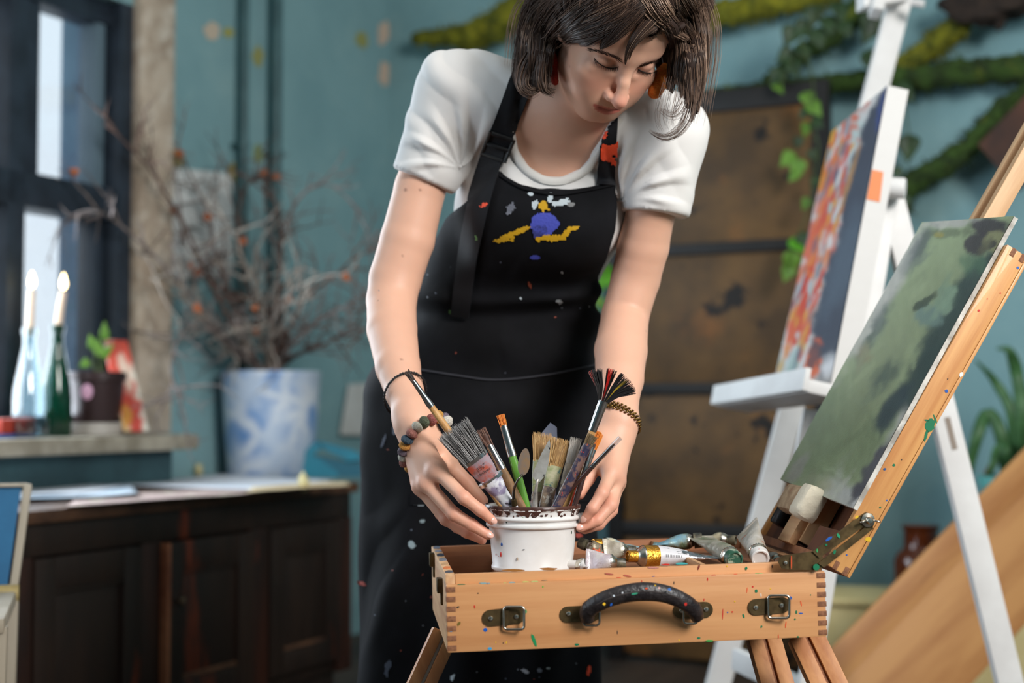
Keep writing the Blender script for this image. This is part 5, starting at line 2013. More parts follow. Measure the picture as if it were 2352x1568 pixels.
NS, NY = 150, 120
CQ = np.array([(0.0795, -0.004), (0.527, 0.011), (0.573, 0.381), (0.101, 0.353)])     # near-bottom, near-top, far-top, far-bottom
ga, gb_ = np.meshgrid(np.linspace(0, 1, NS), np.linspace(0, 1, NY), indexing='ij')
gsy = (CQ[0] * (1 - ga[..., None]) + CQ[1] * ga[..., None]) * (1 - gb_[..., None]) + (CQ[3] * (1 - ga[..., None]) + CQ[2] * ga[..., None]) * gb_[..., None]
flat_pts = LF.w(np.concatenate([gsy, np.full(gsy.shape[:2] + (1,), LT + 0.0072)], -1))
gx, gyp = proj(flat_pts)
SAGE = (166, 180, 140)
cols = paint_layers(gx, gyp, SAGE, [
    ((150, 160, 126), 0.5, (2080, 700, 90, 180, 0.5, 0.6, 0.5, 60)), ((116, 130, 98), 0.7, (1930, 1010, 130, 110, 0.5, 0.6, 0.5, 60)), ((150, 158, 124), 0.35, (2010, 860, 50, 120, 0.5, 0.5, 0.6, 30)),
    ((196, 192, 184), 0.9, (2045, 660, 18, 190, 0.52, 0.5, 0.5, 26)), ((190, 186, 178), 0.9, (2190, 512, 70, 10, -0.06, 0.5, 0.5, 22)), ((186, 184, 178), 0.95, (2090, 980, 34, 150, 0.52, 0.5, 0.55, 40)), ((190, 190, 186), 0.9, (1940, 1140, 70, 26, 0.5, 0.6, 0.5, 30)),
    ((204, 202, 198), 0.95, (2190, 860, 16, 400, 0.49, 0.4, 0.35, 30)),
    ((62, 78, 76), 0.95, (2200, 735, 48, 195, 0.53, 0.25, 0.35, 34)), ((66, 82, 78), 0.95, (2128, 870, 42, 84, 0.52, 0.3, 0.35, 30)), ((64, 78, 84), 0.95, (2052, 935, 22, 64, 0.62, 0.4, 0.35, 24)), ((84, 100, 92), 0.8, (2035, 865, 20, 46, 0.6, 0.7, 0.5, 20)),
    ((72, 84, 80), 0.9, (2265, 640, 30, 60, 0.5, 0.3, 0.5, 26)), ((70, 128, 70), 0.8, (2270, 640, 12, 34, 0.5, 0.4, 0.5, 18)), ((98, 130, 104), 0.7, (2240, 610, 30, 26, 0.3, 0.4, 0.5, 24)),
    ((74, 66, 70), 0.95, (2275, 522, 50, 20, 0.1, 0.25, 0.5, 20)), ((74, 66, 70), 0.95, (2245, 560, 24, 28, 0.5, 0.25, 0.5, 20)), ((154, 152, 112), 0.95, (2295, 560, 34, 30, 0.5, 0.2, 0.4, 20)), ((72, 66, 66), 0.9, (2280, 562, 14, 8, -0.5, 0.25, 0.6, 12)), ((90, 80, 78), 0.7, (2318, 545, 10, 30, 0.5, 0.4, 0.5, 14)),
    ((206, 206, 206), 0.9, (2336, 520, 12, 18, 0.5, 0.4, 0.3, 16)),
    ((146, 170, 144), 0.95, (2172, 690, 24, 40, 0.5, 0.15, 0.35, 22)), ((126, 150, 140), 0.9, (2135, 725, 30, 26, 0.5, 0.3, 0.5, 22)), ((66, 76, 64), 0.85, (2128, 690, 30, 9, -0.6, 0.3, 0.8, 10)),
    ((88, 96, 98), 0.8, (2112, 570, 14, 56, 0.5, 0.7, 0.6, 14)), ((86, 96, 100), 0.7, (2010, 760, 14, 70, 0.5, 0.7, 0.6, 14)), ((96, 104, 84), 0.6, (2180, 535, 44, 10, -0.1, 0.4, 0.7, 14)), ((170, 156, 80), 0.7, (2158, 540, 12, 5, 0, 0.5, 0.5, 10)), ((164, 142, 110), 0.5, (1985, 815, 18, 18, 0, 0.6, 0.5, 14)),
    ((86, 84, 92), 0.95, (2010, 1080, 20, 92, 0.58, 0.3, 0.5, 22)), ((84, 82, 90), 0.9, (1985, 1125, 30, 14, -0.6, 0.3, 0.5, 16)), ((214, 212, 208), 0.9, (1975, 1152, 20, 8, -0.7, 0.5, 0.4, 14)), ((150, 150, 100), 0.5, (1890, 1110, 30, 16, 0.3, 0.6, 0.5, 16)), ((170, 168, 160), 0.8, (1830, 1080, 12, 40, 0.6, 0.5, 0.5, 16)),
])
rs_ = np.random.RandomState(12)
for k in range(90):
    i_, j_ = rs_.randint(NS), rs_.randint(NY)
    cc = cols[i_, j_] * rs_.uniform(0.85, 1.18)
    m_ = (bl(gx, gyp, gx[i_, j_], gyp[i_, j_], rs_.uniform(4, 11), rs_.uniform(14, 46), 0.5 + rs_.uniform(-0.5, 0.5), 0.5, 0.6, 9, 60 + k) * rs_.uniform(0.3, 0.8))[..., None]
    cols = cols * (1 - m_) + cc * m_
cols = cols * (0.93 + 0.14 * fbm(np.stack([gx / 9, gyp / 30, gx * 0], -1), 3, 77))[..., None]
lum = cols.mean(-1)
relief = 0.0012 * fbm(np.stack([gx / 14, gyp / 26, gx * 0], -1), 4, 31) + 0.0014 * bl(gx, gyp, 2172, 690, 24, 40, 0.5, 0.15, 0.35, 22, 24)
relief += 0.0016 * np.exp(-(((gyp - (1075 + (gx - 1885) * 0.45 + 3 * np.sin(gx / 6))) / 4.0) ** 2)) * sstep(1880, 1892, gx) * sstep(1946, 1936, gx)
pts = flat_pts + relief[..., None] * len_
canvas = thing('painted_canvas', LF.w(np.array([0.09, 0.17, LT + 0.001])), 'sage green abstract canvas with dark slate patches on the box easel lid', 'painting')
mb = MB()
mb.sheet(pts, 0.0, cols.reshape(-1, 3))
vv, ff = mb.arrays()
a_ = pts[0, 0]
nn_ = np.cross(pts[0, 1] - a_, pts[1, 0] - a_)
if nn_ @ len_ < 0:
    mb.f = [f[::-1] for f in mb.f]
obj('painted_surface', mb, mat('oil_paint', (140, 150, 120), rough=0.5, vc=True, bump=0.12, bscale=220, spec=0.45), canvas, 180)
mb = MB()
mb.prism([LF.w(np.array([q[0], q[1], LT + 0.0070])) for q in CQ], -len_ * 0.0062)
obj('canvas_board', mb, mat('raw_canvas_edge', (206, 202, 194), rough=0.9, var=(150, 144, 136), vscale=40), canvas)

# ================================================================== the bucket
BKC = P(1226, 1160, 1.985)
BKZ0, BKZ1 = 0.6525, float(BKC[2]) + 0.001
bk_o = np.array([BKC[0] - 0.0015, BKC[1], BKZ0])
BHh = BKZ1 - BKZ0
plastic = mat('white_plastic', (226, 224, 222), rough=0.32, var=(214, 210, 206), vscale=12, spec=0.5)
bucket = thing('paint_bucket', bk_o, 'small white plastic bucket with brown paint round the rim, full of brushes', 'bucket')
mb = MB()
z = lambda f: f * BHh
prof = [(0.0, 0.0), (0.0545, 0.0), (0.0572, 0.0025), (0.0572, 0.0060), (0.0556, 0.0085), (0.0600, z(0.58)), (0.0606, z(0.66)), (0.0642, z(0.675)), (0.0650, z(0.70)), (0.0645, z(0.725)), (0.0618, z(0.735)), (0.0620, z(0.775)), (0.0650, z(0.79)), (0.0656, z(0.81)), (0.0650, z(0.835)), (0.0626, z(0.85)),
        (0.0638, z(0.93)), (0.0662, z(0.945)), (0.0666, z(0.985)), (0.0655, z(1.0)), (0.0628, z(1.0)), (0.0618, z(0.97)), (0.0600, z(0.70)), (0.0550, 0.004), (0.0, 0.004)]
mb.lathe(prof, bk_o, n=64)
obj('bucket_body', mb, plastic, bucket, 50)
n = 180
a = np.linspace(0, 2 * np.pi, n, endpoint=False)
rag = 0.004 + 0.010 * np.clip(fbm(np.stack([np.cos(a) * 9, np.sin(a) * 9, a * 0], -1), 4, 2) - 0.36, 0, 1) * 2.2
rows = []
for r_, zz in ((0.0605, z(0.90)), (0.0632, z(0.999)), (0.0658, z(1.012)), (0.0673, z(0.985))):
    rows.append(np.stack([bk_o[0] + r_ * np.cos(a), bk_o[1] + r_ * np.sin(a), np.full(n, bk_o[2] + zz)], -1))
r_l = np.interp(1 - rag / BHh, [0.85, 0.93, 0.945, 1], [0.0626, 0.0638, 0.0662, 0.0666]) + 0.0008
rows.append(np.stack([bk_o[0] + r_l * np.cos(a), bk_o[1] + r_l * np.sin(a), bk_o[2] + BHh - rag], -1))
g = np.stack(rows, 0)
mb = MB()
idx = np.arange(len(rows) * n).reshape(len(rows), n)
mb.add(g.reshape(-1, 3), [(idx[i, j], idx[i, (j + 1) % n], idx[i + 1, (j + 1) % n], idx[i + 1, j]) for i in range(len(rows) - 1) for j in range(n)])
brown = mat('brown_enamel', (82, 50, 42), rough=0.35, var=(64, 40, 34), vscale=40)
obj('brown_rim_paint', mb, brown, bucket, 60, label='chipped brown paint round the rim')
dr = MB()
rg = np.random.RandomState(8)
for k in range(34):
    t = rg.uniform(np.pi * 1.05, np.pi * 1.95)
    hh = BHh - rg.uniform(0.006, 0.0125)
    r_ = np.interp(hh / BHh, [0.85, 0.93, 0.945, 1], [0.0626, 0.0638, 0.0662, 0.0666]) + 0.0002
    cpos = bk_o + np.array([r_ * math.cos(t), r_ * math.sin(t), hh])
    dr.ellipsoid(cpos, (rg.uniform(0.0008, 0.0028), 0.0005, rg.uniform(0.0008, 0.003)), np.array([[-math.sin(t), math.cos(t), 0], [math.cos(t), math.sin(t), 0], [0, 0, 1]]), 10, 6, jit=0.5, seed=k)
obj('brown_flecks', dr, brown, bucket, 180, kind='stuff')
for sgn, nm in ((1, 'R'),):
    mb = MB()
    mb.ellipsoid(bk_o + np.array([sgn * 0.0665, -0.006, z(0.775)]), (0.0062, 0.008, 0.0085), None, 20, 14, jit=0.5, seed=3)
    obj('handle_lug', mb, plastic, bucket, 180)
sp_ = MB()
for (px, py, rx, ry, c) in [(1150, 1273, 2.6, 6, RD), (1152, 1250, 3, 4, BL), (1139, 1273, 1.2, 2.6, RD), (1163, 1199, 2, 2.4, (40, 60, 50)), (1201, 1190, 2.4, 2.6, (130, 150, 110)), (1203, 1262, 3, 0.9, (60, 60, 60)), (1188, 1283, 2, 4, (170, 150, 130)), (1313, 1222, 1.6, 4, (40, 70, 60)), (1145, 1277, 0.8, 1, RD)]:
    # point on the near side of the tapering wall
    d = 1.985
    for _ in range(8):
        p = P(px, py, d)
        rr_ = np.interp(p[2] - bk_o[2], [0, z(0.58), z(0.66), z(0.85)], [0.0556, 0.0600, 0.0606, 0.0626]) + 0.0004
        d = bk_o[1] - math.sqrt(max(rr_ ** 2 - (p[0] - bk_o[0]) ** 2, 1e-6))
    p = P(px, py, d)
    nv = nrm(p - bk_o - np.array([0, 0, p[2] - bk_o[2]]))
    tv = np.cross(ZUP, nv)
    sp_.ellipsoid(p, (rx * d / F_PX, 0.0004, ry * d / F_PX), np.stack([tv, nv, ZUP]), 12, 6, col=lin(c))
obj('paint_spots', sp_, MATS['dried_paint_drops'], bucket, 180, kind='stuff')

# ================================================================== brushes and knives
VIEW = nrm(P(1226, 1080, 1.98) - CAM)
tan_w = mat('tan_brush_handle', (206, 160, 104), rough=0.4, coat=0.3, var=(190, 140, 86), vscale=80)
silver = mat('nickel_ferrule', (196, 196, 196), rough=0.22, metal=1.0)


def brush_mat(nm, c, v):
    return mat('bristle_' + nm, c, rough=0.6, vc=True), (np.array(lin(c)), np.array(lin(v)))


def strands(a, b, w0, w1, t0, t1, n, r, seed, side, nv, rag=0.12, bow=0.0, vcols=None, fan=None, tone=None):
    """bristles from a to b; half-widths across (w) and through (t)"""
    rg = np.random.RandomState(seed)
    mb = MB()
    ln = np.linalg.norm(b - a)
    dr = (b - a) / ln
    for k in range(n):
        u, v = rg.uniform(-1, 1), rg.uniform(-1, 1)
        e = 1 - rg.uniform(0, rag) - (bow * u * u)
        p0 = a + side * u * w0 + nv * v * t0
        if fan:
            an = u * fan
            dd = dr * math.cos(an) + side * math.sin(an)
            p2 = p0 + dd * ln * e + nv * v * t1
            p1 = p0 + (dr * math.cos(an * 0.6) + side * math.sin(an * 0.6)) * ln * e * 0.5 + nv * v * t1
        else:
            p2 = a + dr * ln * e + side * (u * w1 + rg.normal(0, 0.06) * w1) + nv * (v * t1 + rg.normal(0, 0.1) * t1)
            p1 = (p0 + p2) / 2 + side * rg.normal(0, 0.04) * w1
        c = None
        if vcols is not None:
            c = vcols(u, rg)
        elif tone is not None:
            k_ = rg.uniform() ** 1.3
            c = tone[0] * (1 - k_) + tone[1] * k_
        mb.tube(np.array([p0, p1, p2]), np.array([r, r, r * 0.45]), 3, cap=False, col=c)
    return mb


def brush(name, label, A, B, f1, f2, rh, rf, handle_m, ferrule_m=silver, bristle=None, flat=1.0, ext=0.05, nst=70, rb=None, rs=0.00035, tipr=0.5, bow=0.0, rag=0.14, hprof=None):
    """A: pixel+depth where it leaves the bucket, B: tip of the bristles; fractions f1..f2 are the ferrule"""
    a, b = P(*A), P(*B)
    dr = nrm(b - a)
    L_ = np.linalg.norm(b - a)
    e_ = ext
    while e_ > 0.006 and (np.hypot(*(a - dr * e_ - bk_o)[:2]) > 0.051 or (a - dr * e_)[2] < BKZ0 + 0.012):
        e_ -= 0.002
    base = a - dr * e_
    t = thing(name, base, label, 'brush', 'brushes and knives in the bucket')
    side = nrm(np.cross(dr, VIEW))
    nv = np.cross(side, dr)
    hpr = hprof or [0.75, 0.95, 1.0, 0.9]
    pts = [base] + [a + dr * L_ * f1 * q for q in (0.35, 0.75, 1.0)]
    mb = MB()
    q = catmull(np.array(pts), 14)
    mb.tube(q, np.interp(np.linspace(0, 1, 14), np.linspace(0, 1, 4), np.array(hpr) * rh), 12, flat=flat if flat > 0.5 else 0.55, ref=nv)
    obj('handle', mb, handle_m, t, 60)
    mb = MB()
    q = np.linspace(0, 1, 8)[:, None] * (a + dr * L_ * f2 - (a + dr * L_ * f1)) + (a + dr * L_ * f1)
    rfs = np.interp(np.linspace(0, 1, 8), [0, 0.15, 0.2, 0.26, 0.3, 1], np.array([rh, rh * 1.03, rh * 1.12, rh * 1.03, (rh + rf) / 2, rf]) if rf < 2 * rh else [rf] * 6)
    mb.tube(q, rfs, 14, flat=flat, ref=nv)
    fo = obj('ferrule', mb, ferrule_m, t, 50)
    if bristle is not None:
        rb = rb or rf
        a0 = a + dr * L_ * f2
        mb = strands(a0 - dr * 0.002, b, rf * 0.92, rb, rf * flat * 0.85, rb * flat * tipr, nst, rs, int(A[0]), side, nv, rag, bow, tone=bristle[1])
        mb.tube(np.array([a0 - dr * 0.002, a0 * 0.5 + b * 0.5, a0 * 0.15 + b * 0.85]), np.array([rf * 0.92, rb * 0.9, rb * tipr * 0.7]), 12, flat=flat * 0.7, ref=nv, col=bristle[1][0] * 0.6)
        obj('bristles', mb, bristle[0], t, 60, kind='stuff')
    return t, fo, (a, b, dr, side, nv, L_)


b_dark = brush_mat('sable', (58, 40, 34), (84, 60, 48))
b_brown = brush_mat('brown', (92, 54, 38), (120, 76, 54))
b_orange = brush_mat('orange', (222, 116, 26), (240, 150, 50))
b_hog = brush_mat('hog', (176, 132, 78), (206, 172, 120))
b_white = brush_mat('white', (206, 200, 192), (170, 162, 154))
b_grey = brush_mat('grey', (66, 64, 64), (196, 192, 190))
b_black = brush_mat('black', (26, 22, 22), (46, 40, 38))
mess1 = mat('splashed_handle', (150, 130, 110), rough=0.5, var=(70, 60, 66), vscale=70, layers=(((196, 190, 180), 90, (0.55, 0.6)), ((176, 60, 40), 60, (0.62, 0.66))))
mess2 = mat('red_blue_splashed_handle', (112, 84, 76), rough=0.4, var=(48, 44, 66), vscale=60, vpos=(0.46, 0.52), layers=(((216, 58, 40), 110, (0.60, 0.63)), ((180, 150, 130), 70, (0.62, 0.68))))
purple = mat('purple_white_splashed_handle', (150, 140, 170), rough=0.45, var=(220, 220, 226), vscale=50, vpos=(0.45, 0.55), layers=(((60, 54, 60), 60, (0.6, 0.66)),))
greenp = mat('green_painted_ferrule', (150, 158, 110), rough=0.4, var=(196, 190, 160), vscale=60, layers=(((70, 110, 110), 70, (0.58, 0.64)),))
wornf = mat('paint_crusted_ferrule', (170, 150, 158), rough=0.45, metal=0.3, var=(196, 96, 76), vscale=45, vpos=(0.45, 0.6), layers=(((110, 110, 110), 60, (0.6, 0.7)), ((206, 206, 206), 40, (0.6, 0.66))))
green_h = mat('green_lacquer_handle', (98, 150, 60), rough=0.25, coat=0.5)
dark_h = mat('dark_brown_lacquer_handle', (62, 40, 36), rough=0.25, coat=0.5)
red_h = mat('red_lacquer_handle', (188, 62, 36), rough=0.25, coat=0.5)

brush('artist_brush', 'thin round sable brush with long tan handle, leftmost in the bucket', (1152, 1162, 1.985), (932, 850, 1.945), 0.735, 0.925, 0.0052, 0.0033, tan_w, silver, b_dark, rb=0.0042, tipr=0.3, nst=50)
t_, fo, (a, b, dr, side, nv, L_) = brush('flat_brush', 'wide flat grey brush marked 38.1mm crusted with purple paint', (1172, 1162, 1.955), (1038, 980, 1.915), 0.335, 0.60, 0.0135, 0.0185, purple, wornf, b_grey, flat=0.36, rb=0.0235, nst=520, rs=0.00042, rag=0.12, tipr=0.8, hprof=[0.5, 0.7, 1.0, 1.15])
for q in (0.335, 0.60):
    mb = MB()
    c_ = a + dr * L_ * q
    mb.tube([c_ - side * 0.0188, c_ + side * 0.0188], 0.0024, 8)
    mb2 = MB()
    mb2.tube([c_ - dr * 0.002, c_ + dr * 0.003], [0.0192, 0.0192], 14, flat=0.40, ref=nv)
    obj('ferrule_band', mb2, silver, fo)
for s_ in (-1, 1):
    mb = MB()
    mb.ellipsoid(a + dr * L_ * 0.375 + side * 0.011 * s_ - nv * 0.0072, (0.0013, 0.0013, 0.0010), None, 8, 6)
    obj('rivet', mb, silver, fo)


def lettering(txt, pos, right, up, size, material, parent, name='lettering'):
    cu = bpy.data.curves.new('lettering_curve', 'FONT')
    cu.body = txt
    cu.size = size
    cu.extrude = 0.0001
    cu.align_x = 'CENTER'
    cu.align_y = 'CENTER'
    tmp = bpy.data.objects.new('lettering_tmp', cu)
    scene.collection.objects.link(tmp)
    dg = bpy.context.evaluated_depsgraph_get()
    me = bpy.data.meshes.new_from_object(tmp.evaluated_get(dg))
    bpy.data.objects.remove(tmp)
    vv = np.array([v.co[:] for v in me.vertices])
    ff = [tuple(p.vertices) for p in me.polygons]
    w = pos + vv[:, :1] * right + vv[:, 1:2] * up + vv[:, 2:3] * np.cross(right, up)
    return obj(name, (w, ff), material, parent, 0)


ink = mat('dark_print', (52, 44, 44), rough=0.6)
up_ = dr
rt_ = -side if (side @ np.array([1.0, 0, 0])) < 0 else side
if np.cross(rt_, up_) @ VIEW > 0:
    rt_ = -rt_
lettering('1\u00bd"', a + dr * L_ * 0.51 - nv * 0.0073 * np.sign(nv @ VIEW), rt_, up_, 0.0085, ink, fo)
lettering('38.1mm', a + dr * L_ * 0.455 - nv * 0.0074 * np.sign(nv @ VIEW), rt_, up_, 0.0055, ink, fo)
brush('artist_brush', 'round brush with soft brown bristles and bare wooden handle beside the wide flat brush', (1200, 1165, 1.975), (1104, 984, 1.985), 0.48, 0.79, 0.0062, 0.0054, mat('bare_wood_handle', (170, 130, 92), rough=0.55, var=(140, 104, 72), vscale=60), silver, b_brown, rb=0.0072, tipr=0.6, nst=110)
brush('artist_brush', 'small flat orange-tipped brush with green handle', (1210, 1165, 1.985), (1149, 952, 1.99), 0.55, 0.885, 0.0062, 0.0050, green_h, silver, b_orange, flat=0.5, rb=0.0055, nst=120, rag=0.03, tipr=0.9)
brush('flat_brush', 'bristle brush with splayed tan hairs behind the triangular palette knife', (1232, 1165, 2.0), (1246, 992, 2.02), 0.2, 0.62, 0.0085, 0.0105, mess1, greenp, b_hog, flat=0.45, rb=0.0130, nst=260, rag=0.2)
brush('flat_brush', 'broad hog bristle brush with green-painted ferrule in the middle of the bucket', (1252, 1165, 1.985), (1290, 1006, 1.99), 0.30, 0.60, 0.0095, 0.0115, mess1, greenp, b_hog, flat=0.45, rb=0.0145, nst=320, rag=0.16)
brush('flat_brush', 'brush with stiff white paint-dried bristles', (1284, 1165, 1.975), (1324, 1004, 1.985), 0.32, 0.62, 0.0062, 0.0068, mess1, mat('crusted_pale_ferrule', (176, 160, 140), rough=0.5, var=(120, 110, 100), vscale=60), b_white, flat=0.55, rb=0.0078, nst=170, rag=0.22)
brush('artist_brush', 'brush with red and blue smeared handle leaning right', (1278, 1166, 1.95), (1362, 998, 1.955), 0.80, 0.87, 0.0066, 0.0066, mess2, mess2, brush_mat('dun', (96, 78, 52), (130, 108, 76)), rb=0.0072, tipr=0.7, nst=120, rag=0.1, hprof=[0.9, 1.05, 1.0, 1.0])
brush('artist_brush', 'filbert brush with orange bristles and red handle', (1312, 1165, 1.98), (1376, 990, 1.995), 0.42, 0.78, 0.0045, 0.0058, red_h, silver, b_orange, flat=0.5, rb=0.0070, nst=150, rag=0.03, tipr=0.8, bow=0.12)
brush('artist_brush', 'slim brush with dark handle and dull silver ferrule near the right hand', (1318, 1165, 1.955), (1362, 1016, 1.965), 0.42, 0.93, 0.0044, 0.0042, dark_h, silver, b_dark, rb=0.0042, nst=60)
brush('artist_brush', 'slim brush with bright green handle beside the red-handled brush', (1320, 1160, 1.965), (1352, 1040, 1.975), 0.80, 0.95, 0.0030, 0.0030, green_h, silver, b_dark, rb=0.0030, nst=40)
# liner brush in its clear sleeve
t_, fo, (a, b, dr, side, nv, L_) = brush('liner_brush', 'fine liner brush in a clear plastic sleeve pointing right', (1306, 1128, 1.955), (1412, 1018, 1.94), 0.50, 0.60, 0.0036, 0.0030, dark_h, mat('ringed_ferrule', (120, 118, 116), rough=0.3, metal=1.0), b_dark, rb=0.0016, tipr=0.2, nst=40, ext=0.035)
mb = MB()
mb.tube([a + dr * L_ * 0.57, a + dr * L_ * 0.8, a + dr * L_ * 1.12], [0.0034, 0.0033, 0.0036], 14)
obj('clear_sleeve', mb, glass_mat('clear_sleeve_plastic', (236, 240, 244), mix=0.80), t_, 60)
# fan brush
t_, fo, (a, b, dr, side, nv, L_) = brush('fan_brush', 'black fan brush tipped with red and yellow paint', (1296, 1165, 1.975), (1404, 872, 1.955), 0.60, 0.835, 0.0058, 0.0068, tan_w, silver, None, flat=0.6)
a0 = a + dr * L_ * 0.825


def fan_col(u, rg):
    if -0.30 < u < -0.16:
        return np.array([lin((46, 20, 20)), lin((180, 30, 24)), lin((190, 34, 26))])
    if 0.36 < u < 0.46:
        return np.array([lin((30, 26, 24)), lin((190, 160, 40)), lin((40, 36, 30))])
    if u < -0.86 and rg.uniform() < 0.5:
        return np.array([lin((30, 24, 24)), lin((40, 30, 30)), lin((170, 50, 40))])
    return np.array([lin((28, 24, 24))] * 3) * rg.uniform(0.7, 1.5)


tipd = P(1412, 848, 1.95) - a0
rgf = np.random.RandomState(2)
mb = MB()
dr2 = nrm(tipd)
sd2 = nrm(np.cross(dr2, VIEW))
if sd2[0] < 0:
    sd2 = -sd2
nv2 = np.cross(sd2, dr2)
for k in range(620):
    u = rgf.uniform(-1, 1)
    if -0.48 < u < -0.36 or -0.02 < u < 0.08:
        u += 0.14
    an = u * 0.80 + 0.10
    ln = np.linalg.norm(tipd) * (1.0 - 0.10 * u * u - rgf.uniform(0, 0.14))
    p0 = a0 + sd2 * u * 0.0058 + nv2 * rgf.uniform(-0.0012, 0.0012)
    p1 = p0 + (dr2 * math.cos(an * 0.8) + sd2 * math.sin(an * 0.8)) * ln * 0.5
    p2 = p0 + (dr2 * math.cos(an) + sd2 * math.sin(an)) * ln + nv2 * rgf.uniform(-0.002, 0.002)
    mb.tube(np.array([p0, p1, p2]), np.array([0.0004, 0.00042, 0.0002]), 3, cap=False, col=fan_col(u, rgf))
obj('bristles', mb, mat('black_fan_bristle', (30, 26, 26), rough=0.5, vc=True), t_, 60, kind='stuff')
# palette knife with an oval blade
kb = P(1190, 1165, 1.955)
kb[2] = BKZ0 + 0.03
t_ = thing('palette_knife', kb, 'palette knife with a small oval steel blade', 'knife', 'brushes and knives in the bucket')
mb = MB()
mb.tube(catmull(np.array([kb, P(1180, 1150, 1.945), P(1181, 1122, 1.93), P(1190, 1101, 1.925), P(1200, 1090, 1.93)]), 18), [0.0022] * 6 + [0.0018] * 6 + [0.0014] * 6, 10)
obj('neck', mb, mat('dark_steel', (110, 104, 96), rough=0.3, metal=1.0), t_, 180)
mb = MB()
mb.tube([P(1182, 1160, 1.948), P(1180, 1146, 1.944)], [0.0042, 0.0036], 12)
obj('collar', mb, brass_m, t_)
cc = P(1204, 1060, 1.935)
ud, sd = nrm(P(1208, 1028, 1.94) - P(1200, 1092, 1.93)), None
sd = nrm(np.cross(ud, VIEW))
q = [cc + ud * 0.0190 * math.cos(t) + sd * (0.0080 - 0.0012 * math.cos(t)) * math.sin(t) for t in np.linspace(0, 2 * np.pi, 28, endpoint=False)]
mb = MB()
mb.prism(q, np.cross(sd, ud) * 0.0007)
obj('blade', mb, mat('dull_blade', (126, 116, 112), rough=0.35, metal=0.9, var=(150, 120, 90), vscale=60), t_, 20)
# triangular palette knife
kb = P(1226, 1165, 1.955)
kb[2] = BKZ0 + 0.03
t_ = thing('palette_knife', kb, 'triangular palette knife smeared with paint', 'knife', 'brushes and knives in the bucket')
mb = MB()
mb.prism([P(*q, 1.937) for q in [(1262, 1008), (1264, 1020), (1261, 1060), (1252, 1092), (1240, 1106), (1230, 1104), (1222, 1092), (1226, 1080), (1244, 1040)]], VIEW * 0.0008)
obj('blade', mb, mat('smeared_blade', (190, 184, 176), rough=0.3, metal=0.6, var=(216, 212, 206), vscale=50, layers=(((40, 36, 40), 55, (0.60, 0.63)),)), t_, 20)
mb = MB()
mb.tube(catmull(np.array([kb, P(1229, 1150, 1.948), P(1231, 1125, 1.94), P(1235, 1100, 1.936)]), 10), [0.004, 0.004, 0.004, 0.0036, 0.003, 0.0026, 0.0022, 0.002, 0.0018, 0.0016], 10)
obj('neck', mb, mat('smeared_neck', (170, 160, 150), rough=0.4, metal=0.5, var=(210, 206, 200), vscale=60), t_, 180)
# clear plastic scraper
kb = P(1262, 1165, 2.03)
kb[2] = BKZ0 + 0.03
t_ = thing('plastic_scraper', kb, 'clear plastic scraper standing at the back of the bucket', 'scraper', 'brushes and knives in the bucket')
mb = MB()
mb.prism([P(*q, 2.035) for q in [(1245, 1165), (1244, 994), (1264, 970), (1279, 981), (1280, 1010), (1276, 1165)]], VIEW * 0.0012)
obj('blade', mb, mat('clear_scraper_plastic', (150, 156, 176), rough=0.15, alpha=0.42), t_, 20)

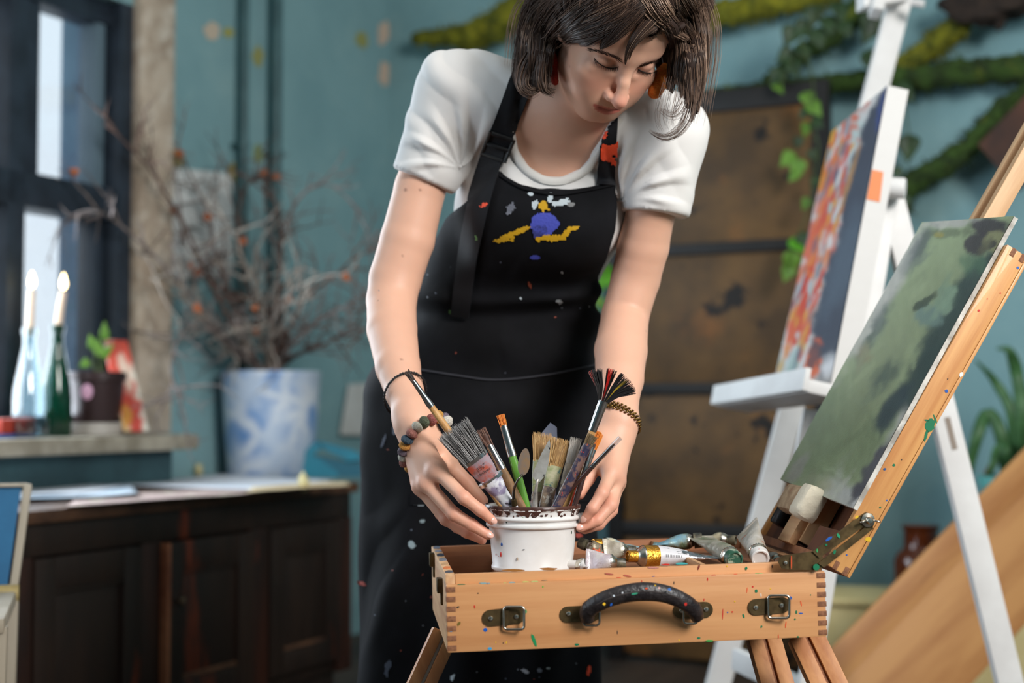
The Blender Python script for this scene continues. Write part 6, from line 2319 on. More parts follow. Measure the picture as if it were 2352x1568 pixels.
# ================================================================== tubes of oil paint in the tray
def paint_tube(label, A, B, r, body_m, cap_m, cap_len=0.012, cap_r=0.55, shoulder=0.008, crimp_w=1.45, wob=0.12, seed=0, crimp_dir=None, band=None, capn=18):
    """A: pixel+depth of the cap end, B: of the crimped end"""
    a, b = P(*A), P(*B)
    dr = nrm(b - a)
    L_ = np.linalg.norm(b - a)
    t = thing('paint_tube', (a + b) / 2 - ZUP * r, label, 'paint tube', 'tubes of oil paint in the easel box')
    side = nrm(np.cross(dr, ZUP)) if crimp_dir is None else nrm(np.asarray(crimp_dir) - dr * np.dot(crimp_dir, dr))
    up = np.cross(side, dr)
    m, n = 22, 24
    us = np.linspace(0, 1, m)
    rows = []
    for k, u in enumerate(us):
        x = cap_len + shoulder + u * (L_ - cap_len - shoulder)
        f = sstep(0.12, 1.0, u)
        w = r * (1 + (crimp_w - 1) * f)
        h = r * (1 - 0.95 * f)
        ang = np.linspace(0, 2 * np.pi, n, endpoint=False)
        p = a + dr * x + np.cos(ang)[:, None] * side * w + np.sin(ang)[:, None] * up * h
        nz = fbm(p * 110 + seed * 7, 3, seed) - 0.5
        p = p + (np.cos(ang)[:, None] * side * 0.3 + np.sin(ang)[:, None] * up) * (nz * wob * r * 2.2 * sstep(0.05, 0.4, u))[:, None]
        rows.append(p)
    g = np.stack(rows, 0)
    mb = MB()
    idx = np.arange(m * n).reshape(m, n)
    fs = [(idx[i, j], idx[i + 1, j], idx[i + 1, (j + 1) % n], idx[i, (j + 1) % n]) for i in range(m - 1) for j in range(n)]
    fs.append(tuple(idx[-1]))
    mb.add(g.reshape(-1, 3), fs)
    obj('tube_body', mb, body_m, t, 50)
    mb = MB()
    mb.bar(b - dr * 0.003, b + dr * 0.003, r * crimp_w * 2.02, 0.0018, side, 0.0003)
    obj('crimp', mb, body_m, t)
    mb = MB()
    mb.lathe([(r * 0.5, cap_len - 0.001), (r * 0.62, cap_len), (r * 0.96, cap_len + shoulder * 0.8), (r, cap_len + shoulder), (r, cap_len + shoulder + 0.002)], a, dr, 24)
    obj('shoulder', mb, steel, t, 30)
    mb = MB()
    cr = r * cap_r
    mb.lathe([(0.0, 0.002), (cr * 0.72, 0.002), (cr * 0.78, 0.0), (cr * 0.92, 0.0), (cr, 0.0015), (cr * 1.04, cap_len), (0.0, cap_len)], a, dr, capn)
    obj('cap', mb, cap_m, t, 30)
    if band is not None:
        mb = MB()
        mb.lathe([(r * 1.015, cap_len + shoulder + 0.001), (r * 1.02, cap_len + shoulder + band[0])], a, dr, 28)
        mb.f = [f for f in mb.f if len(f) == 4]
        obj('label_band', mb, band[1], t, 60)
    return t, (a, b, dr, side, up, L_)


def tube_mat(nm, c, v, l=(), rough=0.4, metal=0.25):
    return mat('tube_' + nm, c, rough=rough, metal=metal, var=v, vscale=35, layers=l, bump=0.25, bscale=70)


foil = mat('silver_foil', (190, 190, 196), rough=0.2, metal=1.0, bump=0.3, bscale=60)
gold = mat('gold_foil', (206, 150, 56), rough=0.32, metal=0.85, var=(176, 120, 40), vscale=60, bump=0.35, bscale=120)
grime = [((90, 96, 70), 40, (0.56, 0.66)), ((200, 80, 50), 60, (0.66, 0.70))]
whitecap = mat('white_cap', (214, 210, 206), rough=0.35, layers=(((200, 50, 36), 120, (0.68, 0.70)),))
blackcap = mat('dark_cap', (50, 50, 46), rough=0.4, var=(120, 112, 90), vscale=90)
t_, (a, b, dr, side, up, L_) = paint_tube('large silver paint tube with gold band and gold cap, frontmost in the box', (1441, 1277, 1.94), (1662, 1279, 1.985), 0.0150, foil, gold, cap_len=0.014, cap_r=0.52, wob=0.05, crimp_w=1.25, band=(0.021, gold), crimp_dir=bey)
# printed paper label round the middle of that tube
n = 26
ang = np.linspace(-0.35 * np.pi, 0.62 * np.pi, n)
rows = []
for u in np.linspace(0.0, 1.0, 8):
    x = 0.014 + 0.008 + 0.021 + u * 0.045
    uu = (x - 0.022) / (L_ - 0.022)
    f = sstep(0.12, 1.0, uu)
    w, h = 0.0150 * (1 + 0.25 * f) + 0.0004, 0.0150 * (1 - 0.95 * f) + 0.0005
    rows.append(a + dr * x + np.cos(ang + np.pi / 2 + 0.9)[:, None] * side * w + np.sin(ang + np.pi / 2 - 0.35)[:, None] * up * h)
vside = nrm(-bey)
rows = []
upw = ZUP
for u in np.linspace(0.0, 1.0, 8):
    x = 0.043 + u * 0.045
    uu = (x - 0.022) / (L_ - 0.022)
    f = float(sstep(0.12, 1.0, uu))
    w, h = 0.0150 * (1 + 0.25 * f) + 0.0004, 0.0150 * (1 - 0.95 * f) + 0.0006
    an = np.linspace(-1.0, 1.75, n)
    rows.append(a + dr * x - np.cos(an)[:, None] * bey * w + np.sin(an)[:, None] * np.cross(dr, bey) * h * np.sign(np.cross(dr, bey)[2]))
g = np.stack(rows, 0)
mb = MB()
mb.sheet(g, 0.0)
obj('paper_label', mb, mat('tube_paper_label', (206, 204, 208), rough=0.4, layers=(((188, 150, 60), 60, (0.68, 0.72)), ((170, 160, 150), 20, (0.55, 0.7)))), t_, 180)
pr = MB()
for k in range(16):
    u0 = 0.20 + k * 0.036
    for an0, an1 in ((0.05, 0.32),):
        if k % 5 == 4:
            continue
        x = 0.043 + u0 * 0.045
        f = float(sstep(0.12, 1.0, (x - 0.022) / (L_ - 0.022)))
        w, h = 0.0150 * (1 + 0.25 * f) + 0.0006, 0.0150 * (1 - 0.95 * f) + 0.0008
        qq = []
        for an, dx in ((an0, 0), (an0, 0.0007), (an1, 0.0007), (an1, 0)):
            qq.append(a + dr * (x + dx) - math.cos(an) * bey * w + math.sin(an) * np.cross(dr, bey) * h * np.sign(np.cross(dr, bey)[2]))
        pr.add(qq, [(0, 1, 2, 3)])
obj('printed_bars', pr, ink, t_, 0, kind='stuff')
paint_tube('grimy paint tube with a dark green cap pointing at the viewer', (1689, 1285, 1.945), (1608, 1232, 2.09), 0.0138, tube_mat('grey', (176, 170, 156), (130, 134, 112), grime), mat('green_cap', (150, 160, 140), rough=0.4, var=(40, 84, 66), vscale=70, vpos=(0.42, 0.5)), cap_len=0.013, cap_r=0.86, seed=2, wob=0.16)
paint_tube('white paint tube with white cap pointing at the viewer, crimped end raised', (1747, 1283, 1.95), (1716, 1212, 2.06), 0.0140, tube_mat('white', (206, 200, 192), (186, 176, 160), [((200, 120, 90), 50, (0.62, 0.68)), ((120, 150, 160), 60, (0.66, 0.70))]), whitecap, cap_len=0.013, cap_r=0.92, seed=3, wob=0.14, crimp_dir=(0.5, 0.4, 0.7))
paint_tube('pale blue paint tube lying at the back with its cap to the right', (1613, 1240, 2.08), (1505, 1249, 2.09), 0.0115, tube_mat('blue', (130, 176, 196), (150, 150, 120), [((96, 110, 84), 50, (0.52, 0.62))]), blackcap, cap_r=0.95, seed=4, wob=0.14, crimp_dir=bey)
paint_tube('cream and blue striped paint tube beside the bucket, cap to the left', (1362, 1250, 2.06), (1452, 1253, 2.09), 0.0105, tube_mat('cream', (214, 204, 176), (130, 176, 200), [((110, 110, 90), 50, (0.6, 0.7))]), gold, cap_r=0.8, seed=5, crimp_dir=bey)
paint_tube('flattened white label paint tube behind the gold-capped tube', (1459, 1264, 2.03), (1391, 1262, 2.02), 0.0115, tube_mat('paper', (204, 198, 184), (168, 160, 140), grime), blackcap, cap_r=0.6, seed=6, crimp_dir=(0.1, 0.5, 0.8))
paint_tube('crumpled lilac paint tube in front of the bucket side', (1437, 1293, 1.945), (1350, 1287, 1.945), 0.0110, tube_mat('lilac', (190, 178, 184), (210, 204, 200), [((150, 140, 110), 40, (0.58, 0.66))]), blackcap, cap_r=0.6, seed=7, crimp_dir=(0, 0.35, 0.9), wob=0.2)
paint_tube('plain white paint tube tucked against the bucket', (1305, 1296, 1.96), (1352, 1299, 1.95), 0.0105, tube_mat('clean_white', (224, 222, 220), (204, 200, 198)), whitecap, cap_r=0.6, seed=8, crimp_dir=bey, wob=0.05)
paint_tube('twisted paint tube smeared with orange next to the bucket', (1330, 1245, 2.035), (1388, 1268, 2.02), 0.0100, tube_mat('rust', (150, 140, 120), (110, 100, 80), [((214, 84, 40), 40, (0.56, 0.60)), ((206, 200, 190), 70, (0.62, 0.68))]), blackcap, cap_r=0.8, seed=9, crimp_dir=(0.2, 0.6, 0.6), wob=0.25)
paint_tube('khaki paint tube lying behind the green-capped one', (1690, 1241, 2.10), (1618, 1236, 2.12), 0.0105, tube_mat('khaki', (184, 176, 150), (150, 140, 116), grime), blackcap, cap_r=0.7, seed=10, crimp_dir=bey, wob=0.16)
paint_tube('dull silver paint tube beside the lid stay', (1790, 1290, 1.98), (1762, 1268, 2.09), 0.0090, tube_mat('dull', (150, 146, 140), (110, 108, 104)), steel, cap_r=0.8, seed=11, wob=0.12)
paint_tube('olive paint tube half hidden under the big gold-banded tube', (1540, 1272, 2.06), (1470, 1262, 2.075), 0.0100, tube_mat('olive', (140, 140, 110), (176, 168, 150), grime), blackcap, cap_r=0.7, seed=12, crimp_dir=bey, wob=0.16)
# ================================================================== gold panel screen
SN = 0.30
gold_p = mat('tarnished_gold_leaf', (104, 76, 42), rough=0.55, metal=0.2, var=(72, 53, 32), vscale=5, vpos=(0.35, 0.65),
             layers=(((146, 92, 42), 3.0, (0.55, 0.75)), ((24, 18, 14), 7.0, (0.60, 0.635)), ((28, 20, 16), 16.0, (0.66, 0.69))), bump=0.15, bscale=20)
ebony = mat('black_lacquer_frame', (14, 12, 12), rough=0.55, var=(21, 18, 17), vscale=8)
sL, sR = onB(1392, 600, SN)[0], onB(1906, 600, SN)[0]
screen = thing('gold_screen', WB((sL + sR) / 2, 0, SN), 'tall black-framed screen with worn gold panels behind the person', 'screen')
SF = Frame(CORNER, BX, -AX, ZUP)


def spart(name, s0, s1, z0, z1, n0, n1, m, bev=0.004):
    mb = MB()
    mb.box(SF, s0, s1, n0, n1, z0, z1, bev)
    return obj(name, mb, m, screen)


sw = (sR - sL) * 36.0 / 514.0
railz = [onB(1650, 230, SN)[1], onB(1650, 568, SN)[1], onB(1650, 892, SN)[1], onB(1650, 1222, SN)[1], onB(1650, 1542, SN)[1]]
hts = [0.075, 0.04, 0.04, 0.05, 0.06]
zt = railz[0] + 0.038
for s0, s1 in ((sL, sL + sw), (sR - sw, sR)):
    spart('stile', s0, s1, 0.0, zt, SN - 0.045, SN, ebony)
for zc, h in zip(railz, hts):
    if zc - h / 2 > 0:
        spart('rail', sL + sw, sR - sw, zc - h / 2, zc + h / 2, SN - 0.042, SN - 0.003, ebony)
for k in range(4):
    z1 = railz[k] - hts[k] / 2
    z0 = max(railz[k + 1] + hts[k + 1] / 2, 0.01)
    spart('panel', sL + sw, sR - sw, z0, z1, SN - 0.032, SN - 0.018, gold_p, 0.003)

# ================================================================== mossy branches on the back wall
bark = mat('dark_bark', (52, 40, 32), rough=0.9, var=(34, 26, 22), vscale=20, bump=0.4, bscale=30)
moss_y = mat('yellow_green_moss', (122, 120, 24), rough=0.95, var=(70, 76, 18), vscale=18, layers=(((150, 140, 30), 40, (0.55, 0.7)),), bump=0.6, bscale=60)
moss_g = mat('dark_green_moss', (54, 78, 26), rough=0.95, var=(32, 46, 18), vscale=18, layers=(((104, 108, 28), 14, (0.58, 0.72)),), bump=0.6, bscale=60)
rgm = np.random.RandomState(4)


def mossy(label, path, w, mm, n=0.10, seed=0, hang=0):
    pts = np.array([WB(*onB(q[0], q[1], n), n) for q in path])
    c = catmull(pts, 40)
    u = np.linspace(0, 1, 40)
    wd = np.interp(u, np.linspace(0, 1, len(w)), w) * 4.9 / F_PX / 2
    t = thing('mossy_branch', c[0], label, 'branch', 'mossy branches on the back wall')
    mb = MB()
    mb.tube(c, wd * 0.55, 8)
    obj('branch', mb, bark, t, 180)
    mb = MB()
    m, k = 70, 14
    cc = catmull(pts, m)
    ww = np.interp(np.linspace(0, 1, m), u, wd)
    mb.tube(cc, ww, k)
    v = mb.v[0]
    d = v - np.repeat(cc, k, 0)
    f = 0.55 + 0.95 * fbm(v * 28 + seed, 4, seed)
    mb.v[0] = np.repeat(cc, k, 0) + d * f[:, None]
    # tufts
    for q in range(130):
        i = rgm.randint(1, m - 1)
        a = rgm.uniform(0, 2 * np.pi)
        p = mb.v[0][i * k + rgm.randint(k)]
        o = nrm(p - cc[i] + np.array([0, 0, -0.002])) * rgm.uniform(0.008, 0.026) + np.array([0, 0, -0.006])
        mb.tube([p, p + o * 0.6 + rgm.normal(0, 0.003, 3), p + o], [0.004, 0.003, 0.0008], 4, cap=False)
    obj('moss', mb, mm, t, 180, kind='stuff')
    return t


mossy('yellow-green mossy branch reaching left above the shoulder', [(950, 88), (1020, 84), (1085, 80), (1140, 55), (1200, 20), (1280, -30)], [30, 44, 60, 74, 84, 90], moss_y, seed=1)
mossy('short mossy stub forking down above the shoulder', [(1130, 62), (1095, 88), (1068, 116)], [46, 40, 24], moss_y, seed=2)
mossy('thick yellow-green mossy branch along the top right of the hair', [(1500, 90), (1640, 40), (1720, 18), (1800, 6), (1930, -16)], [60, 62, 60, 50, 46], moss_y, seed=3)
mossy('leafy dark mossy branch slanting above the screen', [(1758, 190), (1810, 150), (1870, 110), (1930, 62), (1985, 10), (2020, -50)], [26, 36, 44, 52, 56, 50], moss_g, seed=4)
mossy('long dark green mossy branch running right from the screen top', [(1600, 214), (1760, 198), (1900, 192), (2060, 182), (2180, 172), (2280, 160), (2420, 168)], [18, 22, 40, 52, 56, 58, 64], moss_g, seed=5)
mossy('bright mossy branch rising behind the white easel to the top right', [(2050, 168), (2110, 128), (2160, 92), (2215, 46), (2250, 10)], [40, 52, 50, 46, 40], moss_y, seed=6)
mossy('dark mossy branch curving down behind the white easel', [(2060, 500), (2085, 430), (2150, 392), (2210, 352), (2260, 300), (2330, 235), (2420, 170)], [44, 52, 50, 50, 52, 50, 46], moss_g, seed=7)
t = thing('bark_burl', WB(*onB(2300, 20, 0.12), 0.12), 'dark knotty bark burl at the top right', 'branch')
mb = MB()
mb.ellipsoid(WB(*onB(2300, 4, 0.14), 0.14), (0.15, 0.07, 0.06), np.stack([BX, AX, ZUP]), 40, 26, jit=0.7, seed=5)
obj('burl', mb, bark, t, 180)
mb = MB()
mb.tube(catmull(np.array([WB(*onB(*q, 0.14), 0.14) for q in [(2290, 20), (2296, 50), (2292, 72)]]), 8), [0.03, 0.028, 0.025, 0.022, 0.018, 0.014, 0.01, 0.005], 8)
obj('stub', mb, bark, t, 180)

# ================================================================== ivy
leaf_d = mat('dark_ivy_leaf', (42, 70, 34), rough=0.5, var=(30, 52, 26), vscale=30)
leaf_l = mat('light_ivy_leaf', (104, 146, 50), rough=0.5, var=(84, 124, 40), vscale=30)
leaf_b = mat('bright_green_leaf', (92, 168, 30), rough=0.5, var=(76, 146, 28), vscale=30)
vine_m = mat('vine_stem', (70, 84, 44), rough=0.7)


def leaf_mesh(c, tip, nv, w, fold=0.25):
    """pointed heart-shaped leaf from its stalk c to its tip"""
    tip = np.asarray(tip, float)
    ln = np.linalg.norm(tip - c)
    d = (tip - c) / ln
    s = nrm(np.cross(d, nv))
    nn = np.cross(s, d)
    prof = [(0.0, 0.05), (0.06, 0.55), (0.2, 0.95), (0.35, 1.0), (0.55, 0.78), (0.78, 0.38), (1.0, 0.02)]
    g = []
    for u, wv in prof:
        row = []
        for k in (-1, -0.5, 0, 0.5, 1):
            row.append(c + d * ln * (u - 0.06 * abs(k)) + s * w * wv * k + nn * (fold * w * wv * abs(k) - 0.12 * ln * u * u))
        g.append(row)
    mb = MB()
    mb.sheet(np.array(g), 0.0006)
    return mb


def vine(label, path, leaves, n, mm, size=0.045, seed=0, plane='B'):
    rg = np.random.RandomState(seed)
    pts = np.array([WB(*onB(q[0], q[1], n), n) for q in path])
    c = catmull(pts, 24)
    t = thing('ivy_vine', c[0], label, 'ivy', 'ivy trailing from the mossy branches')
    mb = MB()
    mb.tube(c, 0.0026, 6)
    obj('stem', mb, vine_m, t, 180)
    for k, (px, py, sc, m2) in enumerate(leaves):
        p = WB(*onB(px, py, n), n) + (CAM - WB(0, 0)) * 0
        j = np.argmin(np.linalg.norm(c - p, axis=1))
        outv = nrm(p - c[j]) if np.linalg.norm(p - c[j]) > 0.012 else nrm(rg.normal(0, 1, 3))
        L_ = size * sc
        d = nrm(outv * 0.5 + np.array([rg.uniform(-0.5, 0.5), -0.2, -0.8]))
        nvv = nrm(np.array([rg.uniform(-0.4, 0.4), -1.0, rg.uniform(0.1, 0.6)]))
        stalk = MB()
        a0 = p - d * L_ * 0.5
        lo = obj('leaf', leaf_mesh(a0, p + d * L_ * 0.5, nvv, L_ * 0.42), m2 or mm, t, 180)
        stalk.tube([c[j], (c[j] + a0) / 2 + np.array([0, 0, 0.004]), a0], 0.0012, 4)
        obj('stalk', stalk, vine_m, lo, 180)
    return t


vine('ivy trailing down the right side of the gold screen', [(1840, 90), (1868, 190), (1862, 260), (1880, 340), (1868, 430)],
     [(1858, 232, 1.3, leaf_l), (1874, 252, 1.3, leaf_l), (1846, 262, 1.0, leaf_d), (1880, 285, 1.0, leaf_d), (1850, 300, 1.0, leaf_l), (1832, 330, 0.9, leaf_d), (1806, 368, 1.3, leaf_l), (1832, 392, 1.4, leaf_l), (1866, 360, 0.9, leaf_d), (1820, 408, 0.8, leaf_l), (1870, 420, 0.8, leaf_d)], 0.40, leaf_l, 0.05, 1)
vine('ivy hanging at the top above the screen', [(1890, 10), (1850, 80), (1820, 140), (1790, 200)],
     [(1868, 40, 1.6, None), (1840, 70, 1.5, None), (1812, 86, 1.6, None), (1880, 90, 1.6, None), (1850, 120, 1.5, None), (1800, 130, 1.4, None), (1826, 160, 1.4, None), (1780, 178, 1.3, None), (1905, 60, 1.5, None), (1930, 30, 1.6, None), (1945, 70, 1.3, None), (1790, 205, 1.0, leaf_l)], 0.34, leaf_d, 0.05, 2)
vine('ivy with single dark leaves behind the white easel mast', [(2010, 20), (2020, 100), (2015, 160), (2070, 220), (2090, 330)],
     [(1996, 70, 2.2, None), (2010, 150, 2.2, None), (2082, 215, 1.8, None), (2086, 344, 1.9, None), (2060, 400, 1.0, None), (2076, 468, 1.2, None)], 0.16, leaf_d, 0.05, 3)
vine('ivy sprig at the screen edge beside the fiery canvas', [(1868, 430), (1850, 500), (1825, 560), (1812, 620)],
     [(1836, 566, 1.4, leaf_b), (1816, 606, 1.6, leaf_l), (1808, 630, 1.2, leaf_l), (1846, 552, 1.1, leaf_d), (1850, 470, 0.9, leaf_l)], 0.42, leaf_l, 0.05, 4)
vine('bright green ivy sprig between the apron and the arm', [(1400, 480), (1392, 560), (1386, 620), (1382, 680)],
     [(1384, 600, 1.2, leaf_l), (1388, 640, 2.0, leaf_b), (1378, 655, 1.7, leaf_b), (1396, 575, 1.0, leaf_d), (1380, 700, 1.0, leaf_l), (1398, 500, 1.0, leaf_l)], 0.42, leaf_b, 0.05, 5)

# rusty plate and tan board on the wall, right edge
rust = mat('rusty_brown_plate', (62, 44, 38), rough=0.8, var=(88, 56, 42), vscale=7, bump=0.3, bscale=25)
c0 = np.array(onB(2246, 332, 0.2))
e1 = np.array(onB(2352, 222, 0.2)) - c0
e2 = np.array(onB(2336, 436, 0.2)) - c0
mb = MB()
q = [c0, c0 + e1 * 2.6, c0 + e1 * 2.6 + e2, c0 + e2]
mb.prism([WB(a[0], a[1], 0.2) for a in q], AX * 0.04)
obj('rusty_plate', mb, rust, None, 20, label='dark rusty square plate hung askew at the right edge', cat='plate')

# ================================================================== white studio easel
white_e = mat('white_easel_paint', (228, 226, 224), rough=0.5, var=(218, 215, 213), vscale=8)
weasel = thing('studio_easel', (0.62, 2.95, 0.0), 'white painted studio easel standing behind the box easel', 'easel')


def to_floor(a, b):
    return a + (b - a) * (a[2] / (a[2] - b[2]))


CN = nrm(np.array([-0.97, -0.13, 0.2]))          # the way the canvas faces


def wbar_(name, a, b, w, t, side, parent=None, bev=0.003):
    mb = MB()
    mb.bar(a, b, w, t, side, bev)
    return obj(name, mb, white_e, parent or weasel)


DEPTHV = np.array([-0.09, 0.995, 0.0])
m0, m1 = P(2085, -70, 3.46), P(1650, 1568, 3.38)
mast = wbar_('mast', m0, to_floor(m0, m1), 0.056, 0.030, (1, 0, 0))
l0, l1 = P(2044, 436, 2.84), P(1880, 1420, 2.77)
wbar_('front_leg', l0, to_floor(l0, l1), 0.036, 0.028, (1, 0, 0))
r0, r1 = P(2040, 436, 2.86), P(2318, 1568, 2.80)
rl = wbar_('rear_leg', r0, to_floor(r0, r1), 0.050, 0.030, (1, 0, 0))
mb = MB()
sa = r0 + (r1 - r0) * 0.47
sb = r0 + (r1 - r0) * 0.535
mb.bar(sa - DEPTHV * 0.0158, sb - DEPTHV * 0.0158, 0.011, 0.001, (1, 0, 0), 0)
obj('slot', mb, mat('slot_shadow_wood', (150, 136, 124), rough=0.8), rl)
# knob where the legs meet
kc = P(2058, 432, 2.79)
mb = MB()
mb.lathe([(0.0, -0.030), (0.019, -0.029), (0.021, -0.024), (0.021, 0.014), (0.019, 0.018), (0.0, 0.018)], kc, nrm((0.9, -0.35, -0.1)), 24)
obj('pivot_knob', mb, white_e, weasel, 50)
# top holder
tc = P(2052, 0, 3.40)
mb = MB()
mb.box(Frame(tc, nrm((0.98, 0.1, 0.18)), DEPTHV, ZUP), -0.085, 0.03, -0.03, 0.03, -0.012, 0.06, 0.004)
obj('canvas_holder', mb, white_e, weasel)
wbar_('holder_tongue', P(2020, -30, 3.38), P(2012, 32, 3.36), 0.028, 0.05, (1, 0, 0))
mb = MB()
mb.lathe([(0.0, 0), (0.009, 0.001), (0.010, 0.03), (0.0, 0.032)], P(2094, 6, 3.38), nrm((0.6, -0.4, -0.2)), 14)
obj('holder_knob', mb, white_e, weasel, 40)
# tray: along the canvas foot, front edge raised
ta, tb = P(1916, 898, 2.74), P(1692, 930, 3.36)
mb = MB()
mb.bar(ta + CN * 0.01, tb + CN * 0.01, 0.085, 0.026, CN, 0.003)
tray = obj('tray', mb, white_e, weasel)
mb = MB()
mb.bar(ta + CN * 0.055 + ZUP * 0.012, tb + CN * 0.055 + ZUP * 0.012, 0.012, 0.045, CN, 0.002)
obj('tray_lip', mb, white_e, tray)
wbar_('tray_post', P(1862, 940, 2.95), P(1835, 1080, 2.95), 0.030, 0.02, (1, 0, 0))
wbar_('cross_bar', P(1690, 1512, 2.98), P(1880, 1600, 2.74), 0.045, 0.022, ZUP)
wbar_('back_strut', P(1985, 560, 3.0), P(1945, 880, 3.0), 0.030, 0.02, (1, 0, 0))

# fiery canvas on the white easel: near edge on the right
ca, cb = P(2038, 196, 2.79), P(1906, 886, 2.74)          # top-near, bottom-near (face)
da, db = P(1910, 303, 3.28), P(1772, 903, 3.24)          # top-far, bottom-far
NU, NV = 110, 150
uu, vv_ = np.meshgrid(np.linspace(0, 1, NU), np.linspace(0, 1, NV), indexing='ij')
face = ((ca * (1 - uu[..., None]) + da * uu[..., None]) * (1 - vv_[..., None]) + (cb * (1 - uu[..., None]) + db * uu[..., None]) * vv_[..., None])
gx, gy_ = proj(face)
cols = paint_layers(gx, gy_, (206, 200, 196), [
    ((150, 160, 158), 0.8, (1930, 330, 60, 100, 0.4, 0.6, 0.8, 24)), ((196, 96, 70), 0.95, (1930, 360, 40, 120, 0.35, 0.3, 0.9, 18)), ((176, 190, 186), 0.9, (1950, 380, 22, 80, 0.3, 0.3, 0.9, 14)),
    ((206, 140, 40), 0.95, (1893, 380, 16, 120, 0.28, 0.3, 0.4, 30)), ((190, 150, 60), 0.8, (1905, 320, 12, 30, 0.2, 0.4, 0.5, 14)),
    ((204, 92, 62), 0.95, (1880, 560, 34, 190, 0.26, 0.3, 0.8, 20)), ((214, 130, 60), 0.9, (1868, 640, 22, 120, 0.26, 0.4, 0.8, 16)), ((196, 66, 54), 0.9, (1845, 700, 16, 90, 0.26, 0.4, 0.8, 14)), ((190, 84, 70), 0.9, (1915, 470, 26, 70, 0.3, 0.4, 0.8, 14)),
    ((92, 96, 116), 0.8, (1850, 540, 8, 60, 0.26, 0.4, 0.8, 12)),
    ((62, 66, 80), 1.0, (1965, 520, 44, 300, 0.225, 0.15, 0.5, 40)), ((64, 68, 82), 1.0, (1920, 720, 48, 130, 0.24, 0.2, 0.5, 30)), ((60, 62, 76), 1.0, (2010, 300, 24, 90, 0.25, 0.2, 0.5, 24)), ((84, 96, 110), 0.7, (1940, 600, 26, 120, 0.3, 0.6, 0.6, 40)), ((50, 62, 120), 0.7, (2030, 250, 12, 60, 0.2, 0.4, 0.6, 14)),
    ((176, 130, 80), 0.7, (1940, 450, 6, 110, 0.3, 0.4, 0.6, 14)),
    ((210, 96, 52), 0.95, (1865, 830, 20, 44, 0.2, 0.3, 0.9, 12)), ((70, 66, 74), 0.8, (1870, 820, 16, 30, 0.2, 0.3, 1.0, 10)), ((190, 160, 60), 0.8, (1838, 800, 12, 40, 0.2, 0.5, 0.8, 12)), ((120, 160, 150), 0.8, (1812, 850, 24, 40, 0.3, 0.5, 0.8, 14)), ((216, 214, 214), 0.9, (1795, 895, 50, 16, 0, 0.6, 0.5, 20)), ((210, 208, 210), 0.9, (1905, 850, 18, 40, 0.2, 0.5, 0.5, 16))])
rs_ = np.random.RandomState(6)
pal = [(204, 92, 62), (214, 120, 66), (190, 60, 50), (176, 190, 192), (206, 204, 204), (206, 150, 60), (120, 130, 140), (200, 80, 60), (160, 176, 170), (90, 92, 110)]
for k in range(150):
    v = rs_.uniform(0.02, 0.97)
    u = rs_.uniform(0.42, 0.96) if v < 0.55 else rs_.uniform(0.52, 0.97)
    q_ = (ca * (1 - u) + da * u) * (1 - v) + (cb * (1 - u) + db * u) * v
    x_, y_ = proj(q_)
    m_ = (bl(gx, gy_, x_, y_, rs_.uniform(2.5, 6), rs_.uniform(10, 34), 0.25 + rs_.uniform(-0.15, 0.25), 0.3, 0.5, 9, 40 + k) * rs_.uniform(0.5, 0.95))[..., None]
    cols = cols * (1 - m_) + np.array(lin(pal[rs_.randint(len(pal))])) * m_
fire = thing('painted_canvas', (cb + db) / 2, 'abstract canvas in flame orange and dark slate on the white easel', 'painting')
nn = nrm(np.cross(da - ca, cb - ca))
if nn @ (CAM - ca) < 0:
    nn = -nn
mb = MB()
mb.sheet(face + nn[None, None] * (0.001 * fbm(face * 90, 3, 9)[..., None]), 0.0, cols.reshape(-1, 3))
q0 = np.cross(mb.v[0][1] - mb.v[0][0], mb.v[0][NV] - mb.v[0][0])
obj('painted_surface', mb, MATS['oil_paint'], fire, 180)
mb = MB()
mb.prism([ca - nn * 0.0012, cb - nn * 0.0012, db - nn * 0.0012, da - nn * 0.0012], -nn * 0.042)
edge_c = obj('stretcher', mb, mat('white_canvas_edge', (224, 221, 218), rough=0.8, bump=0.1, bscale=40), fire, 20)
mb = MB()
e0, e1_ = ca + (cb - ca) * 0.285, ca + (cb - ca) * 0.385
off = -DEPTHV * 0.0012
mb.prism([e0 - nn * 0.002 + off, e1_ - nn * 0.002 + off, e1_ - nn * 0.028 + off, e0 - nn * 0.024 + off], DEPTHV * 0.0006)
obj('orange_smear', mb, mat('orange_paint_smear', (228, 122, 50), rough=0.5), edge_c, 0)

# ================================================================== low cream cabinet with jar and plant, leaning plank
CT_Z = float(P(1950, 1372, 4.1)[2])
cream = mat('cream_paint', (206, 190, 138), rough=0.6, var=(196, 178, 124), vscale=5, layers=(((70, 100, 50), 9, (0.70, 0.73)),))
cf = Frame(P(1893, 1400, 4.1) * np.array([1, 1, 0]), np.array([0.985, -0.17, 0]), np.array([0.17, 0.985, 0]), ZUP)
cc_ = thing('cream_cabinet', cf.w(np.array([0.4, 0.13, 0.0])), 'low cream painted cabinet behind the leaning plank', 'cabinet')
mb = MB()
mb.box(cf, 0.0, 0.86, 0.0, 0.30, 0.0, CT_Z - 0.02, 0.02)
obj('cabinet_body', mb, cream, cc_)
mb = MB()
mb.box(cf, -0.012, 0.872, -0.012, 0.31, CT_Z - 0.022, CT_Z, 0.010)
obj('cabinet_top', mb, cream, cc_)
amber = mat('amber_glass', (110, 52, 24), rough=0.08, trans=0.35, var=(92, 40, 20), vscale=6, spec=0.6, ior=1.5)
jo = P(2117, 1372, 4.20)
jo[2] = CT_Z
js = 4.2 / F_PX
jar = thing('amber_jar', jo, 'brown glass apothecary jar half hidden by the plank', 'jar')
hgt = float(P(2117, 1212, 4.2)[2]) - CT_Z
mb = MB()
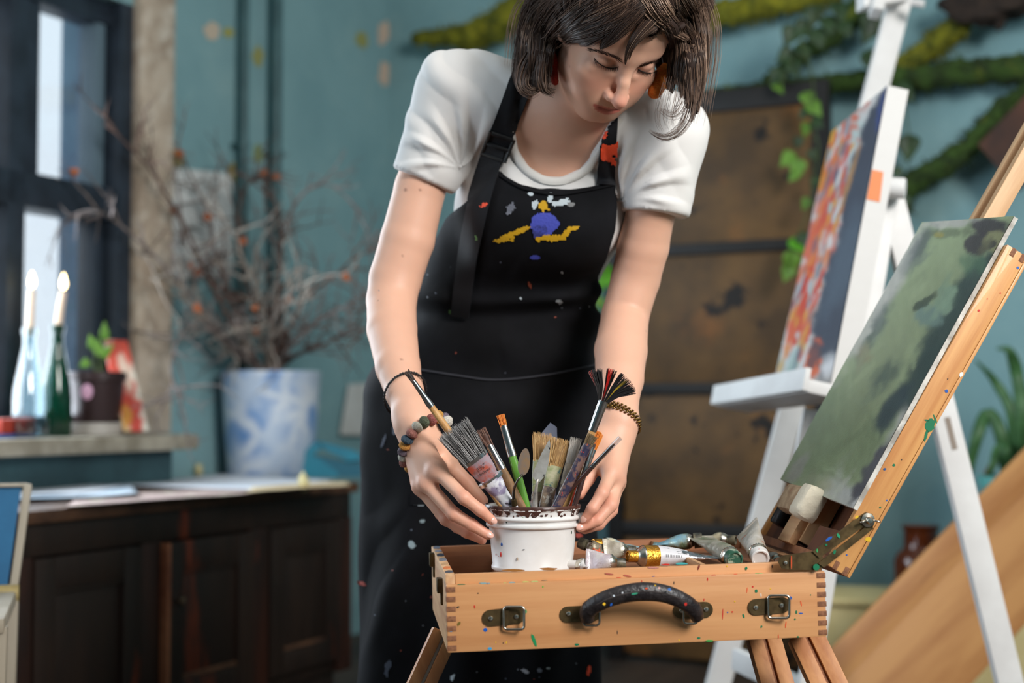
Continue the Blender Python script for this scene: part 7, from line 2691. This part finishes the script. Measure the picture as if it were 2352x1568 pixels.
mb.lathe([(0, 0), (56 * js, 0), (60 * js, 0.01), (60 * js, hgt * 0.50), (54 * js, hgt * 0.60), (40 * js, hgt * 0.68), (38 * js, hgt * 0.72), (38 * js, hgt * 0.97), (44 * js, hgt * 0.985), (44 * js, hgt), (34 * js, hgt), (33 * js, hgt * 0.7), (52 * js, hgt * 0.5), (52 * js, 0.012), (0, 0.012)], jo, n=36)
obj('jar_body', mb, amber, jar, 50)
mb = MB()
mb.lathe([(0, hgt + 0.0005), (36 * js, hgt + 0.0005), (42 * js, hgt + 0.003), (42 * js, hgt + 0.010), (0, hgt + 0.012)], jo, n=36)
obj('stopper', mb, amber, jar, 50)
# strap-leaved plant
po = P(2330, 1300, 4.2)
po[2] = CT_Z
pz = float(P(2300, 1092, 4.2)[2])
plant = thing('strap_leaf_plant', po, 'potted plant with long arching strap leaves at the right edge', 'plant')
mb = MB()
mb.lathe([(0, 0), (0.07, 0), (0.09, pz - CT_Z - 0.03), (0.098, pz - CT_Z - 0.03), (0.10, pz - CT_Z), (0.088, pz - CT_Z), (0.085, pz - CT_Z - 0.03), (0, pz - CT_Z - 0.03)], po, n=36)
obj('pot', mb, mat('turquoise_pot', (110, 190, 186), rough=0.4), plant, 50)
mb = MB()
mb.lathe([(0, pz - CT_Z - 0.028), (0.086, pz - CT_Z - 0.026)], po, n=24)
obj('soil', mb, mat('potting_soil', (50, 38, 30), rough=1.0), plant, 0)
strap_m = mat('strap_leaf_green', (66, 108, 62), rough=0.45, var=(52, 88, 50), vscale=20)
strap_y = mat('strap_leaf_drying', (130, 118, 70), rough=0.6, var=(110, 84, 56), vscale=14)
for k, (path, w, m_) in enumerate([([(2352, 1060), (2346, 950), (2336, 860), (2318, 806), (2290, 800)], 30, strap_m), ([(2352, 1050), (2325, 960), (2288, 880), (2240, 826)], 24, strap_m), ([(2340, 1110), (2300, 1000), (2270, 950), (2245, 1000), (2222, 1100), (2206, 1180)], 30, strap_m),
                                ([(2345, 1100), (2310, 1040), (2296, 1030), (2280, 1070), (2262, 1120)], 26, strap_m), ([(2350, 1060), (2400, 960), (2420, 840), (2440, 800)], 30, strap_m), ([(2352, 1070), (2340, 1040), (2300, 1052), (2268, 1080), (2256, 1130)], 14, strap_y), ([(2380, 1080), (2372, 960), (2376, 860), (2392, 770)], 30, strap_m)]):
    dd = 4.16 + 0.02 * (k % 3)
    cpt = catmull(np.array([po + np.array([0.02 * math.cos(k), 0.02 * math.sin(k), pz - CT_Z - 0.03])] + [P(*q, dd + 0.03 * (i % 2)) for i, q in enumerate(path[1:])]), 22)
    tg = np.gradient(cpt, axis=0)
    tg /= np.linalg.norm(tg, axis=1, keepdims=True)
    vw = cpt - CAM
    vw /= np.linalg.norm(vw, axis=1, keepdims=True)
    sd = np.cross(tg, vw)
    sd /= np.linalg.norm(sd, axis=1, keepdims=True)
    nn2 = np.cross(sd, tg)
    wv = w / 2 * 4.2 / F_PX * np.interp(np.linspace(0, 1, 22), [0, 0.15, 0.6, 1], [0.9, 1.0, 0.9, 0.08])
    g = np.stack([cpt + sd * (wv * s)[:, None] + nn2 * (wv * 0.35 * abs(s))[:, None] for s in (-1, -0.5, 0, 0.5, 1)], 1)
    mb = MB()
    mb.sheet(g, 0.003)
    obj('leaf', mb, m_, plant, 180)
# leaning plank
plank_m = mat('golden_plank', (196, 142, 86), rough=0.55, var=(168, 112, 62), vscale=14, grain=P(2352, 1085, 3.75) - P(1905, 1500, 3.45), gstretch=16, layers=(((120, 76, 44), 22, (0.62, 0.75)),))
pa, pb = P(1840, 1565, 3.42), P(2520, 862, 3.82)
pdx = nrm(pb - pa)
pfz = nrm(np.array([0.35, -0.85, 0.38]))
pfz = nrm(pfz - pdx * (pfz @ pdx))
pw = np.cross(pfz, pdx)
if pw[2] < 0:
    pw = -pw
plank = thing('leaning_plank', to_floor(pb, pa), 'broad golden wooden plank leaning diagonally at the lower right', 'plank')
pend = to_floor(pb, pa)
pl_len = np.linalg.norm(pb - pend)
PF = Frame(pend + ZUP * 0.003 , pdx, pw, pfz)
mb = MB()
px0 = 0.30 * pw[2] / pdx[2] + 0.01
mb.box(PF, px0, pl_len, -0.30, 0.0, -0.02, 0.0, 0.004)
obj('board', mb, plank_m, plank)
mb = MB()
mb.box(PF, px0, pl_len, -0.072, 0.002, 0.0, 0.010, 0.004)
obj('edge_strip', mb, plank_m, plank)
# ================================================================== dark cabinet along the window wall
CZ = 0.645
CNn = 0.616
dk = mat('dark_stained_wood', (46, 32, 25), rough=0.5, var=(24, 18, 15), vscale=5, grain=ZUP, gstretch=5, layers=(((150, 62, 26), 5.0, (0.60, 0.76)),), bump=0.06, bscale=30)
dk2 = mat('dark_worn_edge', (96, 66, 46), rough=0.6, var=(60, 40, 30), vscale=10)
dkp = mat('red_brown_pilaster', (66, 33, 21), rough=0.5, var=(28, 19, 16), vscale=6, grain=ZUP, gstretch=6, layers=(((150, 62, 28), 6.0, (0.62, 0.74)),))
KF = Frame(CORNER, -AX, BX, ZUP)


def ks(px):
    return onL(px, 1300, CNn)[0]


s_right, s_left = ks(812), ks(60) + 1.1
cab = thing('sideboard', WL((s_right + s_left) / 2, 0, CNn / 2), 'long dark stained wooden sideboard under the window', 'sideboard')


def kpart(name, s0, s1, n0, n1, z0, z1, m, bev=0.004, parent=None):
    mb = MB()
    mb.box(KF, min(s0, s1), max(s0, s1), n0, n1, z0, z1, bev)
    return obj(name, mb, m, parent or cab)


kpart('carcass', s_right + 0.02, s_left, 0.01, CNn - 0.025, 0.08, CZ - 0.03, dk)
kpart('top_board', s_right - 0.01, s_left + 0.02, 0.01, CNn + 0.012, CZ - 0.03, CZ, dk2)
kpart('plinth', s_right + 0.03, s_left, 0.03, CNn - 0.05, 0.0, 0.08, dk)
kpart('frieze', s_right + 0.01, s_left, CNn - 0.03, CNn - 0.004, CZ - 0.105, CZ - 0.03, dk)
for x0, x1 in ((38, 80), (330, 374), (578, 622), (782, 812)):
    kpart('pilaster', ks(x0), ks(x1), CNn - 0.03, CNn - 0.006, 0.08, CZ - 0.105, dkp)
for k, (x0, x1, proud) in enumerate([(82, 328, 0.0), (376, 576, 0.012), (624, 780, 0.0)]):
    s0, s1 = ks(x1), ks(x0)
    z0, z1 = 0.12, CZ - 0.11
    mb = MB()
    mb.box(KF, s0 + 0.06, s1 - 0.06, CNn - 0.025, CNn - 0.014 + proud, z0 + 0.06, z1 - 0.07, 0.002)
    door = obj('door', mb, dk, cab)
    for a, b, c, d in ((s0, s0 + 0.065, z0, z1), (s1 - 0.065, s1, z0, z1)):
        kpart('door_stile', a, b, CNn - 0.028, CNn + proud, c, d, dk, 0.004, door)
    for c, d, m_ in ((z0, z0 + 0.065, dk), (z1 - 0.075, z1, dk)):
        kpart('door_rail', s0 + 0.065, s1 - 0.065, CNn - 0.028, CNn - 0.001 + proud, c, d, m_, 0.004, door)
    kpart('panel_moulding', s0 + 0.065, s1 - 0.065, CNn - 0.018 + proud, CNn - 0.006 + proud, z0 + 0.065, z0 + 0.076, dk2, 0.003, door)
    kpart('panel_moulding', s0 + 0.065, s1 - 0.065, CNn - 0.018 + proud, CNn - 0.006 + proud, z1 - 0.086, z1 - 0.075, dk, 0.003, door)
    if k == 1:
        kpart('door_edge', s1 - 0.012, s1 + 0.002, CNn - 0.02, CNn + proud + 0.003, z0, z1, mat('orange_worn_edge', (150, 96, 66), rough=0.6, var=(110, 62, 40), vscale=9), 0.003, door)
        kk = WL(ks(398), 0.88 - (1377 - 930) / F_PX * 3.6, CNn + proud)
        mb = MB()
        mb.lathe([(0.004, 0), (0.004, 0.012), (0.010, 0.016), (0.010, 0.022), (0.0, 0.026)], kk, BX, 14)
        obj('knob', mb, mat('dull_brass_knob', (110, 92, 74), rough=0.4, metal=0.8), door, 50)

# papers lying on the sideboard
rgp = np.random.RandomState(9)


def sheet_on(label, quad, lift, m_, cat='paper', grp='papers spread on the sideboard', curl=0.006, name='paper_sheet'):
    p = [on_z(q[0], q[1], CZ + lift) for q in quad]
    p = [q + BX * max(0.03 - (q - CORNER) @ BX, 0) for q in p]
    NU_, NV_ = 14, 8
    g = np.zeros((NU_, NV_, 3))
    for i in range(NU_):
        for j in range(NV_):
            u, v = i / (NU_ - 1), j / (NV_ - 1)
            g[i, j] = (p[0] * (1 - u) + p[1] * u) * (1 - v) + (p[3] * (1 - u) + p[2] * u) * v
            g[i, j][2] += curl * (abs(2 * v - 1) ** 3) * fbm(np.array([u * 3, v * 2, lift * 100]), 2, int(lift * 1e4)) + 0.0002
    mb = MB()
    mb.sheet(g, 0.0012)
    return obj(name, mb, m_, None, 180, label=label, cat=cat, group=grp)


pw_ = mat('white_paper', (226, 228, 234), rough=0.85, var=(208, 214, 224), vscale=4)
pb_ = mat('bluish_paper', (176, 196, 214), rough=0.85, var=(214, 220, 228), vscale=5)
pp_ = mat('pinkish_paper', (190, 164, 158), rough=0.85, var=(160, 140, 132), vscale=7, layers=(((206, 198, 176), 14, (0.55, 0.62)),))
sheet_on('dusty pink paper hanging over the sideboard front edge', [(150, 1166), (690, 1126), (700, 1112), (180, 1142)], 0.002, pp_, curl=0.004)
sheet_on('large white paper sheet across the middle of the sideboard', [(230, 1116), (640, 1128), (770, 1104), (360, 1086)], 0.005, pw_)
sheet_on('bluish paper sheet at the left of the sideboard', [(40, 1150), (320, 1138), (300, 1112), (60, 1118)], 0.008, pb_)
sheet_on('white paper sheet lying over the bluish one', [(-80, 1146), (180, 1136), (290, 1116), (30, 1112)], 0.011, pw_)
sheet_on('cream strip of paper near the sideboard corner', [(560, 1134), (806, 1117), (800, 1108), (580, 1121)], 0.009, mat('cream_paper', (206, 186, 150), rough=0.85, var=(180, 156, 120), vscale=9))
for k, (px, py, lab) in enumerate([(697, 1116, 'small pale crumpled scrap standing on the sideboard edge'), (455, 1088, 'small ochre scrap beside the blue planter')]):
    mb = MB()
    c = on_z(px, py, CZ + 0.012)
    mb.ellipsoid(c + ZUP * 0.010, (0.014, 0.012, 0.022), None, 14, 10, jit=0.7, seed=k)
    obj('paper_scrap', mb, mat('pale_scrap', (206, 196, 150), rough=0.9), None, 180, label=lab, cat='paper')

# ================================================================== blue planter with dry branches
pc = WL(onL(622, 1000, 0.185)[0], CZ, 0.185)
psc = pc[1] / F_PX
ph = (1098 - 858) * psc
cer = bpy.data.materials.new('blue_white_glaze')
cer.use_nodes = True
N_, L_n = cer.node_tree.nodes, cer.node_tree.links
b_ = N_['Principled BSDF']
tcx = N_.new('ShaderNodeTexCoord')
vo = N_.new('ShaderNodeTexVoronoi')
vo.feature = 'DISTANCE_TO_EDGE'
vo.inputs['Scale'].default_value = 9.0
nz = N_.new('ShaderNodeTexNoise')
nz.inputs['Scale'].default_value = 7.0
nz.inputs['Detail'].default_value = 4
L_n.new(tcx.outputs['Object'], nz.inputs['Vector'])
mxv = N_.new('ShaderNodeMix')
mxv.data_type = 'VECTOR'
mxv.inputs['Factor'].default_value = 0.10
L_n.new(tcx.outputs['Object'], mxv.inputs['A'])
L_n.new(nz.outputs['Color'], mxv.inputs['B'])
L_n.new(mxv.outputs['Result'], vo.inputs['Vector'])
mr = N_.new('ShaderNodeMapRange')
mr.inputs['From Min'].default_value = 0.03
mr.inputs['From Max'].default_value = 0.24
L_n.new(vo.outputs['Distance'], mr.inputs['Value'])
mx = N_.new('ShaderNodeMix')
mx.data_type = 'RGBA'
L_n.new(mr.outputs[0], mx.inputs['Factor'])
mx.inputs['A'].default_value = lin((214, 222, 232)) + (1,)
mx.inputs['B'].default_value = lin((116, 154, 204)) + (1,)
mx2 = N_.new('ShaderNodeMix')
mx2.data_type = 'RGBA'
mr2 = N_.new('ShaderNodeMapRange')
mr2.inputs['From Min'].default_value = 0.45
mr2.inputs['From Max'].default_value = 0.62
L_n.new(nz.outputs['Fac'], mr2.inputs['Value'])
L_n.new(mr2.outputs[0], mx2.inputs['Factor'])
L_n.new(mx.outputs['Result'], mx2.inputs['A'])
mx2.inputs['B'].default_value = lin((190, 206, 226)) + (1,)
L_n.new(mx2.outputs['Result'], b_.inputs['Base Color'])
b_.inputs['Roughness'].default_value = 0.3
planter = thing('ceramic_planter', pc, 'tall blue and white ceramic planter holding dry branches', 'planter')
mb = MB()
mb.lathe([(0, 0), (92 * psc, 0), (97 * psc, 0.006), (108 * psc, ph * 0.6), (113 * psc, ph * 0.96), (115 * psc, ph * 0.98), (113 * psc, ph), (104 * psc, ph), (103 * psc, ph * 0.9), (90 * psc, 0.02), (0, 0.02)], pc, n=48)
obj('planter_body', mb, cer, planter, 50)
mb = MB()
mb.lathe([(0, ph * 0.88), (104 * psc, ph * 0.88)], pc, n=30)
obj('soil', mb, mat('dark_soil', (44, 36, 30), rough=1.0), planter, 0)
twig_a = mat('grey_dry_twig', (140, 128, 124), rough=0.9, var=(96, 84, 80), vscale=30)
twig_b = mat('brown_dry_twig', (104, 80, 70), rough=0.9, var=(70, 54, 48), vscale=30)
twig_c = mat('pale_dry_twig', (176, 166, 154), rough=0.9, var=(136, 124, 116), vscale=30)
dry_leaf = mat('dried_orange_leaf', (170, 98, 56), rough=0.8, var=(140, 74, 44), vscale=30)
rgt = np.random.RandomState(21)
ptop = pc + ZUP * ph


def branch(label, path, d_end, mm, seed, nt=9, r0=0.008, leaves=0):
    rg = np.random.RandomState(seed)
    p0 = pc + ZUP * ph * 0.86 + np.array([rg.uniform(-0.07, 0.07), rg.uniform(-0.05, 0.05), 0])
    m = len(path)
    ctrl = [p0, ptop + np.array([(path[0][0] - 622) * 0.0006, 0, 0.02])] + [P(q[0], q[1], pc[1] + (d_end - pc[1]) * (i + 1) / m) for i, q in enumerate(path)]
    c = catmull(np.array(ctrl), 30)
    c[3:] += np.cumsum(rg.normal(0, 0.0022, (27, 3)), 0)
    dw = np.minimum((c - CORNER) @ BX - 0.045, 0)
    c = c - np.outer(dw, BX)
    t = thing('dry_branch', p0, label, 'branch', 'dry branches in the planter')
    mb = MB()
    mb.tube(c, np.linspace(r0, 0.0022, 30), 6)
    tips = []
    for k in range(nt):
        i = rg.randint(8, 29)
        dv = nrm(c[i] - c[i - 2])
        d2 = nrm(dv + rg.normal(0, 0.75, 3) + np.array([0, 0, 0.1]))
        ln = rg.uniform(0.08, 0.26)
        q = [c[i]]
        for s in range(1, 8):
            d2 = nrm(d2 + rg.normal(0, 0.16, 3) + np.array([0, 0, -0.02]))
            q.append(q[-1] + d2 * ln / 7)
        q = np.array(q)
        dw = (q - (CORNER + BX * 0.03)) @ BX
        q[dw < 0] -= np.outer(dw[dw < 0], BX)
        mb.tube(q, np.linspace(0.0038, 0.0010, 8), 5)
        for s2 in range(2):
            j = rg.randint(2, 7)
            d3 = nrm(d2 + rg.normal(0, 0.9, 3))
            e = np.array([q[j], q[j] + d3 * 0.03 + rg.normal(0, 0.004, 3), q[j] + d3 * rg.uniform(0.05, 0.10)])
            ew = np.minimum((e - CORNER) @ BX - 0.03, 0)
            e = e - np.outer(ew, BX)
            mb.tube(e, [0.0022, 0.0015, 0.0008], 4)
        tips.append(q[rg.randint(3, 8)])
    o = obj('twigs', mb, mm, t, 180)
    for k in range(leaves):
        c0 = tips[k % len(tips)]
        d = nrm(rg.normal(0, 1, 3))
        obj('dry_leaf', leaf_mesh(c0 + BX * 0.03, c0 + BX * 0.03 + d * 0.035, nrm(CAM - c0), 0.013, 0.5), dry_leaf, t, 180)
    return t


for k, (lab, path, de, mm, nt, lv) in enumerate([
        ('dry branch reaching far left across the window frame', [(520, 790), (420, 660), (330, 560), (240, 480), (180, 470)], 4.05, twig_a, 11, 2),
        ('dry branch arching up to the left over the plaster strip', [(540, 760), (470, 620), (400, 480), (330, 380), (240, 300)], 4.15, twig_b, 10, 1),
        ('grey dry branch curling left before the paper on the wall', [(550, 740), (500, 600), (470, 480), (420, 380), (385, 330)], 4.5, twig_a, 10, 3),
        ('dry branch rising beside the thin pipe', [(590, 740), (560, 620), (545, 520), (560, 440), (590, 400)], 4.6, twig_b, 9, 2),
        ('brown dry branch standing up at the thick pipe', [(630, 760), (640, 650), (650, 560), (640, 480), (600, 430)], 4.55, twig_b, 9, 0),
        ('dry branch with a big arc over to the right', [(650, 760), (640, 640), (660, 520), (700, 450), (770, 440), (860, 520)], 4.55, twig_a, 7, 0),
        ('dark dry branch bending right at mid height', [(660, 770), (700, 680), (770, 620), (830, 570), (880, 560)], 4.45, twig_b, 11, 0),
        ('dry branch leaning right towards the sleeve', [(670, 790), (740, 720), (800, 690), (870, 640)], 4.4, twig_a, 11, 0),
        ('low dry branch spreading right behind the arm', [(690, 810), (760, 780), (820, 760), (890, 760)], 4.35, twig_b, 10, 0),
        ('dry branch dipping low to the left', [(540, 800), (470, 760), (410, 770), (380, 850), (400, 930)], 4.15, twig_a, 12, 1),
        ('pale dry branch in the middle of the bunch', [(600, 770), (600, 680), (560, 600), (530, 520), (470, 450)], 4.4, twig_c, 10, 3),
        ('short pale dry branch at the planter mouth', [(620, 790), (640, 720), (670, 670), (720, 640)], 4.3, twig_c, 9, 1),
        ('drooping dry branch at the left side of the planter', [(520, 800), (440, 700), (390, 640), (350, 640)], 4.2, twig_c, 12, 2),
        ('thin dry branch crossing behind the bunch', [(640, 780), (600, 700), (520, 680), (440, 580), (390, 520)], 4.5, twig_b, 10, 2)]):
    branch(lab, path, de, mm, 100 + k, nt + 9, r0=0.010, leaves=lv)

# teal plastic box, leaning card
tb_m = mat('bright_teal_plastic', (24, 128, 152), rough=0.4, var=(18, 104, 128), vscale=5)
bc = on_z(756, 1096, CZ)
tx = nrm(np.array([0.98, 0.2, 0]))
ty = np.array([-tx[1], tx[0], 0])
ts = bc[1] / F_PX
TFm = Frame(bc, tx, ty, ZUP)
case = thing('tool_case', bc, 'bright teal plastic tool case with folded lid on the sideboard', 'case')
mb = MB()
mb.prism([TFm.w(np.array([x * ts, 0, z * ts])) for x, z in ((-82, 0), (-80, 34), (-40, 76), (-22, 82), (-18, 66), (-36, 52), (20, 10), (20, 0))], ty * 0.12)
obj('lid_flap', mb, tb_m, case, 20)
mb = MB()
mb.prism([TFm.w(np.array([x * ts, -0.004, z * ts])) for x, z in ((-22, 82), (56, 62), (72, 52), (72, 40), (44, 36), (-12, 64))], ty * 0.13)
obj('case_lid', mb, tb_m, case, 20)
mb = MB()
mb.prism([TFm.w(np.array([x * ts, 0.006, z * ts])) for x, z in ((-34, 50), (40, 34), (74, 36), (74, 0), (22, 0), (20, 10))], ty * 0.11)
obj('case_body', mb, mat('deep_teal_plastic', (16, 96, 118), rough=0.45), case, 20)
q = [onL(*a, 0.03) for a in ((806, 882), (866, 878), (866, 1000), (786, 998))]
mb = MB()
mb.prism([WL(a[0], a[1], 0.03) for a in q], -BX * 0.012)
obj('white_card', mb, mat('white_card_face', (206, 206, 204), rough=0.8, var=(190, 188, 184), vscale=6), None, 20, label='white card fixed to the wall beside the apron', cat='card')
q = [onL(*a, 0.02) for a in ((402, 384), (538, 398), (536, 640), (398, 640))]
mb = MB()
mb.prism([WL(a[0], a[1], 0.012) for a in q], -BX * 0.004)
obj('wall_paper_sheet', mb, mat('grey_white_sheet', (204, 207, 206), rough=0.9, var=(180, 186, 187), vscale=4), None, 20, label='grey white paper sheet stuck on the wall behind the branches', cat='paper')

# ================================================================== on the window sill
def on_sill(px, n):
    s, _ = onL(px, 1000, n)
    return WL(s, SILL_Z, n)


gb = on_sill(129, 0.10)
bs = gb[1] / F_PX
bottle_g = mat('green_bottle_glass', (12, 84, 58), rough=0.06, trans=0.45, var=(8, 62, 44), vscale=8, spec=0.6, ior=1.5)
clear_g = glass_mat('clear_bottle_glass', (226, 236, 240), mix=0.92)
wax = mat('cream_wax', (226, 200, 176), rough=0.5, sss=0.1)
flame_m = mat('candle_flame', (255, 230, 170), emit=((255, 226, 160), 9.0))


def bottle(label, px, n, m_, hpx, rpx, sc_shape, lab_c, candle_top, lean=0):
    o = on_sill(px, n)
    k = o[1] / F_PX
    h = hpx * k
    r = rpx * k
    t = thing('glass_bottle', o, label, 'bottle')
    mb = MB()
    mb.lathe([(0, 0.004), (r * 0.9, 0), (r, 0.008), (r, h * 0.34), (r * 0.93, h * 0.45), (r * 0.62, h * 0.66), (r * 0.40, h * 0.82), (r * 0.36, h * 0.93), (r * 0.46, h * 0.94), (r * 0.46, h), (r * 0.30, h), (r * 0.28, h * 0.85), (r * 0.5, h * 0.66), (r * 0.84, h * 0.44), (r * 0.9, h * 0.33), (r * 0.9, 0.012), (0, 0.012)], o, n=32)
    obj('bottle_glass', mb, m_, t, 60)
    ct = thing('candle', o + ZUP * (h - 0.02), lab_c, 'candle')
    top = o + ZUP * h
    zc = candle_top * k
    lx = np.array([lean * k, 0, 0])
    mb = MB()
    mb.tube([top - ZUP * 0.02, top + lx * 0.5 + ZUP * zc * 0.5, top + lx + ZUP * zc], [r * 0.28, 0.0105, 0.0095], 18)
    obj('wax', mb, wax, ct, 60)
    tp = top + lx + ZUP * zc
    mb = MB()
    mb.tube([tp, tp + ZUP * 0.012], 0.0012, 6)
    obj('wick', mb, mat('black_wick', (20, 18, 16), rough=0.9), ct)
    mb = MB()
    mb.lathe([(0.0, 0.003), (0.007, 0.010), (0.0095, 0.020), (0.007, 0.034), (0.003, 0.046), (0.0, 0.052)], tp, n=18)
    obj('flame', mb, flame_m, ct, 180)
    return t


bottle('dark green glass bottle with a lit candle on the window sill', 129, 0.10, bottle_g, 256, 34, 0, 'lit cream candle in the green bottle', 78, 12)
bottle('clear glass bottle with a lit candle at the left of the sill', 64, 0.08, clear_g, 250, 36, 0, 'lit cream candle in the clear bottle', 88, 4)
# drip of pale sticker on the green bottle
po_ = on_sill(222, 0.115)
k_ = po_[1] / F_PX
pot = thing('flower_pot', po_, 'dark brown flower pot with a pink sticker on the sill', 'plant pot')
mb = MB()
mb.lathe([(0, 0), (58 * k_, 0), (62 * k_, 0.004), (62 * k_, 30 * k_), (58 * k_, 30 * k_), (56 * k_, 8 * k_), (0, 8 * k_)], po_, n=36)
obj('saucer', mb, mat('pale_saucer', (186, 178, 170), rough=0.5), pot, 50)
mb = MB()
pz0 = po_ + ZUP * 12 * k_
mb.lathe([(0, 0), (48 * k_, 0), (52 * k_, 18 * k_), (60 * k_, 112 * k_), (66 * k_, 114 * k_), (66 * k_, 134 * k_), (59 * k_, 134 * k_), (57 * k_, 100 * k_), (0, 98 * k_)], pz0, n=36)
obj('pot_body', mb, mat('dark_brown_plastic', (50, 32, 32), rough=0.4), pot, 50)
dirv = nrm((CAM - pz0) * np.array([1, 1, 0]))
sdv = np.cross(ZUP, dirv)
mb = MB()
mb.ellipsoid(pz0 + dirv * 58 * k_ + ZUP * 88 * k_ - sdv * 22 * k_ * (1 if sdv[0] > 0 else -1), (13 * k_, 2.5 * k_, 18 * k_), np.stack([sdv, dirv, ZUP]), 16, 10)
obj('sticker', mb, mat('pink_sticker', (214, 164, 190), rough=0.5), pot, 180)
for i, (px, py, tx_, ty_) in enumerate([(215, 800, 205, 765), (240, 780, 240, 735), (232, 820, 262, 790), (205, 830, 180, 842), (228, 815, 222, 775)]):
    base = pz0 + ZUP * 100 * k_ + np.array([(i - 2) * 0.006, 0, 0])
    tip = P(px, py, po_[1])
    mb = MB()
    mb.tube(catmull(np.array([base, (base + tip) / 2 + np.array([0.005, 0, 0.01]), tip]), 8), 0.0022, 5)
    st_ = obj('stem', mb, vine_m if 'vine_m' in globals() else twig_a, pot, 180)
    obj('leaf', leaf_mesh(tip, P(tx_, ty_, po_[1] - 0.01), nrm(CAM - tip), 0.014), leaf_l, pot, 180)
# painted red card leaning on the reveal
q = [P(236, 778, 4.22), P(292, 782, 4.26), P(342, 988, 4.08), P(284, 990, 4.04)]
n_ = 26
uu, vv_ = np.meshgrid(np.linspace(0, 1, n_), np.linspace(0, 1, 40), indexing='ij')
g = (q[0] * (1 - uu[..., None]) + q[1] * uu[..., None]) * (1 - vv_[..., None]) + (q[3] * (1 - uu[..., None]) + q[2] * uu[..., None]) * vv_[..., None]
gx, gy_ = proj(g)
cols = paint_layers(gx, gy_, (206, 196, 180), [((196, 62, 44), 0.95, (280, 820, 40, 60, 0.2, 0.2, 0.9, 16)), ((190, 54, 40), 0.95, (300, 930, 22, 70, -0.2, 0.2, 0.9, 14)), ((206, 150, 60), 0.8, (290, 960, 12, 30, 0, 0.4, 0.8, 10)), ((214, 200, 180), 0.8, (290, 860, 12, 50, -0.2, 0.4, 0.8, 12))])
mb = MB()
mb.sheet(g, 0.006, cols.reshape(-1, 3))
obj('painted_card', mb, mat('red_painted_card', (200, 80, 60), rough=0.7, vc=True), None, 40, label='red and cream painted card leaning in the window corner', cat='painting')
# small things at the left end of the sill
o = on_sill(18, 0.13)
mb = MB()
mb.box(Frame(o, -AX, BX, ZUP), -0.06, 0.05, -0.03, 0.03, 0.012, 0.052, 0.004)
obj('red_box', mb, mat('red_card_box', (176, 62, 46), rough=0.6), None, 40, label='small red box at the left end of the sill', cat='box')
mb = MB()
mb.box(Frame(o, -AX, BX, ZUP), -0.055, 0.07, -0.035, 0.04, 0.0, 0.011, 0.002)
obj('blue_notebook', mb, mat('blue_notebook_cover', (60, 96, 160), rough=0.6), None, 40, label='thin blue notebook under the small red box', cat='notebook')
for px, n, rr, hh, lab in ((52, 0.17, 0.028, 0.05, 'short clear glass in front of the clear bottle'), (92, 0.17, 0.022, 0.055, 'small clear tealight glass beside the green bottle')):
    o = on_sill(px, n)
    mb = MB()
    mb.lathe([(0, 0), (rr * 0.9, 0), (rr, 0.004), (rr, hh), (rr * 0.88, hh), (rr * 0.86, 0.008), (0, 0.008)], o, n=24)
    obj('drinking_glass', mb, clear_g, None, 50, label=lab, cat='glass')

# ================================================================== blue chair at the left edge
gw = mat('pale_grey_wood', (176, 166, 150), rough=0.6, var=(156, 144, 126), vscale=14, grain=ZUP)
chair = thing('wooden_chair', (-1.0, 2.85, 0.0), 'pale wooden chair with blue back panel at the left edge', 'chair')
a0, a1 = P(64, 1116, 2.72), P(32, 1350, 2.69)
LX = np.array([-0.96, -0.28, 0.0])
dn = nrm(a1 - a0)
mb = MB()
mb.prism([a0 + LX * 0.012, a1 + LX * 0.012, a1 + LX * 0.40, a0 + LX * 0.40], np.array([-0.02, 0.012, 0]))
obj('back_panel', mb, mat('blue_painted_panel', (34, 104, 148), rough=0.55, var=(28, 92, 134), vscale=6), chair, 20)
for k, s_ in enumerate((0.0, 0.41)):
    mb = MB()
    mb.bar(a0 + LX * s_ - dn * 0.004, a1 + LX * s_ + dn * 0.01, 0.015, 0.022, LX, 0.003)
    obj('back_post', mb, gw, chair)
mb = MB()
mb.bar(a0 - dn * 0.002, a0 + LX * 0.41 - dn * 0.002, 0.007, 0.018, dn, 0.002)
obj('back_rail', mb, gw, chair)
mb = MB()
s0 = a1 + np.array([0.012, -0.02, -0.008])
mb.tube([s0 + LX * -0.004, s0 + LX * 0.2, s0 + LX * 0.42], 0.0175, 14)
obj('seat_rail', mb, mat('ochre_rail', (176, 156, 104), rough=0.6, var=(150, 130, 84), vscale=10), chair, 60)
mb = MB()
mb.box(Frame(s0, LX, np.array([-0.28, 0.96, 0]), ZUP), 0.0, 0.42, -0.36, 0.0, -0.02, 0.006, 0.006)
obj('seat', mb, gw, chair)
for s_ in (0.012, 0.40):
    for n_, nm in ((0.0, 'leg'), (-0.34, 'leg')):
        p_ = s0 + LX * s_ + np.array([-0.28, 0.96, 0]) * n_ * 1.0
        mb = MB()
        mb.bar(p_ - ZUP * 0.01, np.array([p_[0] - 0.01, p_[1], 0.0]), 0.032, 0.030, LX, 0.003)
        obj(nm, mb, gw, chair)
